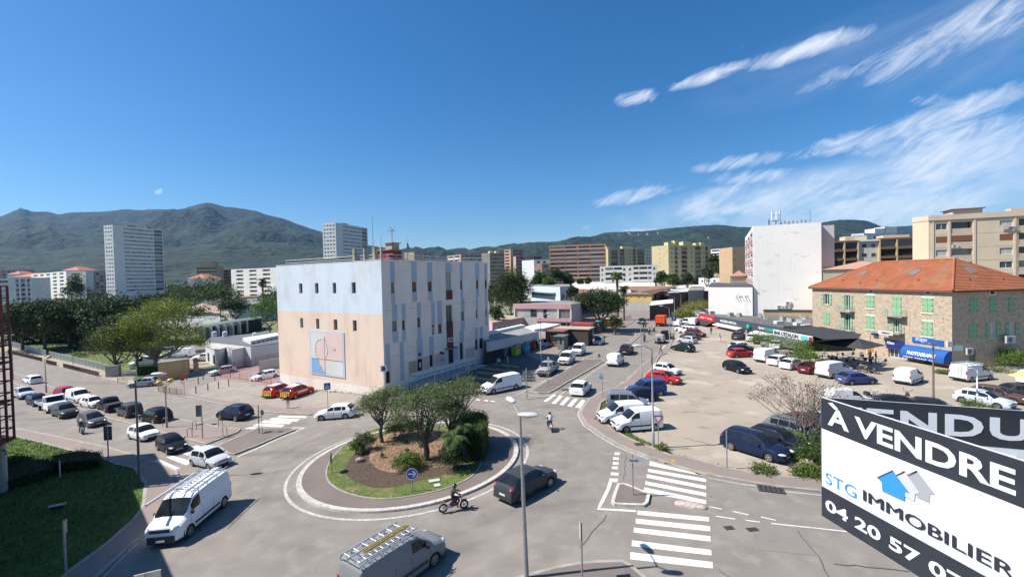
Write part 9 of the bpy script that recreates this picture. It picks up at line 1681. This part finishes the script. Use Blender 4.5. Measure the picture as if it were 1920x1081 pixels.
# ================================================================ PEOPLE AND TWO WHEELERS
m_skin=mat('skin',(.36,.2,.14),.6);HAIRS={}
def cloth(c):k='cloth_%d_%d_%d'%tuple(int(v*255)for v in c);return mat(k,c,.85,col2=tuple(v*.8 for v in c),scale=9,coord='obj')
def person(label,loc,rz,pose='stand',shirt=(.7,.7,.7),legs=(.03,.03,.04),hair=(.03,.02,.015),sleeves='short',helmet=None,shoe=(.03,.03,.03),group=None,scale=1.0):
 J={}
 if pose in('stand','walk'):
  st_=.0 if pose=='stand' else.26
  J.update(pel=(0,0,.94),abd=(0,0,1.1),che=(.01,0,1.32),nec=(.02,0,1.49),hea=(.035,0,1.6),top=(.03,0,1.7))
  for s,n in((1,'l'),(-1,'r')):
   f=st_*s;J.update({n+'sh':(0,.185*s,1.43),n+'el':(-f*.35-.02,.24*s,1.14),n+'ha':(-f*.75+.06,.25*s,.9),n+'ta':(-f*.85+.09,.25*s,.82),n+'hi':(0,.1*s,.9),n+'kn':(f*.75+.03,.11*s,.5),n+'an':(f*1.15-.03-(.08 if f<0 else 0),.11*s,.09+(.05 if f<0 else 0)),n+'to':(f*1.15+.14,.12*s,.04)})
 else:
  J.update(pel=(-.12,0,.86),abd=(-.08,0,1.02),che=(.0,0,1.22),nec=(.07,0,1.38),hea=(.1,0,1.49),top=(.1,0,1.6))
  for s,n in((1,'l'),(-1,'r')):J.update({n+'sh':(.03,.19*s,1.33),n+'el':(.22,.3*s,1.12),n+'ha':(.46,.3*s,1.04),n+'ta':(.53,.28*s,1.03),n+'hi':(-.08,.11*s,.84),n+'kn':(.33,.2*s,.72),n+'an':(.16,.2*s,.32),n+'to':(.32,.2*s,.27)})
 E_=[('pel','abd'),('abd','che'),('che','nec'),('nec','hea'),('hea','top')]+[e for n in 'lr' for e in(('che',n+'sh'),(n+'sh',n+'el'),(n+'el',n+'ha'),(n+'ha',n+'ta'),('pel',n+'hi'),(n+'hi',n+'kn'),(n+'kn',n+'an'),(n+'an',n+'to'))]
 R=dict(pel=.135,abd=.125,che=.14,nec=.055,hea=.098,top=.07,sh=.062,el=.042,ha=.03,ta=.028,hi=.095,kn=.062,an=.042,to=.035);names=list(J)
 for n in 'lr':
  T=Vector(J[n+'ta']);d=(T-Vector(J[n+'ha'])).normalized()
  for k in range(5):
   nm=n+'f%d'%k;J[nm]=tuple(T+d*(.055 if k else.03)+Vector(((k-2)*.016,(.02 if k==0 else 0)*(1 if n=='l' else-1),-.01*(k==4))));names.append(nm);E_.append((n+'ta',nm));R['f%d'%k]=.009
 me=bpy.data.meshes.new('body_skeleton');me.from_pydata([J[n]for n in names],[(names.index(a),names.index(b))for a,b in E_],[]);ob=bpy.data.objects.new('body',me);COL.objects.link(ob);md=ob.modifiers.new('skin','SKIN');md.use_smooth_shade=True
 if not me.skin_vertices:me.attributes.new('skin','FLOAT','POINT')
 sv=me.skin_vertices[0].data
 for i,n in enumerate(names):r=R.get(n)or R.get(n[1:]);sv[i].radius=(r*(1.25 if n in('che','pel','abd')else 1),r);sv[i].use_root=n=='pel'
 sb=ob.modifiers.new('sub','SUBSURF');sb.levels=1;sb.render_levels=1;dg=bpy.context.evaluated_depsgraph_get();m2=bpy.data.meshes.new_from_object(ob.evaluated_get(dg));bpy.data.objects.remove(ob)
 o=thing('person',label,'person',loc,rz,group);o.scale=(scale,)*3;m2.materials.clear()
 for mm in(cloth(shirt),cloth(legs),m_skin,cloth(shoe)):m2.materials.append(mm)
 def seg(c):
  best,bd='che',1e9
  for a,b in E_:
   A,Bv=Vector(J[a]),Vector(J[b]);t=max(0,min(1,(c-A).dot(Bv-A)/max(1e-6,(Bv-A).length_squared)));dd_=(c-A.lerp(Bv,t)).length-.5*(R.get(a)or R.get(a[1:],.05))
   if dd_<bd:bd=dd_;best=(a,b,t)
  return best
 for p in m2.polygons:
  a,b,t=seg(p.center);e=(a,b)
  if b in('hea','top'):k=2
  elif b[1:]in('hi','kn')or b[1:]=='an' or e==('pel','abd')and t<.25:k=1
  elif b[1:]=='to':k=3
  elif b[1:]in('ha','ta')or b[1:2]=='f':k=2 if sleeves=='short' or b[1:]!='ha' else 0
  else:k=0
  p.material_index=k;p.use_smooth=True
 body=link('body',m2,o);hx,hy,hz=J['hea']
 mb=MB()
 if helmet:mb.ell((hx-.005,0,hz+.05),(.145,.135,.14),12,8);part('helmet',mb,mat('helmet_%d'%int(helmet[0]*100),helmet,.25,coat=1),o,80)
 else:mb.ell((hx-.022,0,hz+.065),(.105,.09,.095),10,6);part('hair',mb,cloth(hair),o,80)
 mb=MB();mb.ell((hx+.105,0,hz+.01),(.02,.014,.025),6,4);[mb.ell((hx+.092,s*.035,hz+.035),(.01,.012,.007),6,4,1)for s in(1,-1)];mb.cbox(hx+.094,0,hz-.04,.012,.04,.01,2);part('face',mb,[m_skin,m_seam,mat('lips',(.3,.1,.08))],o)
 return o
def gl_(x,y,l=.0):p=P(x,y);return Vector((p.x,p.y,p.z+l))
person('woman with dark hair and pale trousers standing behind the fire cars',gl_(540,767,.12),-.5,'stand',(.05,.05,.06),(.5,.45,.4));person('man in white shirt and black trousers walking in the shaded lot',gl_(936,692,.13),-.8,'walk',(.62,.64,.68),(.02,.02,.025));person('man in orange top and dark trousers walking beside the kerb line',gl_(1239,664),-1.2,'walk',(.6,.3,.2),(.03,.03,.04),sleeves='short')
person('person in dark blue coat standing by the packed cars',gl_(1262,641,.1),2.6,'stand',(.02,.03,.06),(.02,.03,.05),sleeves='long');person('woman in white trousers striding across the lot',gl_(1350,641),2.9,'walk',(.25,.12,.12),(.7,.7,.7));person('person in black walking before the medical shop carrying a white bag',gl_(1333.5,627),-2,'walk',(.03,.03,.04),(.03,.03,.04));
person('left of two people standing on the median far up the street',gl_(1206.5,617),-1.4,'stand',(.1,.11,.14),(.04,.04,.05));person('right of two people standing on the median far up the street',gl_(1210.5,616.5),-1.8,'stand',(.12,.13,.15),(.05,.05,.06));person('dark seated looking customer standing under the bar canopy',gl_(1631,678),-2,'stand',(.03,.03,.03),(.04,.04,.05));person('second dark customer near the orange shop door',gl_(1642,680),-1,'stand',(.05,.04,.04),(.03,.03,.04))
_b={}
def bike(label,loc,rz,kind,col,lean=0):
 o=thing('scooter' if kind=='s' else 'motorcycle',label,'scooter' if kind=='s' else 'motorcycle',loc);o.rotation_euler=(lean,0,rz);r=.24 if kind=='s' else.31;wb=.62 if kind=='s' else.7;m_c=mat('bike_%d_%d'%(int(col[0]*99),int(col[2]*99)),col,.3,coat=.8)
 for x in(wb,-wb):mb=MB();Mx=Matrix.Translation((x,0,r))@Matrix.Rotation(pi/2,4,'X');mb.lathe([(r*.65,-.05),(r*.92,-.06),(r,0),(r*.92,.06),(r*.65,.05)],18,Mx);w=part('wheel',mb,m_tyre,o,50);mb=MB();mb.lathe([(r*.68,-.03),(r*.68,.03)],14,Mx);[mb.box(-r*.66,-.015,-.015,r*.66,.015,.015,0,Matrix.Translation((x,0,r))@Matrix.Rotation(q,4,'Y'))for q in(0,pi/3,2*pi/3)];part('rim',mb,m_chrome,w)
 mb=MB()
 if kind=='s':mb.ell((-.42,0,.55),(.42,.15,.2),10,7);mb.ell((.02,0,.3),(.35,.15,.06),8,5);mb.ell((.42,0,.62),(.12,.2,.36),10,7)
 else:mb.ell((.12,0,.78),(.3,.14,.15),10,7);mb.ell((.0,0,.48),(.28,.13,.2),10,6);mb.ell((-.5,0,.74),(.26,.1,.09),8,6);mb.ell((wb,0,.62),(.22,.07,.05),8,5)
 part('fairing',mb,m_c,o,60);mb=MB();mb.ell((-.32,0,.8),(.36,.13,.06),10,5);part('seat',mb,m_plas,o,60)
 mb=MB();[mb.tube([(wb,s*.09,r),(.42,s*.09,.95)],.025,5)for s in(1,-1)];[mb.tube([(-wb,s*.1,r),(-.1,s*.1,.5)],.025,5)for s in(1,-1)];part('fork',mb,m_dpole,o)
 mb=MB();mb.tube([(.46,.33,1.02),(.42,0,.98),(.46,-.33,1.02)],.018,6);part('handlebar',mb,m_dpole,o);mb=MB();mb.ell((.56,0,.86),(.09,.1,.09),8,6);part('headlight',mb,m_head,o,60);mb=MB();[(mb.tube([(.4,s*.28,1.03),(.36,s*.36,1.2)],.01,4),mb.ell((.36,s*.36,1.22),(.02,.06,.045),8,5))for s in(1,-1)];part('mirrors',mb,m_plas,o)
 mb=MB();mb.ell((-.86 if kind=='s' else-.78,0,.72),(.05,.08,.05),8,5);part('tail_light',mb,m_tail,o,60)
 if kind!='s':mb=MB();mb.tube([(-.1,-.13,.35),(-.65,-.17,.4)],.05,8);mb.tube([(.2,-.1,.4),(-.1,-.13,.35)],.03,6);part('exhaust',mb,m_chrome,o);
 if kind=='s':mb=MB();mb.quad((.5,-.2,.95),(.5,.2,.95),(.42,.17,1.3),(.42,-.17,1.3));part('windshield',mb,m_glass,o)
 return o
def rider(blab,plab,x,y,rz,kind,col,lift=.0,**k):g=gl_(x,y,.01);bike(blab,g,rz,kind,col).scale=(.93,)*3;person(plab,(g.x,g.y,g.z+lift),rz,'ride',**k)
rider('red and black motorcycle riding right around the roundabout','motorcyclist in dark green jacket and black helmet on the red motorcycle',851,957,radians(20),'m',(.2,.015,.012),shirt=(.04,.045,.04),legs=(.03,.035,.045),helmet=(.015,.015,.015),sleeves='long')
rider('small black and white scooter heading away at the roundabout exit','scooter rider in a white shirt seen from behind beyond the lamp post',1032,806,radians(100),'s',(.3,.3,.3),shirt=(.68,.68,.72),legs=(.02,.02,.025),helmet=(.03,.02,.02),shoe=(.6,.6,.6))
rider('white maxi scooter riding towards the viewer on the left road','scooter rider in black with a white helmet beside the grey people carrier',153,813,LANE-.1,'s',(.6,.62,.6),shirt=(.03,.035,.04),legs=(.03,.03,.035),helmet=(.7,.7,.7),sleeves='long')
rider('dark red scooter first of three riding up the street','rider in red on the first of three scooters up the street',1208,640,ST,'s',(.2,.03,.03),shirt=(.25,.04,.05),legs=(.1,.03,.03),helmet=(.03,.03,.03),sleeves='long');rider('black scooter second of three riding up the street','rider in black and grey on the second scooter up the street',1217,626.5,ST,'s',(.03,.03,.03),shirt=(.25,.27,.3),legs=(.02,.02,.02),helmet=(.02,.02,.02));rider('small scooter third of three riding up the street','rider in white helmet on the third scooter up the street',1226,622,ST,'s',(.05,.05,.05),shirt=(.5,.45,.45),legs=(.03,.03,.03),helmet=(.6,.5,.5))
for i,(x,y,rz,col,kd,lb)in enumerate([(1632,752,.4,(.5,.5,.5),'m','touring motorcycle with top box above the for sale sign'),(1662,756,.3,(.05,.1,.4),'m','blue and white motorcycle above the for sale sign'),(1700,752,1.0,(.03,.03,.03),'m','black motorcycle seen by its handlebars above the for sale sign'),(1622,697,2.2,(.03,.03,.03),'m','black motorcycle parked at the terrace edge by the blue car'),(1634,700,2.4,(.02,.02,.02),'s','dark scooter next to the black motorcycle at the terrace'),(1610,692,2.2,(.1,.1,.1),'s','grey scooter behind the black motorcycle at the terrace'),(1575,702,2.0,(.04,.04,.04),'s','black scooter behind the graffiti van bonnet')]):
 b_=bike(lb,gl_(x,y,.01),rz,kd,col,.12)
 if i==0:mb=MB();mb.cbox(-.85,0,1.0,.4,.45,.32);part('top_box',mb,m_plas,b_)
V('small_van','white old estate half hidden behind dry branches above the for sale sign',(.62,.62,.6),heading=radians(-3),center=(1590,757),scale=.9)
# ================================================================ FOR SALE SIGN
K0=at(1539.6,760,3.05);az=math.atan((839-960)/847.4);uF=-Vector((sin(az),cos(az),0));FA=Face((K0.x,K0.y),uF);az2=math.atan((-1100-960)/847.4);uB=-Vector((sin(az2),cos(az2),0));FB_=Face((K0.x,K0.y),uB)
zt_=FA.px(1539.6,743.8)[1];zb_=FA.px(1540,965.5)[1];print('sign',K0,zt_,zb_)
sg=thing('for_sale_sign','folded black and white A VENDRE estate agent sign at the lower right','sign',K0);m_sblk=mat('sign_black',(.028,.032,.042),.35,spec=.4,col2=(.035,.04,.05),scale=6);m_swh=mat('sign_gloss_white',(.68,.7,.74),.35,spec=.4,col2=(.65,.67,.71),scale=3)
nF=Vector((-uF.y,uF.x,0));nF=nF if nF.dot(Vector((-K0.x,-K0.y,0)))>0 else-nF;nB=Vector((-uB.y,uB.x,0));nB=nB if nB.dot(Vector((-K0.x,-K0.y,0)))>0 else-nB
def sp(u,n,s,z,o=0):return Vector((0,0,0))+u*s+n*o+Vector((0,0,z-K0.z))
def slab(nm,u,n,s0,z0,s1,z1,o0,o1,m,par=None):
 mb=MB();c=[sp(u,n,s,z,o)for o in(o0,o1)for s,z in((s0,z0),(s1,z0),(s1,z1),(s0,z1))];mb.v+=[tuple(p)for p in c];mb.f+=[(0,1,2,3),(7,6,5,4),(0,4,5,1),(1,5,6,2),(2,6,7,3),(3,7,4,0)];mb.m+=[0]*6;return part(nm,mb,m,par or sg)
WF=1.35;band1=(FA.px(1539,804.7)[1]+FA.px(1900,939)[1])/2;band2=(FA.px(1539.5,912.9)[1]+FA.px(1837,1068)[1])/2
fb=slab('front_board',uF,nF,0,zb_,WF,zt_,-.004,.0,m_swh);slab('black_band',uF,nF,0.0,band1,WF,zt_-.002,.0,.0012,m_sblk,fb);slab('black_band',uF,nF,0.0,zb_+.002,WF,band2,.0,.0012,m_sblk,fb)
slab('board_edge',uF,nF,0,zt_,WF,zt_+.004,-.005,.001,m_swh,fb)
bt=FB_.px(1549,743.2)[1];bb=FB_.px(1918,842)[1];bk=slab('back_board',uB,nB,0.0,zt_-.8,1.1,zt_,-.004,0,m_swh);slab('black_band',uB,nB,.01,bb,1.1,zt_-.002,.0,.0012,m_sblk,bk)
zx=lambda X,Y:(1440+X/3.171,740+Y/3.171)
def stext(s,F,u,n,p0,p1,top,par,m,bold,italic=0,lf=.004):
 s0,z0a=F.px(*zx(*p0));s1,z1a=F.px(*zx(*p1));zz=(z0a+z1a)/2;st_,ztop=F.px(*zx(*top));rd=u if u.cross(Vector((0,0,1))).dot(n)>0 else u;return text_on(par,s,m,sp(u,n,s0,zz,.0),u,(0,0,1),s1-s0,ztop-zz,bold,lift=lf if u.cross(Vector((0,0,1))).dot(n)>0 else-lf,italic=italic)
stext('A VENDRE',FA,uF,nF,(358,187),(1478,582),(515,122),fb,m_swh,.03)
spoly_acc=[(360,46),(386,46),(421,84),(399,86)]
stext('STG',FA,uF,nF,(345,530),(528,606),(350,458),fb,mat('sign_sky_blue',(.04,.25,.55),.4),-.005);stext('IMMOBILIER',FA,uF,nF,(568,636),(1468,1082),(568,560),fb,m_sblk,.0);stext('IMMOBILIER',FA,uF,nF,(572,637),(1472,1083),(568,560),fb,m_sblk,.0,lf=.0044);stext('IMMOBILIER',FA,uF,nF,(576,640),(1476,1086),(568,562),fb,m_sblk,.0,lf=.0048);stext('04 20 57 07',FA,uF,nF,(345,690),(1185,1174),(345,612),fb,m_swh,.03)
def spoly(pts,F,u,n,m,o,par,nm):mb=MB();mb.poly([sp(u,n,F.px(*zx(*p))[0],F.px(*zx(*p))[1],o)for p in pts]);return part(nm,mb,m,par)
spoly(spoly_acc,FA,uF,nF,m_swh,.004,fb,'grave_accent');spoly([(890,452),(998,592),(966,586),(962,640),(888,608),(888,580),(870,560),(838,480)],FA,uF,nF,mat('sign_grey',(.33,.34,.36),.4),.003,fb,'house_logo');spoly([(818,455),(905,580),(878,590),(875,632),(815,600),(770,480)],FA,uF,nF,mat('sign_pale_grey',(.5,.51,.53),.4),.0045,fb,'house_logo');spoly([(748,450),(846,582),(820,574),(815,628),(684,568),(680,515),(656,492)],FA,uF,nF,mat('sign_sky_blue',()),.006,fb,'house_logo')
for a,b in(((656,490),(748,448)),((770,476),(818,453)),((836,476),(890,450))):A,Bv=[sp(uF,nF,*FA.px(*zx(*q)),.007)for q in(a,b)];mb=MB();mb.tube([A,Bv],.003,4);part('roof_line',mb,m_sblk,fb)
for ch,x0,x1,yt_,yb_ in(('V',395,560,62,190),('E',585,748,70,200),('N',785,1003,92,222),('D',1050,1280,112,244),('U',1316,1560,128,285)):
 s0=FB_.px(*zx(x0,(yt_+yb_)/2))[0];s1=FB_.px(*zx(x1,(yt_+yb_)/2))[0];zt2=(FB_.px(*zx(785,92))[1]+FB_.px(*zx(1316,128))[1])/2;zb2_=(FB_.px(*zx(1280,250))[1]+FB_.px(*zx(1500,283))[1])/2
 text_on(bk,ch,m_swh,sp(uB,nB,s0,zb2_),uB,(0,0,1),s1-s0,zt2-zb2_,.035,lift=.004 if uB.cross(Vector((0,0,1))).dot(nB)>0 else-.004)
mb=MB();mb.tube([sp(uF,nF,.0,zt_+.004,-.004),sp(uF,nF,0,zb_,-.004)],.006,6);part('fold_edge',mb,m_sbk,sg)
mb=MB();mb.tube([sp(uF,nF,1.0,zt_-.3,-.02),sp(uB,nB,1.0,zt_-.3,-.02)],.02,6);part('bracket',mb,m_gal,sg)
# ================================================================ HILLS AND HAZE
from mathutils import noise as _n
def hill(name,sil,d0,d1,base,m,amp,rows=44,stepx=7,seed=0,f=.0016,pw=.85):
 xs_=list(np.arange(sil[0][0],sil[-1][0]+.1,stepx));G_=[]
 for x in xs_:
  sy=interp(sil,x);col_=[]
  for j in range(rows+6):
   t=j/rows;tt=min(t,1);Y=d0+(d1-d0)*t;y=base+(sy-base)*tt**pw;
   if t>1:y=sy
   p=at(x,y,Y);w=(tt*(1-tt)*4)**.7 if t<1 else 0;q=Vector((p.x*f,p.y*f,seed));v=_n.fractal(q,1.0,2.1,7);rd=1-abs(_n.noise(Vector((p.x*f*.8,p.y*f*.8,seed+3))))*2
   p.z+=amp*w*(v*.55+rd*.25)-(0 if t<=1 else(t-1)*d1*.5)+_n.noise(Vector((p.x*.05,p.y*.05,1)))*amp*.03;p.z=max(p.z,-5);col_.append(tuple(p))
  G_.append(col_)
 mb=MB();nr=rows+6;mb.v=[p for c in G_ for p in c]
 for i in range(len(xs_)-1):
  for j in range(nr-1):a=i*nr+j;mb.f.append((a,a+nr,a+nr+1,a+1));mb.m.append(0)
 me=mb.mesh(name,m);me.polygons.foreach_set('use_smooth',[True]*len(mb.f));return link(name,me,kind='structure')
m_hill=mat('maquis_hillside',(.016,.042,.024),.95,col2=(.005,.017,.012),scale=.004,detail=10,bump=1,bscale=.03,bdist=22,dirt=[((.03,.055,.022),.012,.52,.68),((.14,.125,.1),.009,.7,.76),((.006,.011,.006),.03,.5,.6)])
S1=[(-220,420),(-120,400),(-60,395),(0,407.5),(14,402),(37,391),(50,393),(62,397.5),(87,397),(112,402),(150,399),(180,398),(210,395),(225,392.5),(242,392),(257,394),(290,392),(335,392.5),(350,389),(365,385),(385,379.8),(395,380),(412,385),(425,388),(450,390),(480,395),(505,405),(530,411),(555,419),(580,427.5),(605,435),(650,450),(690,461.5),(730,466),(800,477.5),(850,480),(905,480),(960,490)]
S2=[(860,496),(900,481),(942,475),(975,464),(990,459),(1007,457.5),(1030,460),(1043,458),(1058,453),(1075,449),(1108,446),(1120,441),(1133,437),(1150,435),(1173,434),(1200,434),(1230,431),(1260,427),(1287,425),(1310,423),(1350,421),(1382,425),(1407,426),(1460,426),(1500,424),(1540,417.5),(1562,413),(1590,411.5),(1620,412.5),(1632,416),(1645,421),(1680,436),(1760,462),(1800,480)]
S3=[(1600,440),(1650,424),(1672,425),(1697,423.6),(1730,421),(1800,424),(1950,440),(2100,450)]
S1b=[(-220,470),(0,462),(100,470),(200,458),(330,463),(420,455),(480,462),(560,462),(640,478),(740,488),(900,496)]
S2b=[(960,500),(1060,478),(1150,470),(1230,455),(1300,452),(1360,447),(1420,452),(1500,440),(1560,436),(1640,450),(1720,470),(1900,490)]
hill('mountain',S1,1500,3900,522,m_hill,230,seed=1,pw=.8);hill('foothill',S1b,700,1900,535,m_hill,60,seed=9,rows=26);hill('hill',S2,1300,2800,505,m_hill,120,seed=4);hill('foothill',S2b,650,1500,512,m_hill,40,seed=12,rows=26);hill('distant_hill',S3,3000,5000,500,m_hill,120,seed=7,rows=20,stepx=12)
# far woods between the blocks, as stuff
C=[]
for k in range(2600):
 x=random.uniform(-60,1960);Y=random.uniform(340,640);C.append((*(at(x,540,Y).xy),random.uniform(0,7)+(Y-340)*.02))
C=np.array(C);C=np.repeat(C,14,0)+rng.normal(size=(len(C)*14,3))*np.array([5,5,2.5]);link('far_woods',fastmesh('far_woods',leaf_verts(C,3.2,.7),4,L_dark),kind='stuff')
# tiny houses on the slopes
hm=[wht,crm,plas('rose_render',())]
gcells=MB()
def slope_hit(x,y,lay):
 sil,d0,d1,base,pw=lay;sy=interp(sil,x);t=max(0,min(1,(y-base)/(sy-base)))**(1/pw);return at(x,y,d0+(d1-d0)*t)
LA_=(S1b,700,1900,535,.85);LB_=(S1,1500,3900,522,.8);LC_=(S2,1300,2800,505,.85);LD_=(S2b,650,1500,512,.85)
for(x,y,w,lay)in[(133,482,34,LB_),(141,485,22,LB_),(176,488,30,LB_),(38,484,30,LB_),(25,486,22,LB_),(112,498,22,LA_),(320,496,20,LA_),(330,501,20,LA_),(338,504,24,LA_),(345,470,30,LB_),(338,476,26,LB_),(352,480,22,LB_),(312,494,22,LA_),(318,515,16,LA_),(324,480,20,LB_),(407,441,16,LB_),(16,504,16,LA_),(350,497,20,LA_),(420,470,18,LB_),(300,486,18,LB_),(1176,436,20,LC_),(1180,439,28,LC_),(1196,439.5,20,LC_),(1212,439,18,LC_),(1232,437,18,LC_),(1292,437,16,LC_),(1160,441,16,LC_),(1348,500,9,LD_),(1342,495,9,LD_),(1352,504,8,LD_),(1600,446,16,LC_),(1590,450,14,LC_),(1612,452,14,LC_),(1325,447,20,LC_),(1335,444,14,LC_),(1300,446,18,LC_)]:
 p=slope_hit(x,y,lay);w*=.62;mb=MB();mb.box(-w/2,-5,-25,w/2,5,w*.22+3);mb.box(-w/2*1.05,-5.5,w*.22+3,w/2*1.05,5.5,w*.22+3.6,1);link('hillside_house',mb.mesh('hillside_house',[random.choice(hm),m_or]),None,(p.x,p.y-30,p.z),0,'small pale house dotted on the far wooded hillside','house','houses on the far hillsides')
mb=MB();mb.box(-9400,-80,-6,9400,6700,800);m=bpy.data.materials.new('haze_air');m.use_nodes=True;t=m.node_tree;t.nodes.remove(t.nodes['Principled BSDF']);pv=N(t,'ShaderNodeVolumePrincipled');pv.inputs['Color'].default_value=(.2,.5,1,1);pv.inputs['Density'].default_value=.00004;pv.inputs['Anisotropy'].default_value=.2;t.links.new(pv.outputs[0],t.nodes['Material Output'].inputs['Volume'])
hz=link('haze',mb.mesh('haze',m),kind='stuff')
m.volume_intersection_method if hasattr(m,'volume_intersection_method')else None
SC.cycles.volume_max_steps=64
